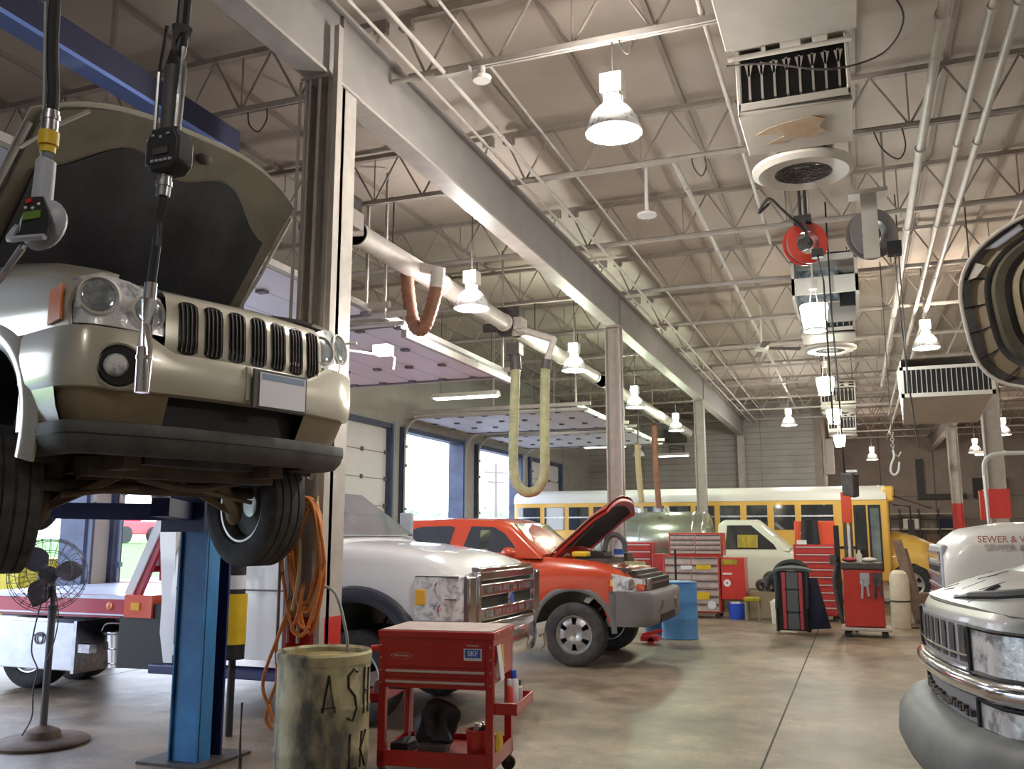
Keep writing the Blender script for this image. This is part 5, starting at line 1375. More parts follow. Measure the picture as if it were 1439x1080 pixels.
# ================================================================ RED PICKUP
RT=thing('red_pickup','red pickup with grey cladding and its hood open, parked beyond the white truck','truck',(-3.35,12.0,0))
cy=12.0
rz=lambda x: sm([-7.9,-5.95,-4.1,-3.6,-3.1,-2.75,-2.5,-2.32],[1.34,1.36,1.34,1.31,1.27,1.18,1.05,.98],x)
arf=arcz(-3.35,.42,.50,.50); arr=arcz(-6.65,.42,.48,.50)
def rb(x): return max(arf(x),arr(x))
xs=[-7.9,-7.5,-7.2,-7.15,-7.12,-7.0,-6.8,-6.5,-6.3,-6.2,-6.17,-6.0,-5.0,-4.2,-3.9,-3.85,-3.84,-3.75,-3.6,-3.45,-3.25,-3.1,-2.95,-2.87,-2.855,-2.8,-2.7,-2.6,-2.48,-2.38,-2.32]
def band(x,z):
    return 2 if (z<.92 and abs(x+3.35)>.5 and abs(x+6.65)>.48) else 0
def rw(x,z):
    w=1.0-.035*abs(z-.8)/.5-(.10*max(0,(z-1.12))/.2 if x>-4.0 else .03*max(0,z-1.1)/.2)
    if x>-2.9: w-=.22*((x+2.9)/.58)**2
    return w
m=M(); shell(m,xs,rb,rz,rw,cy=cy,ns=12,rnd=.05,crown=.0,band=band,split=.92)
# engine bay is open: drop hood surface
m.build('body',['red_truck','black','cladding'],RT)
m=M(); shell(m,[-5.98,-5.9,-5.75,-5.0,-4.45,-4.25,-3.78],lambda x:1.30,lambda x:interp([-5.98,-5.9,-5.75,-5.0,-4.45,-4.25,-3.78],[1.5,1.72,1.79,1.81,1.79,1.74,1.34],x),lambda x,z:.93-.17*max(0,(z-1.32)/.5),cy=cy,rnd=.05,crown=.03)
m.build('cab',['red_truck','black'],RT)
for sg in (-1,1):
    def sy(z): return cy+sg*(.935-.17*max(0,(z-1.32)/.5)+.003)
    def pane(nm,pts,mt='glass_dark'):
        m=M(); m.slab([(x,sy(z),z) for x,z in pts],.006*sg); return m.build(nm,[mt],RT)
    pane('rear_side_window',[(-5.80,1.40),(-5.10,1.40),(-5.04,1.70),(-5.12,1.715),(-5.55,1.705),(-5.68,1.66)])
    pane('front_side_window',[(-4.90,1.38),(-4.12,1.38),(-4.18,1.48),(-4.32,1.62),(-4.48,1.70),(-4.80,1.71)])
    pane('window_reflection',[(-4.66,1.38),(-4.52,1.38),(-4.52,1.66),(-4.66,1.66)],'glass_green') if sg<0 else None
    m=M(); m.ell((-4.16,cy+sg*1.10,1.37),.10,.09,.075,16,10).beam((-4.16,cy+sg*.95,1.34),(-4.16,cy+sg*1.05,1.36),.05,.05); m.build('mirror',['red_truck'],RT)
    m=M(); m.box(-4.98,-4.975,cy+sg*.975,cy+sg*1.005,.6,1.33).box(-4.05,-4.045,cy+sg*.975,cy+sg*1.0,.95,1.3); m.build('door_seam',['door_seam'],RT)
    make_wheel('front_wheel',.385,.27,RT,(-3.35,cy+sg*.855,.385),side=sg,tire='rubber_dusty')
    make_wheel('rear_wheel',.385,.27,RT,(-6.65,cy+sg*.855,.385),side=sg,tire='rubber_dusty')
    # arch cladding lip
    m=M()
    def fl(u,v):
        a=.0+PI*u; r=.49+.07*v; return (-3.35+r*math.cos(a),cy+sg*(.995+.012*math.sin(PI*v)),min(.935,.42+r*math.sin(a)))
    m.grid(fl,28,3,thick=.02*sg); m.build('wheel_arch_cladding',['cladding'],RT)
    # head lamp
    m=M()
    def hl(u,v):
        x=-2.78+.46*u; w=rw(x,1.0)+.008; zt=1.13-.16*u*.5; zb=.91; 
        return (x-.02*v,cy+sg*w-(sg*.12*max(0,u-.7)/.3),zb+(zt-zb)*v)
    m.grid(hl,12,6,thick=.012*sg); h=m.build('headlight',['lamp_lens'],RT,ang=60)
    m=M(); m.lathe([(0,-.0),(.05,.005),(.065,.02),(.05,.028),(0,.012)],(-2.50,cy+sg*.93,1.0),(.8,sg*.6,0),20); m.build('reflector',['chrome'],h)
    m=M(); m.box(-2.83,-2.77,cy+sg*.975,cy+sg*.992,.98,1.06); m.build('side_marker',['amber_yellow'],RT)
m=M(); m.slab([(-3.84,cy-.78,1.36),(-3.84,cy+.78,1.36),(-4.24,cy+.68,1.735),(-4.24,cy-.68,1.735)],.02); m.build('windshield',['glass_green'],RT)
# bumper cladding front
m=M()
def bmp(u,v):
    t=(u-.5)*2; a=abs(t)
    x=-2.14-.06*a**2-.55*max(0,a-.72)/.28*(1 if a>.72 else 0); y=cy+ (t/ .72*.93 if a<.72 else math.copysign(.93+.07*min(1,(a-.72)/.10),t))
    prof=[(.50,-.05),(.54,.0),(.70,.02),(.86,.02),(.905,-.01),(.92,-.10)]
    q=v*5; i=min(4,int(q)); f=q-i; z=prof[i][0]*(1-f)+prof[i+1][0]*f; o=prof[i][1]*(1-f)+prof[i+1][1]*f
    return (x+o,y,z)
m.grid(bmp,40,10,thick=.03); b=m.build('front_bumper',['cladding'],RT,ang=50)
m=M(); m.box(-2.30,-2.13,cy-.45,cy+.45,.52,.62); m.build('bumper_opening',['black'],b)
for sg in (-1,1):
    m=M(); m.lathe([(0,.02),(.055,.012),(.07,0),(0,0)],(-2.155,cy+sg*.62,.66),(1,sg*.3,0),20).beam((-2.15,cy+sg*.55,.64),(-2.12,cy+sg*.42,.78),.05,.04); m.build('fog_lamp',['chrome_rough'],b)
m=M(); m.box(-2.36,-2.28,cy-.66,cy+.66,.92,1.06); m.build('grille',['black'],RT)
m=M(); m.box(-2.29,-2.26,cy-.62,cy+.62,.985,1.01).box(-2.30,-2.255,cy-.70,cy-.55,.93,1.06); m.build('grille_bar',['chrome_rough'],RT)
m=M(); m.box(-3.75,-2.95,cy-.72,cy+.72,1.16,1.30).box(-2.95,-2.5,cy-.6,cy+.72,1.0,1.15)
for x,y,w,d,h in ((-3.3,cy-.2,.4,.4,.10),(-3.0,cy+.3,.2,.3,.08),(-3.5,cy+.4,.2,.3,.1),(-3.05,cy-.35,.15,.2,.05)): m.box(x-w/2,x+w/2,y-d/2,y+d/2,1.28,1.28+h)
m.build('engine',['dark_metal'],RT)
m=M(); m.box(-2.95,-2.55,cy-.80,cy-.7,1.14,1.19).box(-2.5,-2.40,cy-.7,cy+.7,1.04,1.10); m.build('radiator_support',['dark_metal'],RT)
HX2,HZ2,H2=-3.74,1.34,R(40)
def hood2(u,v,n=0):
    y=(u-.5)*2*.80*(1-.05*(1-v)); e=abs(u-.5)*2; L=1.17-.20*e**3
    s=L*v; c=.045*(1-e*e)*(.6+.4*v)-.10*max(0,v-.7)**2*6-.04*e**4
    return (HX2+s*math.cos(H2)-(c+n)*math.sin(H2),cy+y,HZ2+s*math.sin(H2)+(c+n)*math.cos(H2))
m=M(); m.grid(lambda u,v:hood2(u,v,.03),18,12,thick=.01); hd=m.build('hood',['red_truck'],RT)
m=M(); m.grid(lambda u,v:hood2(.02+.96*u,.02+.96*v,0),18,12,thick=-.035); m.build('inner_frame',['red_plain'],hd)
m=M(); m.grid(lambda u,v:hood2(.10+.80*u,.16+.72*v,-.025-.01*math.sin(PI*v)),18,12,thick=-.02); m.build('insulation_pad',['hood_pad'],hd)
m=M(); m.cyl((-3.6,cy-.62,1.33),(-3.15,cy-.72,1.72),.012,n=6); m.build('gas_strut',['dark_metal'],hd)
for o in kids(RT):
    if o.type!='MESH' or 'wheel' in o.name: continue
    for q in [o]+kids(o):
        for v in q.data.vertices:
            if v.co.x>.35: v.co.x=.35+(v.co.x-.35)*.74
# things lying on the engine bay
m=M(); m.tube(spline([(-3.05,11.4,1.37),(-3.0,11.42,1.55),(-2.9,11.45,1.60),(-2.80,11.45,1.52),(-2.78,11.45,1.38)],7),.035,9); tag(m.build('coolant_hose','black_plastic'),'black hose loop sticking up from the red pickup engine bay','hose')
t=thing('fluid_jug','blue and white fluid jug standing in the red pickup engine bay','jug',(-2.93,11.6,1.32))
m=M(); m.lathe([(0,0),(.06,0),(.065,.12),(.045,.19),(.02,.21),(0,.21)],(-2.90,11.6,1.32),(0,0,1),18); m.build('jug_body',['sticker_white'],t)
m=M(); m.lathe([(.066,.03),(.0665,.10)],(-2.90,11.6,1.32),(0,0,1),18); m.build('jug_label',['sticker_blue'],t)
m=M(); m.box(-3.45,-3.25,11.3,11.5,1.32,1.39); tag(m.build('yellow_rag','yellow',bevel=.02),'yellow cloth lying at the back of the red pickup engine bay','cloth')
m=M(); m.box(-2.75,-2.5,11.28,11.34,1.23,1.27); tag(m.build('fender_mat','green_hose'),'olive strip lying over the near edge of the red pickup engine bay','mat')
# ================================================================ SILVER TRUCK FRONT, right foreground (local: nose +x, near side y>0)
CV=thing('silver_truck','silver truck front with chrome bumper bar and big grey lower bumper, right foreground','truck',(.36,5.5,0),R(186),local=(0,0,0))
HW=1.03
def nx(y,o=0): a=abs(y)/HW; return o-.17*a**2.2-.10*max(0,a-.82)/.18
def zs(x,o): return o
def nose(m,rows,y0=-HW,y1=HW,n=28,thick=0,side=0):
    # rows (z, offset): grid across the nose; side>0 continues back along the flanks
    def fn(u,v):
        q=v*(len(rows)-1); i=min(len(rows)-2,int(q)); f=q-i
        z=rows[i][0]*(1-f)+rows[i+1][0]*f; o=rows[i][1]*(1-f)+rows[i+1][1]*f
        tot=(y1-y0)+2*side; s=u*tot
        if s<side: return (nx(y0,o)-(side-s),y0-o*.6,z)
        if s>side+(y1-y0): return (nx(y1,o)-(s-side-(y1-y0)),y1+o*.6,z)
        y=y0+(s-side); return (nx(y,o),y*(1+o*.3),z)
    m.grid(fn,n,(len(rows)-1)*2,thick=thick)
# main body
cz=lambda x: sm([-5.2,-1.5,-1.3,-.4,-.1,0],[1.30,1.32,1.31,1.28,1.25,1.22],x)
arcc=arcz(-1.05,.45,.55,.55)
m=M(); shell(m,[-5.2,-4,-3,-2,-1.65,-1.61,-1.5,-1.3,-1.05,-.8,-.6,-.51,-.49,-.35,-.26],arcc,lambda x:cz(x)-.03,lambda x,z:HW-.04*abs(z-.9)/.4 if x<-.3 else HW-.02,ns=8,rnd=.08,crown=.0)
m.build('body',['silver_truck','black'],CV)
# sloping top panel (hood removed: radiator cover and fenders)
def top(u,v):
    y=(u-.5)*2*HW*.97; x=nx(y,-.02)-.02-1.15*v
    e=abs(u-.5)*2
    z=1.245+.035*min(1,v*4)+.19*math.sin(min(1,v*1.15)*PI/2)*(1-.35*e**2)-.03*e**3
    return (x,y,z)
m=M(); m.grid(top,30,18,thick=-.02); tp=m.build('front_cover',['silver_truck'],CV)
m=M()
for (u0,v0,u1,v1,r) in ((.50,.10,.50,.20,.012),(.30,.07,.34,.13,.012),(.36,.06,.42,.09,.010),(.42,.20,.47,.26,.012),(.46,.26,.44,.32,.012),(.62,.12,.64,.22,.014),(.70,.06,.66,.18,.016),(.2,.2,.26,.3,.014),(.12,.1,.16,.2,.012),(.84,.5,.92,.52,.03)):
    a=Vector(top(u0,v0)); b=Vector(top(u1,v1)); m.beam(a+Vector((0,0,.012)),b+Vector((0,0,.012)),r*1.6,.02)
m.build('cover_slot',['black'],tp)
m=M(); m.tube([Vector(top(.60,.03))+Vector((0,0,.02)),Vector(top(.68,.05))+Vector((0,0,.03)),Vector(top(.78,.10))+Vector((0,0,.025)),Vector(top(.9,.20))+Vector((0,0,.03)),Vector(top(1.0,.28))+Vector((0,0,.03))],[.016,.022,.03,.03,.02],8)
m.tube([Vector(top(.72,.02))+Vector((0,0,.01)),Vector(top(.70,.10))+Vector((0,0,.03)),Vector(top(.67,.17))+Vector((0,0,.02))],.014,8)
m.build('weatherstrip',['black'],CV)
m=M()
def dome(u,v): 
    p=Vector(top(.35+.5*u,.35+.62*v)); p.z+=.09*math.sin(PI*u)**.8*math.sin(PI*v)**.8; return p
m.grid(dome,14,14,thick=-.02); m.build('intake_cover',['silver_truck'],CV)
m=M(); m.tube(spline([top(.22,.5),Vector(top(.3,.6))+Vector((0,0,.09)),Vector(top(.42,.62))+Vector((0,0,.11)),Vector(top(.6,.7))+Vector((0,0,.10)),Vector(top(.72,.75))+Vector((0,0,.12))],6),.014,8); m.build('cable_loop',['grey_cable'],CV)
m=M(); m.box(-.62,-.30,.66,.96,1.31,1.37); m.build('battery_box',['black_plastic'],CV,bevel=.01)
# nose panel and grille
m=M(); nose(m,[(.86,-.03),(.92,0.0),(1.20,-.005),(1.245,-.03)],thick=.02,side=.25); m.build('nose_panel',['silver_truck'],CV)
g0,g1=-.62,.58
def on(y,z,o): return (nx(y,o),y,z)
m=M(); m.grid(lambda u,v: on(g0+(g1-g0)*u,.985+.20*v,.008),20,3,thick=.004); g=m.build('grille',['silver_grille'],CV)
m=M()
for k in range(9):
    y=g0+.06+k*(g1-g0-.12)/8
    m.grid(lambda u,v,y=y: on(y-.038+.076*u,1.0+.17*v,.014),3,3)
m.build('grille_slot',['dark_metal'],g)
m=M(); m.tube([on(g0+(g1-g0)*k/16,.975,.018) for k in range(17)],.008,6).tube([on(g0+(g1-g0)*k/16,1.035,.022) for k in range(17)],.006,6); m.build('grille_chrome',['chrome'],g)
for sg in (-1,1):
    def lampg(y0,y1,z0,z1,o):
        def fn(u,v):
            s=u*(y1-y0+.30)
            y=y0+s
            zt=z1-.02*u; zb=z0+.015*(1-u)
            z=zb+(zt-zb)*v
            if y<=y1: return (nx(y,o),sg*y,z)
            return (nx(y1,o)-(y-y1),sg*(y1+.012),z)
        return fn
    m=M(); m.grid(lampg(.62,HW-.01,.955,1.175,.012),16,6,thick=.03*(1 if sg>0 else -1)); h=m.build('headlight',['lamp_lens'],CV,ang=60)
    fn=lampg(.62,HW-.01,.955,1.175,.02)
    m=M(); 
    loop=[fn(0,.0)]+[fn(u/12,0) for u in range(1,13)]+[fn(1,1)]+[fn(1-u/12,1) for u in range(1,13)]
    m.tube(loop+[loop[0]],.011,6); m.build('lamp_seal',['black'],h)
    m=M(); continue_=0
    for (u,v,r) in (): 
        c=Vector(fn(u,v)); m.lathe([(r*.93,-.004),(r,.002),(r*.93,.006),(r*.9,.0)],c,(1,sg*.25,0) if u<.5 else (.35,sg*.9,0),24,close=True)
    m=M(); m.grid(lampg(.62,HW-.01,.70,.845,-.01),16,4,thick=.03*(1 if sg>0 else -1)); l2=m.build('lower_lamp',['lamp_lens'],CV,ang=60)
    fn2=lampg(.62,HW-.01,.70,.845,.0)
    loop=[fn2(u/12,0) for u in range(0,13)]+[fn2(1-u/12,1) for u in range(0,13)]
    m=M(); m.tube(loop+[loop[0]],.010,6); m.build('lamp_seal',['black'],l2)
    m=M(); m.grid(lambda u,v: (nx(HW-.01,.015)-.02-.12*u,sg*(HW+.012),.72+.10*v),4,3,thick=.01*sg); m.build('amber_marker',['amber'],l2)
# chrome bar
m=M(); nose(m,[(.845,-.03),(.855,.02),(.885,.05),(.925,.055),(.955,.03),(.965,-.02)],thick=.01,side=.3,n=40); m.build('chrome_bar',['chrome'],CV,ang=60)
m=M(); nose(m,[(.70,-.02),(.84,-.015)],y0=-.62,y1=.60,thick=.02,n=20); lg=m.build('lower_grille',['silver_grille'],CV)
m=M()
rnd=random.Random(9)
for k in range(26):
    y=-.55+k*.043; z=.755+.022*rnd.random(); m.box(nx(y,-.02),nx(y,.004),y-.024,y+.024,z-.012,z+.018)
m.build('mesh_detail',['dark_metal'],lg)
m=M(); nose(m,[(.66,-.02),(.675,.03),(.705,.02),(.712,-.02)],thick=.01,side=.2,n=36); m.build('bumper_strip',['silver_truck'],CV,ang=60)
# large rubbery bumper
m=M(); nose(m,[(.70,-.03),(.70,.03),(.675,.10),(.60,.15),(.50,.16),(.44,.13),(.38,.06),(.36,-.05)],thick=.02,side=.32,n=44); b=m.build('lower_bumper',['grey_rubber'],CV,ang=70)
m=M(); nose(m,[(.455,.146),(.425,.13)],thick=.008,side=.3,n=40); m.build('bumper_groove',['black'],b)
m=M(); nose(m,[(.36,-.08),(.20,-.14)],thick=.02,side=.1); m.build('air_dam',['black_plastic'],CV)
for sg in (-1,1):
    make_wheel('front_wheel',.40,.27,CV,(-1.05,sg*.85,.40),side=sg)
    make_wheel('rear_wheel',.40,.27,CV,(-4.5,sg*.85,.40),side=sg)
m=M(); shell(m,[-3.9,-3.8,-3.5,-2.2,-1.5],lambda x:1.28,lambda x:interp([-3.9,-3.8,-3.5,-2.2,-1.5],[1.4,1.8,1.92,1.92,1.36],x),lambda x,z:.96-.17*max(0,(z-1.3)/.5),rnd=.05); m.build('cab',['silver_truck','black'],CV)
m=M(); m.slab([(-1.56,-.8,1.38),(-1.56,.8,1.38),(-2.16,.7,1.88),(-2.16,-.7,1.88)],.01); m.build('windshield',['glass_dark'],CV)
for sg in (-1,1):
    m=M(); m.slab([(-1.95,sg*.965,1.36),(-3.6,sg*.965,1.36),(-3.5,sg*.81,1.84),(-2.3,sg*.81,1.84)],-.008*sg); m.build('side_window',['glass_dark'],CV)

# ================================================================ BIG WHITE TRUCK behind it (world, nose towards -x)
WT=thing('utility_truck','big white truck hood with louvered grille and red SEWER & WATER lettering at right','truck',(.62,8.6,0))
cy=8.6
m=M()
ztw=lambda x: sm([.62,.68,.80,1.1,2.2,2.3],[1.42,1.52,1.60,1.65,1.71,1.72],x)
m=M(); shell(m,[.62,.66,.72,.8,.95,1.1,1.3,1.5,1.8,2.1,2.4],lambda x:.80,ztw,lambda x,z:(.90-.10*max(0,z-1.2)/.4)*(1 if x>.8 else 1-.07*((.8-x)/.18)**2),cy=cy,ns=7,rnd=.09,crown=.05)
m.build('hood',['big_white','black'],WT)
def fb(x): return max(.55,.5+math.sqrt(max(0,.52**2-(x-1.55)**2)))
m=M(); shell(m,[.72,.85,1.0,1.02,1.04,1.15,1.3,1.55,1.8,1.95,2.06,2.08,2.3],fb,lambda x:sm([.72,1.0,1.55,2.3],[1.0,1.16,1.24,1.2],x),lambda x,z:1.14 if x>.85 else 1.08,cy=cy,rnd=.07,crown=0); m.build('fender',['big_white','black'],WT)
for sg in (-1,1):
    make_wheel('front_wheel',.48,.28,WT,(1.55,cy+sg*.95,.48),side=sg,style='steel')
    make_wheel('rear_wheel',.48,.50,WT,(6.0,cy+sg*.88,.48),side=sg,style='steel')
    m=M(); m.box(.70,.80,cy+sg*.72,cy+sg*1.05,.84,1.02); m.build('headlight',['lamp_lens'],WT,bevel=.02)
m=M(); m.box(.60,.66,cy-.60,cy+.60,.80,1.52); g=m.build('grille_frame',['silver_grille'],WT,bevel=.02)
m=M()
for k in range(7): m.box(.592,.604,cy-.56,cy+.56,.85+k*.09,.905+k*.09)
m.build('grille_louver',['lamp_dark'],g)
m=M()
for k in range(7): m.box(.582,.604,cy-.58,cy+.58,.905+k*.09,.93+k*.09)
m.build('louver_edge',['chrome_rough'],g)
m=M(); m.box(.50,.62,cy-1.12,cy+1.12,.48,.76); m.build('bumper',['chrome_rough'],WT,bevel=.03)
m=M(); m.box(2.4,4.1,cy-1.15,cy+1.15,.7,2.45); m.build('cab',['big_white'],WT,bevel=.1)
m=M(); m.box(2.38,2.41,cy-.95,cy+.95,1.65,2.3); m.build('windshield',['glass_dark'],WT,bevel=.02)
m=M(); m.box(4.3,8.0,cy-1.2,cy+1.2,.9,2.3); m.build('service_body',['big_white'],WT,bevel=.03)
m=M(); m.box(.8,8.0,cy-.42,cy+.42,.55,.8); m.build('chassis',['black'],WT)
text_part('lettering','SEWER & WATER',.066,'letter_red',WT,(1.10,cy-.858,1.565),(R(76),0,0),.002,.001)

# ================================================================ RAISED VEHICLE far right: its open hatch panel
RV=thing('raised_vehicle','underside of a raised vehicle\'s open hatch panel with ribbed rim, upper right edge','car',(2.9,7.0,2.05))
P0=Vector((.85,7.05,3.08)); eu=Vector((1.0,-.42,.22)).normalized(); ev=Vector((-.16,-.18,1.0)).normalized(); en=eu.cross(ev).normalized()
if en.y>0: en=-en
def rp(a,s,o=0.,sx=1.3,sz=.60):
    # rounded outline point, angle a, scale s
    c,n_=math.cos(a),math.sin(a); k=(abs(c)**3.2+abs(n_)**3.2)**(-1/3.2)
    return P0+eu*(.90+s*sx*k*c*.72)+ev*(s*sz*k*n_)+en*o
def ring(m,s0,s1,o0,o1,n=64,nv=3):
    m.grid(lambda u,v: rp(2*PI*u,s0+(s1-s0)*v,o0+(o1-o0)*v),n,nv)
m=M(); ring(m,.985,1.0,.0,.03); ring(m,1.0,1.0,.03,-.06); ring(m,1.0,.0,-.06,-.10); pn=m.build('hatch_panel',['silver_truck'],RV)
m=M(); m.tube([rp(2*PI*k/64,1.0,.03) for k in range(65)],.014,8); m.build('panel_edge',['heater_white'],pn)
m=M(); ring(m,.985,.93,.02,-.02); m.build('rim_channel',['dark_metal'],pn)
m=M(); ring(m,.93,.84,-.02,.0); m.build('inner_band',['jeep_under'],pn)
m=M(); ring(m,.84,.80,.0,-.03); m.build('band_groove',['black_plastic'],pn)
m=M(); ring(m,.80,.76,-.03,.02); ring(m,.76,.70,.02,.0); m.build('olive_band',['hood_frame'],pn)
m=M(); ring(m,.70,.66,.0,-.03); m.build('band_groove',['bag_black'],pn)
m=M(); ring(m,.66,.60,-.03,.01); m.build('brown_band',['jeep_under'],pn)
m=M(); ring(m,.60,.48,-.01,.03); m.build('inner_rib',['hood_frame'],pn)
m=M(); ring(m,.48,.0,.0,.0); m.build('centre_panel',['bag_black'],pn)
for a in (150,168,186,204,222,120):
    m=M(); m.tube([rp(R(a),.98,.03),rp(R(a),.92,-.005),rp(R(a),.84,.0)],.006,6)
    m.build('cross_rib',['black'],pn)
m=M(); a=rp(R(134),.96,.02); b=rp(R(118),.96,.02); c=rp(R(119),.88,.02); d=rp(R(132),.88,.02); m.slab([a,b,c,d],.02); m.build('marker_pad',['meter_grey'],pn,bevel=.01)
m=M(); a=rp(R(151),.96,.02); b=rp(R(141),.95,.02); c=rp(R(142),.87,.02); d=rp(R(149),.90,.02); m.slab([a,b,c,d],.015); m.build('lamp_pad',['heater_white'],pn)
m=M(); m.beam(rp(R(120),.40,.03),rp(R(70),.30,.04),.08,.03).beam(rp(R(100),.35,.03),rp(R(80),.10,.04),.05,.03); m.build('latch_plate',['meter_grey'],pn)
# body out to the right
m=M(); shell(m,[2.25,2.35,2.6,3.4,3.5,3.7,4.0,4.3,4.6,5.4,6.2,6.4],lambda x:arcz(3.95,2.47,.48,2.37)(x),lambda x:interp([2.25,2.35,2.6,5.6,6.0,6.4],[3.32,3.77,3.87,3.82,3.32,3.17],x),lambda x,z:.9-.12*max(0,z-3.2)/.6,cy=6.1,rnd=.06); m.build('body',['silver_truck','black'],RV)
for sg in (-1,1): make_wheel('rear_wheel',.37,.24,RV,(3.95,6.1+sg*.78,2.42),side=sg); 
m=M(); m.beam(rp(0,.9,-.05),(2.5,6.4,3.8),.05,.05).beam(rp(R(20),.9,-.05),(2.5,6.7,3.8),.03,.03); m.build('hinge_arm',['dark_metal'],RV)
t=thing('vehicle_lift','blue lift post under the raised vehicle beyond the right edge','lift',(6.0,7.2,0))
m=M(); m.box(5.85,6.15,7.1,7.3,0.02,4.5).box(5.8,6.2,7.05,7.4,0,.02); m.build('post_face',['lift_blue'],t)
m=M(); m.box(5.9,6.1,6.9,7.1,2.05,2.34).beam((6.0,6.95,2.24),(3.1,6.0,2.24),.12,.1).beam((6.0,6.95,2.24),(5.4,6.3,2.24),.12,.1).cyl((3.1,6.0,2.29),(3.1,6.0,2.365),.06).cyl((5.4,6.3,2.29),(5.4,6.3,2.365),.06); m.build('lift_arm',['lift_navy'],t)
# ================================================================ SCHOOL BUS (world, nose +x, near side y=23.2)
B=thing('school_bus','yellow school bus with white roof standing across the back of the garage','bus',(-4,24.4,0))
Y0,Y1=23.2,25.6; bx0,bx1=-8.70,.72; cy=(Y0+Y1)/2
m=M(); m.box(bx0,bx1,Y0,Y1,.5,2.52); m.build('body',['bus_yellow'],B,bevel=.06)
def roof(u,v):
    a=PI*v; return (bx0+(bx1-.05-bx0)*u, cy-1.2*math.cos(a)*(1), 2.42+.36*math.sin(a)**.55)
m=M(); m.grid(roof,20,16,thick=-.02); m.box(bx0,bx0+.02,Y0+.05,Y1-.05,2.4,2.6); m.build('roof',['bus_white'],B,ang=60)
m=M(); m.box(bx1-.12,bx1+.14,Y0+.02,Y1-.02,2.36,2.74); m.build('front_cap',['bus_yellow'],B,bevel=.06)
m=M(); m.box(bx1+.12,bx1+.16,Y0+.2,Y0+.9,2.5,2.66).box(bx1+.12,bx1+.16,Y1-.9,Y1-.2,2.5,2.66); m.build('warning_lamp',['black'],B)
m=M(); m.box(bx0,.0,Y0-.02,Y0,1.27,1.33).box(bx0,.0,Y0-.02,Y0,.92,.97); m.build('rub_rail',['black'],B)
wins=[(-8.58,-7.95),(-7.83,-7.27),(-7.15,-6.60),(-6.48,-5.93),(-5.81,-5.26),(-5.14,-4.59),(-4.47,-3.92),(-3.80,-3.33),(-3.20,-2.70),(-2.55,-2.05),(-1.90,-1.40),(-1.26,-.52)]
for a,b in wins:
    m=M(); m.box(a,b,Y0-.012,Y0+.01,1.72,2.32); w=m.build('window',['glass_dark'],B,bevel=.01)
    m=M(); m.box(a,b,Y0-.022,Y0-.012,2.03,2.07); m.build('sash_bar',['chrome_rough'],w)
for x in (-.07,.25):
    m=M(); m.box(x,x+.28,Y0-.015,Y0+.01,.75,2.30); w=m.build('door',['black'],B)
    m=M(); m.box(x+.05,x+.24,Y0-.022,Y0-.015,.85,2.22); m.build('door_glass',['glass_grey' if x>0 else 'glass_dark'],w)
m=M(); m.box(bx1+.0,bx1+.02,Y0+.1,Y1-.1,1.62,2.36); m.build('windshield',['glass_dark'],B)
m=M(); shell(m,[.70,.9,1.2,1.45,1.6,1.66],lambda x:max(.5,.45+math.sqrt(max(0,.5**2-(x-1.1)**2))),lambda x:sm([.7,1.2,1.66],[1.66,1.56,1.36],x),lambda x,z:1.05-.2*max(0,z-1.1)/.5,cy=cy,rnd=.1,crown=.06); m.build('hood',['bus_yellow','black'],B)
m=M(); m.box(1.50,1.66,Y0+.12,Y0+.5,.85,1.15); m.build('headlight_housing',['black'],B)
m=M(); m.box(1.66,1.8,Y0+.1,Y1-.1,.45,.72); m.build('bumper',['black'],B)
for x in (1.1,-6.8):
    for sg in (-1,1): make_wheel('wheel',.46,.3,B,(x,cy+sg*1.0,.46),side=sg,style='steel')
m=M(); m.tube([(bx1+.1,Y0+.1,2.3),(bx1+.45,Y0-.1,2.25),(bx1+.45,Y0-.1,1.9)],.02,6).box(bx1+.38,bx1+.52,Y0-.18,Y0-.08,1.6,1.95).tube([(bx1+.1,Y0,2.5),(bx1+.9,Y0-.2,2.2)],.015,6); m.build('mirror',['black'],B)
# ================================================================ TANK TRUCK
T=thing('tank_truck','white service truck with a polished silver cylindrical tank, in front of the bus','truck',(-3.5,21.1,0))
def rr_(u): return 1
m=M(); m.lathe([(0,0),(.35,.02),(.60,.10),(.66,.2),(.66,2.62),(.60,2.72),(.35,2.80),(0,2.82)],(-5.9,21.35,1.47),(1,0,0),36); m.build('tank',['tank_steel'],T)
m=M()
for x in (-5.6,-4.7,-3.5,-3.28): m.lathe([(.662,-.02),(.672,-.01),(.672,.01),(.662,.02)],(x,21.35,1.47),(1,0,0),36,close=True)
m.lathe([(.04,-.02),(.08,-.02),(.08,.02),(.04,.02)],(-4.15,21.2,2.16),(0,1,0),20,close=True)
m.build('hoop_band',['tank_steel'],T)
m=M(); m.lathe([(0,0),(.12,0),(.12,.09),(0,.09)],(-4.75,21.35,2.12),(0,0,1),20); m.build('hatch',['tank_steel'],T)
m=M(); m.box(-6.2,-.7,20.75,21.9,.6,.8); m.build('chassis',['black'],T)
cy=20.85
m=M(); shell(m,[-2.85,-2.6,-2.0,-1.55,-1.5,-1.3,-1.1,-.9,-.7,-.55],lambda x:arcz(-1.0,.45,.48,.5)(x),lambda x:sm([-2.85,-1.5,-1.2,-.55],[1.30,1.28,1.22,1.05],x),lambda x,z:.98,cy=cy,rnd=.07); m.build('body',['pickup_white','black'],T)
m=M(); shell(m,[-2.85,-2.8,-2.7,-2.05,-1.35],lambda x:1.26,lambda x:interp([-2.85,-2.8,-2.7,-2.05,-1.35],[1.4,1.82,1.9,1.9,1.30],x),lambda x,z:.95-.14*max(0,(z-1.28)/.6),cy=cy,rnd=.06); m.build('cab',['pickup_white','black'],T)
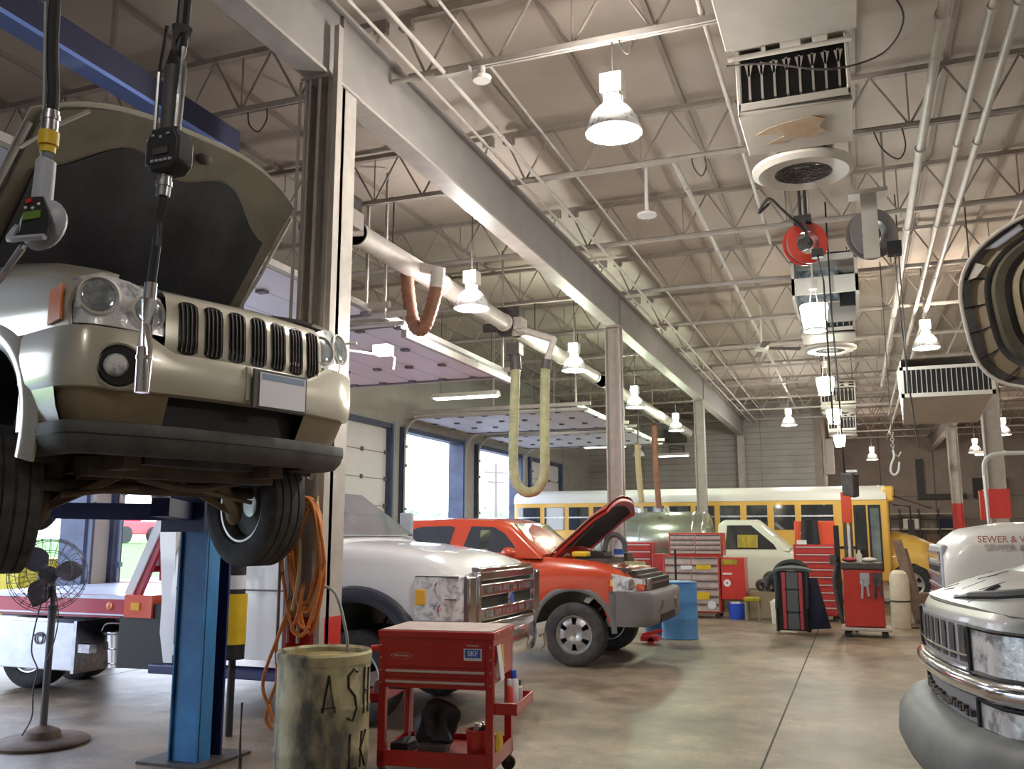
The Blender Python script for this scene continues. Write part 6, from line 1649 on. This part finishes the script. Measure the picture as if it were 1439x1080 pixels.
m=M(); m.slab([(-2.66,cy-.955,1.30),(-1.60,cy-.955,1.30),(-1.66,cy-.93,1.40),(-2.12,cy-.83,1.80),(-2.62,cy-.83,1.80)],-.012); w=m.build('side_window',['glass_dark'],T)
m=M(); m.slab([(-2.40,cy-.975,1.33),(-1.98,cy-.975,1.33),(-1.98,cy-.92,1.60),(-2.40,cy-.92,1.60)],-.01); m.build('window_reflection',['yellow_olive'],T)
m=M(); m.slab([(-1.42,cy-.8,1.30),(-1.42,cy+.8,1.30),(-2.02,cy+.75,1.84),(-2.02,cy-.75,1.84)],.02); m.build('windshield',['glass_grey'],T)
for sg in (-1,1):
    for x in (-1.0,-5.2): make_wheel('wheel',.42,.26,T,(x,(cy if x>-2 else 21.2)+sg*.85,.42),side=sg,style='steel')
# ================================================================ TOOL CHESTS
def chest(x0,x1,y0,y1,z0,z1,rows,label,mt='chest_red',cols=1,trim='silver_trim',wheels=True,dm=None):
    t=thing('tool_chest',label,'tool chest',((x0+x1)/2,(y0+y1)/2,z0-(.1 if wheels else 0)))
    m=M(); m.box(x0,x1,y0+.02,y1,z0,z1); m.build('cabinet',[mt],t,bevel=.01)
    w=(x1-x0-.06)/cols; h=(z1-z0-.06)/rows
    for c in range(cols):
        for r in range(rows):
            a=x0+.03+c*w+.008; z=z0+.03+r*h+.006
            m=M(); m.box(a,a+w-.016,y0,y0+.03,z,z+h-.012); d=m.build('drawer',[dm or mt],t)
            m=M(); m.box(a+.01,a+w-.026,y0-.018,y0,z+h-.04,z+h-.018); m.build('drawer_handle',[trim],d)
    if wheels:
        m=M()
        for x in (x0+.08,x1-.08):
            for y in (y0+.08,y1-.08): m.cyl((x,y-.02,z0-.05),(x,y+.02,z0-.05),.05,n=12)
        m.build('casters',['rubber'],t) if False else None
        for x in (x0+.08,x1-.08):
            for y in (y0+.08,y1-.08):
                m=M(); m.cyl((x,y-.02,z0-.05),(x,y+.02,z0-.05),.05,n=12); m.build('caster',['rubber'],t)
    return t
a=chest(-3.66,-2.55,18.2,18.75,.10,1.20,7,'wide red roller tool chest covered in pale drawer fronts, beside the blue drums',cols=2,dm='drawer_pale',trim='dark_metal')
m=M(); m.box(-3.0,-2.72,18.165,18.17,.93,1.02).box(-3.0,-2.76,18.165,18.17,.36,.5); m.build('yellow_sticker',['yellow'],a)
m=M(); m.lathe([(0,0),(.08,0),(.08,.006),(0,.006)],(-2.72,18.17,.26),(0,-1,0),18).box(-3.3,-3.08,18.165,18.17,.93,1.0).box(-3.5,-3.2,18.165,18.17,.6,.66); m.build('white_sticker',['sticker_white'],a)
a=chest(-3.55,-2.49,18.25,18.75,1.20,1.64,4,'red top chest with pale drawers standing on the wide roller chest',cols=2,wheels=False,dm='drawer_pale',trim='dark_metal')
a=thing('side_cabinet','plain red side cabinet with round white sticker, right of the wide tool chest','cabinet',(-2.3,18.4,.37))
m=M(); m.box(-2.53,-2.08,18.2,18.75,.37,1.16); m.build('cabinet',['cab_red'],a,bevel=.01)
m=M(); m.lathe([(.02,0),(.07,0),(.07,.006),(.02,.006)],(-2.42,18.2,.68),(0,-1,0),20,close=True).box(-2.50,-2.32,18.19,18.2,.84,.87); m.build('round_sticker',['sticker_white'],a)
m=M(); m.box(-2.50,-2.22,18.19,18.2,1.03,1.13); m.build('yellow_sticker',['yellow_olive'],a)
chest(-4.55,-3.95,18.6,19.0,.10,1.45,9,'tall narrow red tool chest behind the red pickup hood')
m=M(); m.box(-3.93,-3.68,18.45,18.8,.0,1.22); tag(m.build('parts_cabinet','chest_red',bevel=.01),'plain red cabinet between the narrow tall chest and the wide one','cabinet')
a=chest(-1.17,-.40,18.3,18.8,.10,1.42,9,'red roller tool chest with bright drawer edges behind the black roller bag')
b=thing('open_toolbox','salmon red open toolbox with a black jacket over it, on the right roller chest','toolbox',(-.78,18.5,1.42))
m=M(); m.add([(-1.14,18.42,1.42),(-.40,18.42,1.42),(-.40,18.42,1.86),(-1.14,18.42,1.86),(-1.14,18.8,1.42),(-.40,18.8,1.42),(-.40,18.55,1.86),(-1.14,18.55,1.86)],[(4,5,6,7),(0,4,7,3),(1,2,6,5),(3,7,6,2),(0,1,5,4),(0,3,2,1)]); m.build('lid',['red_orange'],b,bevel=.01)
m=M(); m.box(-1.1,-.92,18.3,18.42,1.42,1.50).lathe([(0,0),(.07,0),(.07,.01),(0,.01)],(-.96,18.41,1.62),(0,-1,0),16); m.build('label_plate',['sticker_white'],b)
m=M(); m.grid(lambda u,v:(-.85+.26*(u-.5)+.06*v*(u-.5),18.38-.03*math.sin(u*9)-.02,1.88-.46*v),10,8,thick=.03); tag(m.build('black_jacket','bag_black'),'black jacket draped over the salmon toolbox lid','jacket')
# drums
d=drum(-2.70,14.62,.285,.87,'plastic_drum','bright blue drum standing to the right of the red pickup nose',['blue_plastic']); 
m=M(); m.lathe([(0,0),(.25,0),(.25,.01),(0,.01)],(-2.70,14.62,.865),(0,0,1),28); m.build('drum_lid',['blue_plastic'],d)
d=drum(-3.10,15.15,.28,.80,'plastic_drum','dark blue drum in shadow half hidden behind the bright blue one',['blue_dark']); 
m=M(); m.lathe([(0,0),(.25,0),(.25,.01),(0,.01)],(-3.10,15.15,.795),(0,0,1),28); m.build('drum_lid',['blue_dark'],d)
m=M(); m.cyl((-3.0,16.0,.0),(-3.0,16.0,1.35),.02,n=8).lathe([(0,0),(.14,0),(.14,.02),(0,.02)],(-3.0,16.0,0),(0,0,1),16); tag(m.build('thin_stand','black'),'thin black stand pole in front of the wide tool chest','stand')
# bucket and clutter
def bucket(x,y,r,h,mt,label):
    t=thing('bucket',label,'bucket',(x,y,0))
    m=M(); m.lathe([(0,0),(r*.85,0),(r,h),(r*1.05,h),(r*1.05,h+.015),(r*.95,h+.015),(r*.82,.02),(0,.02)],(x,y,0),(0,0,1),24); m.build('bucket_body',[mt],t)
    m=M()
    for k in range(6):
        a=k*1.05; m.ell((x+r*.45*math.cos(a),y+r*.45*math.sin(a),h+.01),r*.4,r*.4,.05,8,6)
    m.build('contents',['white_paint'],t)
bucket(-2.27,18.35,.17,.28,'blue_bucket','royal blue bucket full of white rags under the red side cabinet')
bucket(-1.42,17.6,.16,.38,'cylinder_white','off-white bucket behind the black roller bag')
t=thing('shop_stool','low yellow-green stool beside the red side cabinet','stool',(-1.93,18.0,0))
m=M(); m.box(-2.08,-1.78,17.85,18.15,.36,.44); m.build('seat',['yellow_olive'],t,bevel=.02)
for x in (-2.05,-1.81):
    for y in (17.88,18.12):
        m=M(); m.cyl((x,y,0),(x,y,.36),.018,n=8); m.build('leg',['seat_tan'],t)
t=thing('parts_pile','heap of dark parts and hoses on a low bench behind the stool','parts',(-1.75,18.8,0),)
m=M(); m.box(-2.05,-1.3,18.5,19.1,0,.5); m.build('bench',['seat_tan'],t,bevel=.01)
m=M(); rnd=random.Random(4)
for k in range(9):
    x=-1.95+rnd.random()*.6; y=18.6+rnd.random()*.3; z=.5+rnd.random()*.35
    m.tube(spline([(x,y,.52),(x+rnd.uniform(-.1,.1),y,z),(x+rnd.uniform(.0,.25),y,z+.05),(x+rnd.uniform(.1,.3),y,.55)],5),.03+.03*rnd.random(),8)
m.build('tangled_parts',['dark_metal'],t)
m=M(); m.tube(spline([(-1.55,17.7,.72),(-1.4,17.7,1.02),(-1.15,17.72,1.10),(-.95,17.75,1.0),(-1.0,17.75,.8)],6),.06,10).tube(spline([(-1.65,17.7,.6),(-1.55,17.7,.85),(-1.3,17.7,.98)],6),.05,10); tag(m.build('hose_bundle','bag_black'),'bundle of black hose behind and left of the black roller bag','hose')
# creeper / roller bag
t=thing('mechanic_creeper','black and red striped padded creeper standing upright on the floor','creeper',(-1.08,16.15,0))
m=M(); m.box(-1.36,-.80,16.1,16.14,.03,1.0); m.build('frame',['bag_black'],t,bevel=.03)
m=M(); m.box(-1.17,-.98,16.06,16.10,.05,.98); m.build('centre_pad',['grey_pad'],t,bevel=.01)
for x in (-1.24,-.97):
    m=M(); m.box(x,x+.06,16.05,16.10,.05,.98); m.build('red_stripe',['pad_red'],t,bevel=.01)
for x in (-1.33,-.84):
    m=M(); m.tube([(x,16.08,.02),(x,16.06,.4),(x+.01,16.06,.75),(x,16.1,1.0)],.035,10); m.build('side_tube',['bag_black'],t)
m=M(); m.grid(lambda u,v:(-1.36+.60*u,16.04+.22*v,1.02+.07*math.sin(PI*u)**.5*math.sin(PI*(.15+.7*v))),14,6,thick=.05); m.build('head_pad',['grey_pad'],t)
m=M(); m.box(-1.20,-.94,16.045,16.06,.33,.345).box(-1.20,-.94,16.045,16.06,.70,.715); m.build('strap',['black'],t)
m=M()
def cloth(u,v): return (-.80+.30*v*(.6+.5*u)-.02,16.22+.06*math.sin(u*8),.92-.84*v+.02*math.sin(u*5))
m.grid(lambda u,v:(-.86+.14*u+.20*v*u,16.14+.22*u,.88-.82*v),8,8,thick=.04); tag(m.build('navy_coveralls','navy_cloth'),'dark navy coveralls draped on the right side of the creeper','clothing')
# red tool cabinet on dolly with goggles / gauges hung
t=thing('service_cart','tall red service cart on a wheeled base with pale gauges hung on its front','cart',(.05,16.0,0))
m=M(); m.box(-.27,.33,15.75,16.25,.16,1.05); m.build('cart_body',['cab_red'],t,bevel=.02)
m=M(); m.box(-.33,.42,15.70,16.3,.10,.15); m.build('base_tray',['silver_trim'],t,bevel=.01)
m=M(); m.box(-.29,.35,15.73,16.27,1.05,1.16); m.build('top_tray',['dark_metal'],t,bevel=.02)
for x in (-.24,.32):
    for y in (15.78,16.2):
        m=M(); m.cyl((x,y-.02,.05),(x,y+.02,.05),.05,n=14); m.build('caster',['rubber'],t)
m=M(); m.box(-.37,-.29,15.85,16.1,.25,1.75); m.build('side_post',['bag_black'],t)
m=M(); m.tube(spline([(-.33,15.8,1.2),(-.40,15.78,.9),(-.36,15.78,.5),(-.30,15.78,.2)],6),.03,8).box(-.45,-.35,15.75,15.85,1.12,1.28); m.build('hose',['dark_metal'],t)
for x,mt in ((.06,'meter_grey'),(.25,'dark_metal')):
    g=M(); g.lathe([(0,.0),(.07,.0),(.075,.02),(.06,.03),(0,.025)],(x,15.74,.86),(0,-1,0),20).box(x-.07,x+.07,15.70,15.74,.90,1.0).cyl((x-.05,15.72,.6),(x-.03,15.72,.88),.02,n=8).cyl((x+.05,15.72,.64),(x+.03,15.72,.88),.018,n=8); g.build('gauge_set',[mt],t)
m=M(); m.box(-.26,.34,15.6,15.7,.3,.3) if False else None
rnd=random.Random(6)
for i,(x,z,mt,l) in enumerate(((-.15,1.16,'pad_red','red rag pile on top of the service cart, left'),(-.0,1.16,'white_paint','white bottle standing on the service cart top'),(.15,1.16,'white_paint','crumpled pale rags on the right of the service cart top'))):
    m=M()
    if i==1: m.lathe([(0,0),(.045,0),(.045,.12),(.02,.16),(.02,.2),(0,.2)],(x,15.95,z),(0,0,1),16)
    else: m.grid(lambda u,v:(x+.11*(math.cos(2*PI*u)*math.sin(PI*v))*(1+.2*math.sin(6*u*PI)),15.95+.1*math.sin(2*PI*u)*math.sin(PI*v),z+.04*(1-math.cos(PI*v))),16,8)
    tag(m.build(('rag','bottle','rag')[i],mt),l,('rag','bottle','rag')[i])
# orange post
t=thing('post_jack','orange and dark upright jack post standing behind the red service cart','jack',(-.17,16.6,0))
m=M(); m.box(-.24,-.07,16.55,16.72,1.80,2.32); m.build('orange_head',['red_orange'],t,bevel=.01)
m=M(); m.box(-.23,-.17,16.55,16.7,.0,1.80).box(-.13,-.08,16.55,16.7,.0,1.80); m.build('twin_leg',['dark_metal'],t)
m=M(); m.cyl((-.14,16.5,1.1),(-.14,16.5,1.75),.02,n=8); m.build('rod',['sticker_white'],t)
# white gas cylinder + hand truck
t=thing('gas_cylinder','tall cream gas cylinder with rounded top standing right of the red service cart','cylinder',(.63,17.6,0))
m=M(); m.lathe([(0,0),(.16,0),(.165,.02),(.165,.82),(.14,.93),(.08,.98),(0,.99)],(.63,17.6,0),(0,0,1),28); m.build('tank_body',['cylinder_white'],t)
m=M(); m.lathe([(.166,.36),(.172,.37),(.172,.385),(.166,.39)],(.63,17.6,.08),(0,0,1),28,close=True); m.build('chain',['dark_metal'],t)
t=thing('hand_truck','rusty brown hand truck leaning behind the cream cylinder, with pale hub wheels','hand truck',(.88,17.9,0))
m=M(); m.beam((.93,17.8,.08),(.66,18.1,1.50),.05,.16).beam((1.03,17.9,.1),(.80,18.2,1.35),.04,.05).box(.78,1.0,17.5,17.9,.05,.07); m.build('frame',['rusty_brown'],t)
for y in (17.62,18.1):
    m=M(); m.cyl((1.0,y,.10),(1.0,y+.05,.10),.10,n=20); w=m.build('wheel',['rubber'],t)
    m=M(); m.cyl((1.0,y-.006,.10),(1.0,y+.0,.10),.055,n=16); m.build('hub',['cylinder_white'],w)
m=M(); m.box(1.02,1.3,18.4,18.8,.0,.55); tag(m.build('parts_crate','rusty_brown',bevel=.02),'dark brown crate behind the hand truck','crate')
# red parts tray on floor near blue barrel
m=M(); m.box(-3.1,-2.85,13.6,13.85,.05,.12).cyl((-2.95,13.6,.05),(-2.95,13.64,.05),.05,n=12).beam((-3.1,13.7,.12),(-2.8,13.75,.20),.05,.05); tag(m.build('floor_jack','red_plain'),'low red floor jack beside the dark blue drum','jack')
# small red drum tank under bumper
# ================================================================ OUTSIDE
m=M(); m.box(-80,-9.2,-40,90,-.25,-.15); fo=m.build('ground_outside','asphalt'); fo['kind']='structure'; fo.name='floor_outside'
m=M(); m.add([(-28,-10,-.14),(-28,70,-.14),(-44,70,1.0),(-44,-10,1.0)],[(0,1,2,3)]); m.add([(-44,-10,1.0),(-44,70,1.0),(-80,70,1.2),(-80,-10,1.2)],[(0,1,2,3)])
tag(m.build('grass_bank','grass'),'sloping green lawn outside beyond the open garage door','grass',kind='stuff')
m=M(); m.box(-40,-24,13.2,20,-.2,5.5) if False else m.box(-27,-18,5,13.9,-.2,3.2)
t=tag(m.build('pale_building','pale_building'),'pale blue building seen under the raised car at left','building')
m=M(); m.add([(-14.2,11.2,-.15),(-12.8,11.2,-.15),(-12.8,12.6,-.15),(-14.2,12.6,-.15),(-14.3,11.1,1.2),(-12.7,11.1,1.2),(-12.7,12.7,1.2),(-14.3,12.7,1.2)],[(0,3,2,1),(4,5,6,7),(0,1,5,4),(1,2,6,5),(2,3,7,6),(3,0,4,7)])
for k in range(5): m.box(-12.74,-12.68,11.25+k*.3,11.3+k*.3,-.1,1.15)
tag(m.build('yellow_dumpster','yellow_olive'),'yellow ribbed dumpster outside the near garage door','dumpster')
t=thing('red_trailer','red and white trailer parked outside beyond the lawn','trailer',(-46,62,1.2))
m=M(); m.box(-49,-42,56,66,1.9,5.0); m.build('box_body',['far_red'],t)
m=M(); m.box(-49,-41.9,56,66,1.3,1.9); m.build('lower_skirt',['white'],t)
t=thing('parked_tractor','small dark red vehicle parked on the far lawn beside the trailer','vehicle',(-46,49,1.2))
m=M(); m.box(-47,-45,46.5,50.5,1.6,2.5).box(-47,-45.2,47.2,49,2.5,3.6); m.build('vehicle_body',['far_red'],t,bevel=.1)
for y in (47.2,49.8):
    m=M(); m.cyl((-45.1,y,1.6),(-44.8,y,1.6),.55,n=18); m.build('wheel',['rubber'],t)
def pole(x,y,h,l):
    t=thing('utility_pole',l,'pole',(x,y,0)); m=M(); m.cyl((x,y,-.2),(x,y,h),.22,.14,n=8); m.build('pole_shaft',['wood_pole'],t)
    m=M(); m.beam((x-.8,y-1.1,h-1),(x+.8,y+1.1,h-1),.2,.2).beam((x-.6,y-.8,h-2),(x+.6,y+.8,h-2),.2,.2); m.build('cross_arm',['wood_pole'],t)
pole(-37,67,10,'utility pole seen in the left door opening above the red pickup')
pole(-35,88,9,'thin utility pole seen in the right door opening beside the bus')
pole(-44,42,8,'pale pole on the lawn beyond the near door')
def tree(x,y,r,h,l,n=260):
    t=thing('leafy_tree',l,'tree',(x,y,0),group='trees along the far road')
    m=M(); m.cyl((x,y,-.2),(x,y,h),.25,.15,n=8); m.build('trunk',['wood_pole'],t)
    rnd=random.Random(int(x*31+y)); m=M()
    for k in range(n):
        a=rnd.random()*6.28; b=rnd.uniform(-1,1); q=(rnd.random())**.4*r; s=math.sqrt(1-b*b)
        c=Vector((x+q*s*math.cos(a),y+q*s*math.sin(a),h+q*b*.75)); d=[Vector((rnd.uniform(-1,1),rnd.uniform(-1,1),rnd.uniform(-1,1)))*.75 for _ in range(3)]
        m.add([c+d[0],c+d[1],c+d[2]],[(0,1,2)])
    m.build('crown',['leaf'],t)
for i,(x,y,r,h) in enumerate([(-60,118,4.2,2.4),(-57,112,3.4,1.8),(-53,116,3.8,2.2),(-51,124,4,2.6),(-47,128,5,4.0),(-42,126,5.5,5.2),(-66,108,4,2.2),(-52,105,2.6,1.2)]):
    tree(x,y,r,h,'leafy green tree in the row along the road beyond the open doors')
tree(-46,37,2.4,4.4,'tree standing on the lawn left of the trailer')
# pieces of one part that stand apart become parts of their own
SKIP=('rivet','button','hinges','mesh_detail','bar_slot','web_rods','hardware','mounting_hole','trim','cover_slot','louver','grille','sticker','cross_rib','ceiling','wall','fan_guard','cage','lettering','contents','top_chord','bottom_chord','ground','floor','crown','door_strut','engine','slot','rail_edge','latch_plate','hoop_band','yellow_dumpster','grass','text','body','shaft','web','under','arm','hood_label','conduit','door_track')
def split_parts():
    for o in list(COL.objects):
        if o.type!='MESH' or not o.parent or o.data.users>1 or kids(o) or o.name.startswith(SKIP): continue
        if any(s_ in o.name for s_ in ('slot','bar','seam')): continue
        me=o.data; n=len(me.vertices)
        if n>6000: continue
        p=list(range(n))
        def fd(a):
            while p[a]!=a: p[a]=p[p[a]]; a=p[a]
            return a
        for e in me.edges:
            a,b=fd(e.vertices[0]),fd(e.vertices[1])
            if a!=b: p[a]=b
        g={}
        for i in range(n): g.setdefault(fd(i),[]).append(i)
        isl=[set(v) for v in g.values()]
        if not 2<=len(isl)<=60: continue
        bb=[]
        for q in isl:
            c=[me.vertices[i].co for i in q]; bb.append(([min(v[k] for v in c)-.006 for k in range(3)],[max(v[k] for v in c)+.006 for k in range(3)]))
        P=list(range(len(isl)))
        def f2(a):
            while P[a]!=a: a=P[a]
            return a
        for i in range(len(isl)):
            for j in range(i):
                if all(bb[i][0][k]<=bb[j][1][k] and bb[j][0][k]<=bb[i][1][k] for k in range(3)):
                    a,b=f2(i),f2(j)
                    if a!=b: P[a]=b
        cl={}
        for i in range(len(isl)): cl.setdefault(f2(i),set()).update(isl[i])
        if not 2<=len(cl)<=8: continue
        for vs in list(cl.values())[1:]:
            c=o.copy(); c.data=me.copy(); COL.objects.link(c)
            bm=bmesh.new(); bm.from_mesh(c.data); bm.verts.ensure_lookup_table()
            bmesh.ops.delete(bm,geom=[v for v in bm.verts if v.index not in vs],context='VERTS'); bm.to_mesh(c.data); bm.free()
        keep=list(cl.values())[0]
        bm=bmesh.new(); bm.from_mesh(me); bm.verts.ensure_lookup_table()
        bmesh.ops.delete(bm,geom=[v for v in bm.verts if v.index not in keep],context='VERTS'); bm.to_mesh(me); bm.free()
split_parts()
# ================================================================ WORLD, LIGHT, CAMERA
w=bpy.data.worlds.new('world'); SC.world=w; w.use_nodes=True
nt=w.node_tree; bg=nt.nodes['Background']
tc=nt.nodes.new('ShaderNodeTexCoord'); sp=nt.nodes.new('ShaderNodeSeparateXYZ'); rp_=nt.nodes.new('ShaderNodeValToRGB')
nt.links.new(tc.outputs['Generated'],sp.inputs[0]); nt.links.new(sp.outputs['Z'],rp_.inputs['Fac'])
rp_.color_ramp.elements[0].position=.0; rp_.color_ramp.elements[0].color=(.86,.92,1,1)
rp_.color_ramp.elements[1].position=.6; rp_.color_ramp.elements[1].color=(.62,.74,1,1)
nt.links.new(rp_.outputs['Color'],bg.inputs['Color']); bg.inputs['Strength'].default_value=5.5
f=1270.
cam=bpy.data.cameras.new('camera'); cam.sensor_fit='HORIZONTAL'; cam.sensor_width=36; cam.lens=f/1439*36; cam.clip_end=400; cam.clip_start=.05
co=bpy.data.objects.new('camera',cam); COL.objects.link(co)
co.location=(0,0,1.6); co.rotation_euler=(PI/2+math.atan(211/f),0,math.atan(486/math.hypot(211,f)))
SC.camera=co
vs=SC.view_settings; vs.view_transform='Standard'; vs.look='None'; vs.gamma=1; vs.exposure=0.15; vs.use_curve_mapping=False
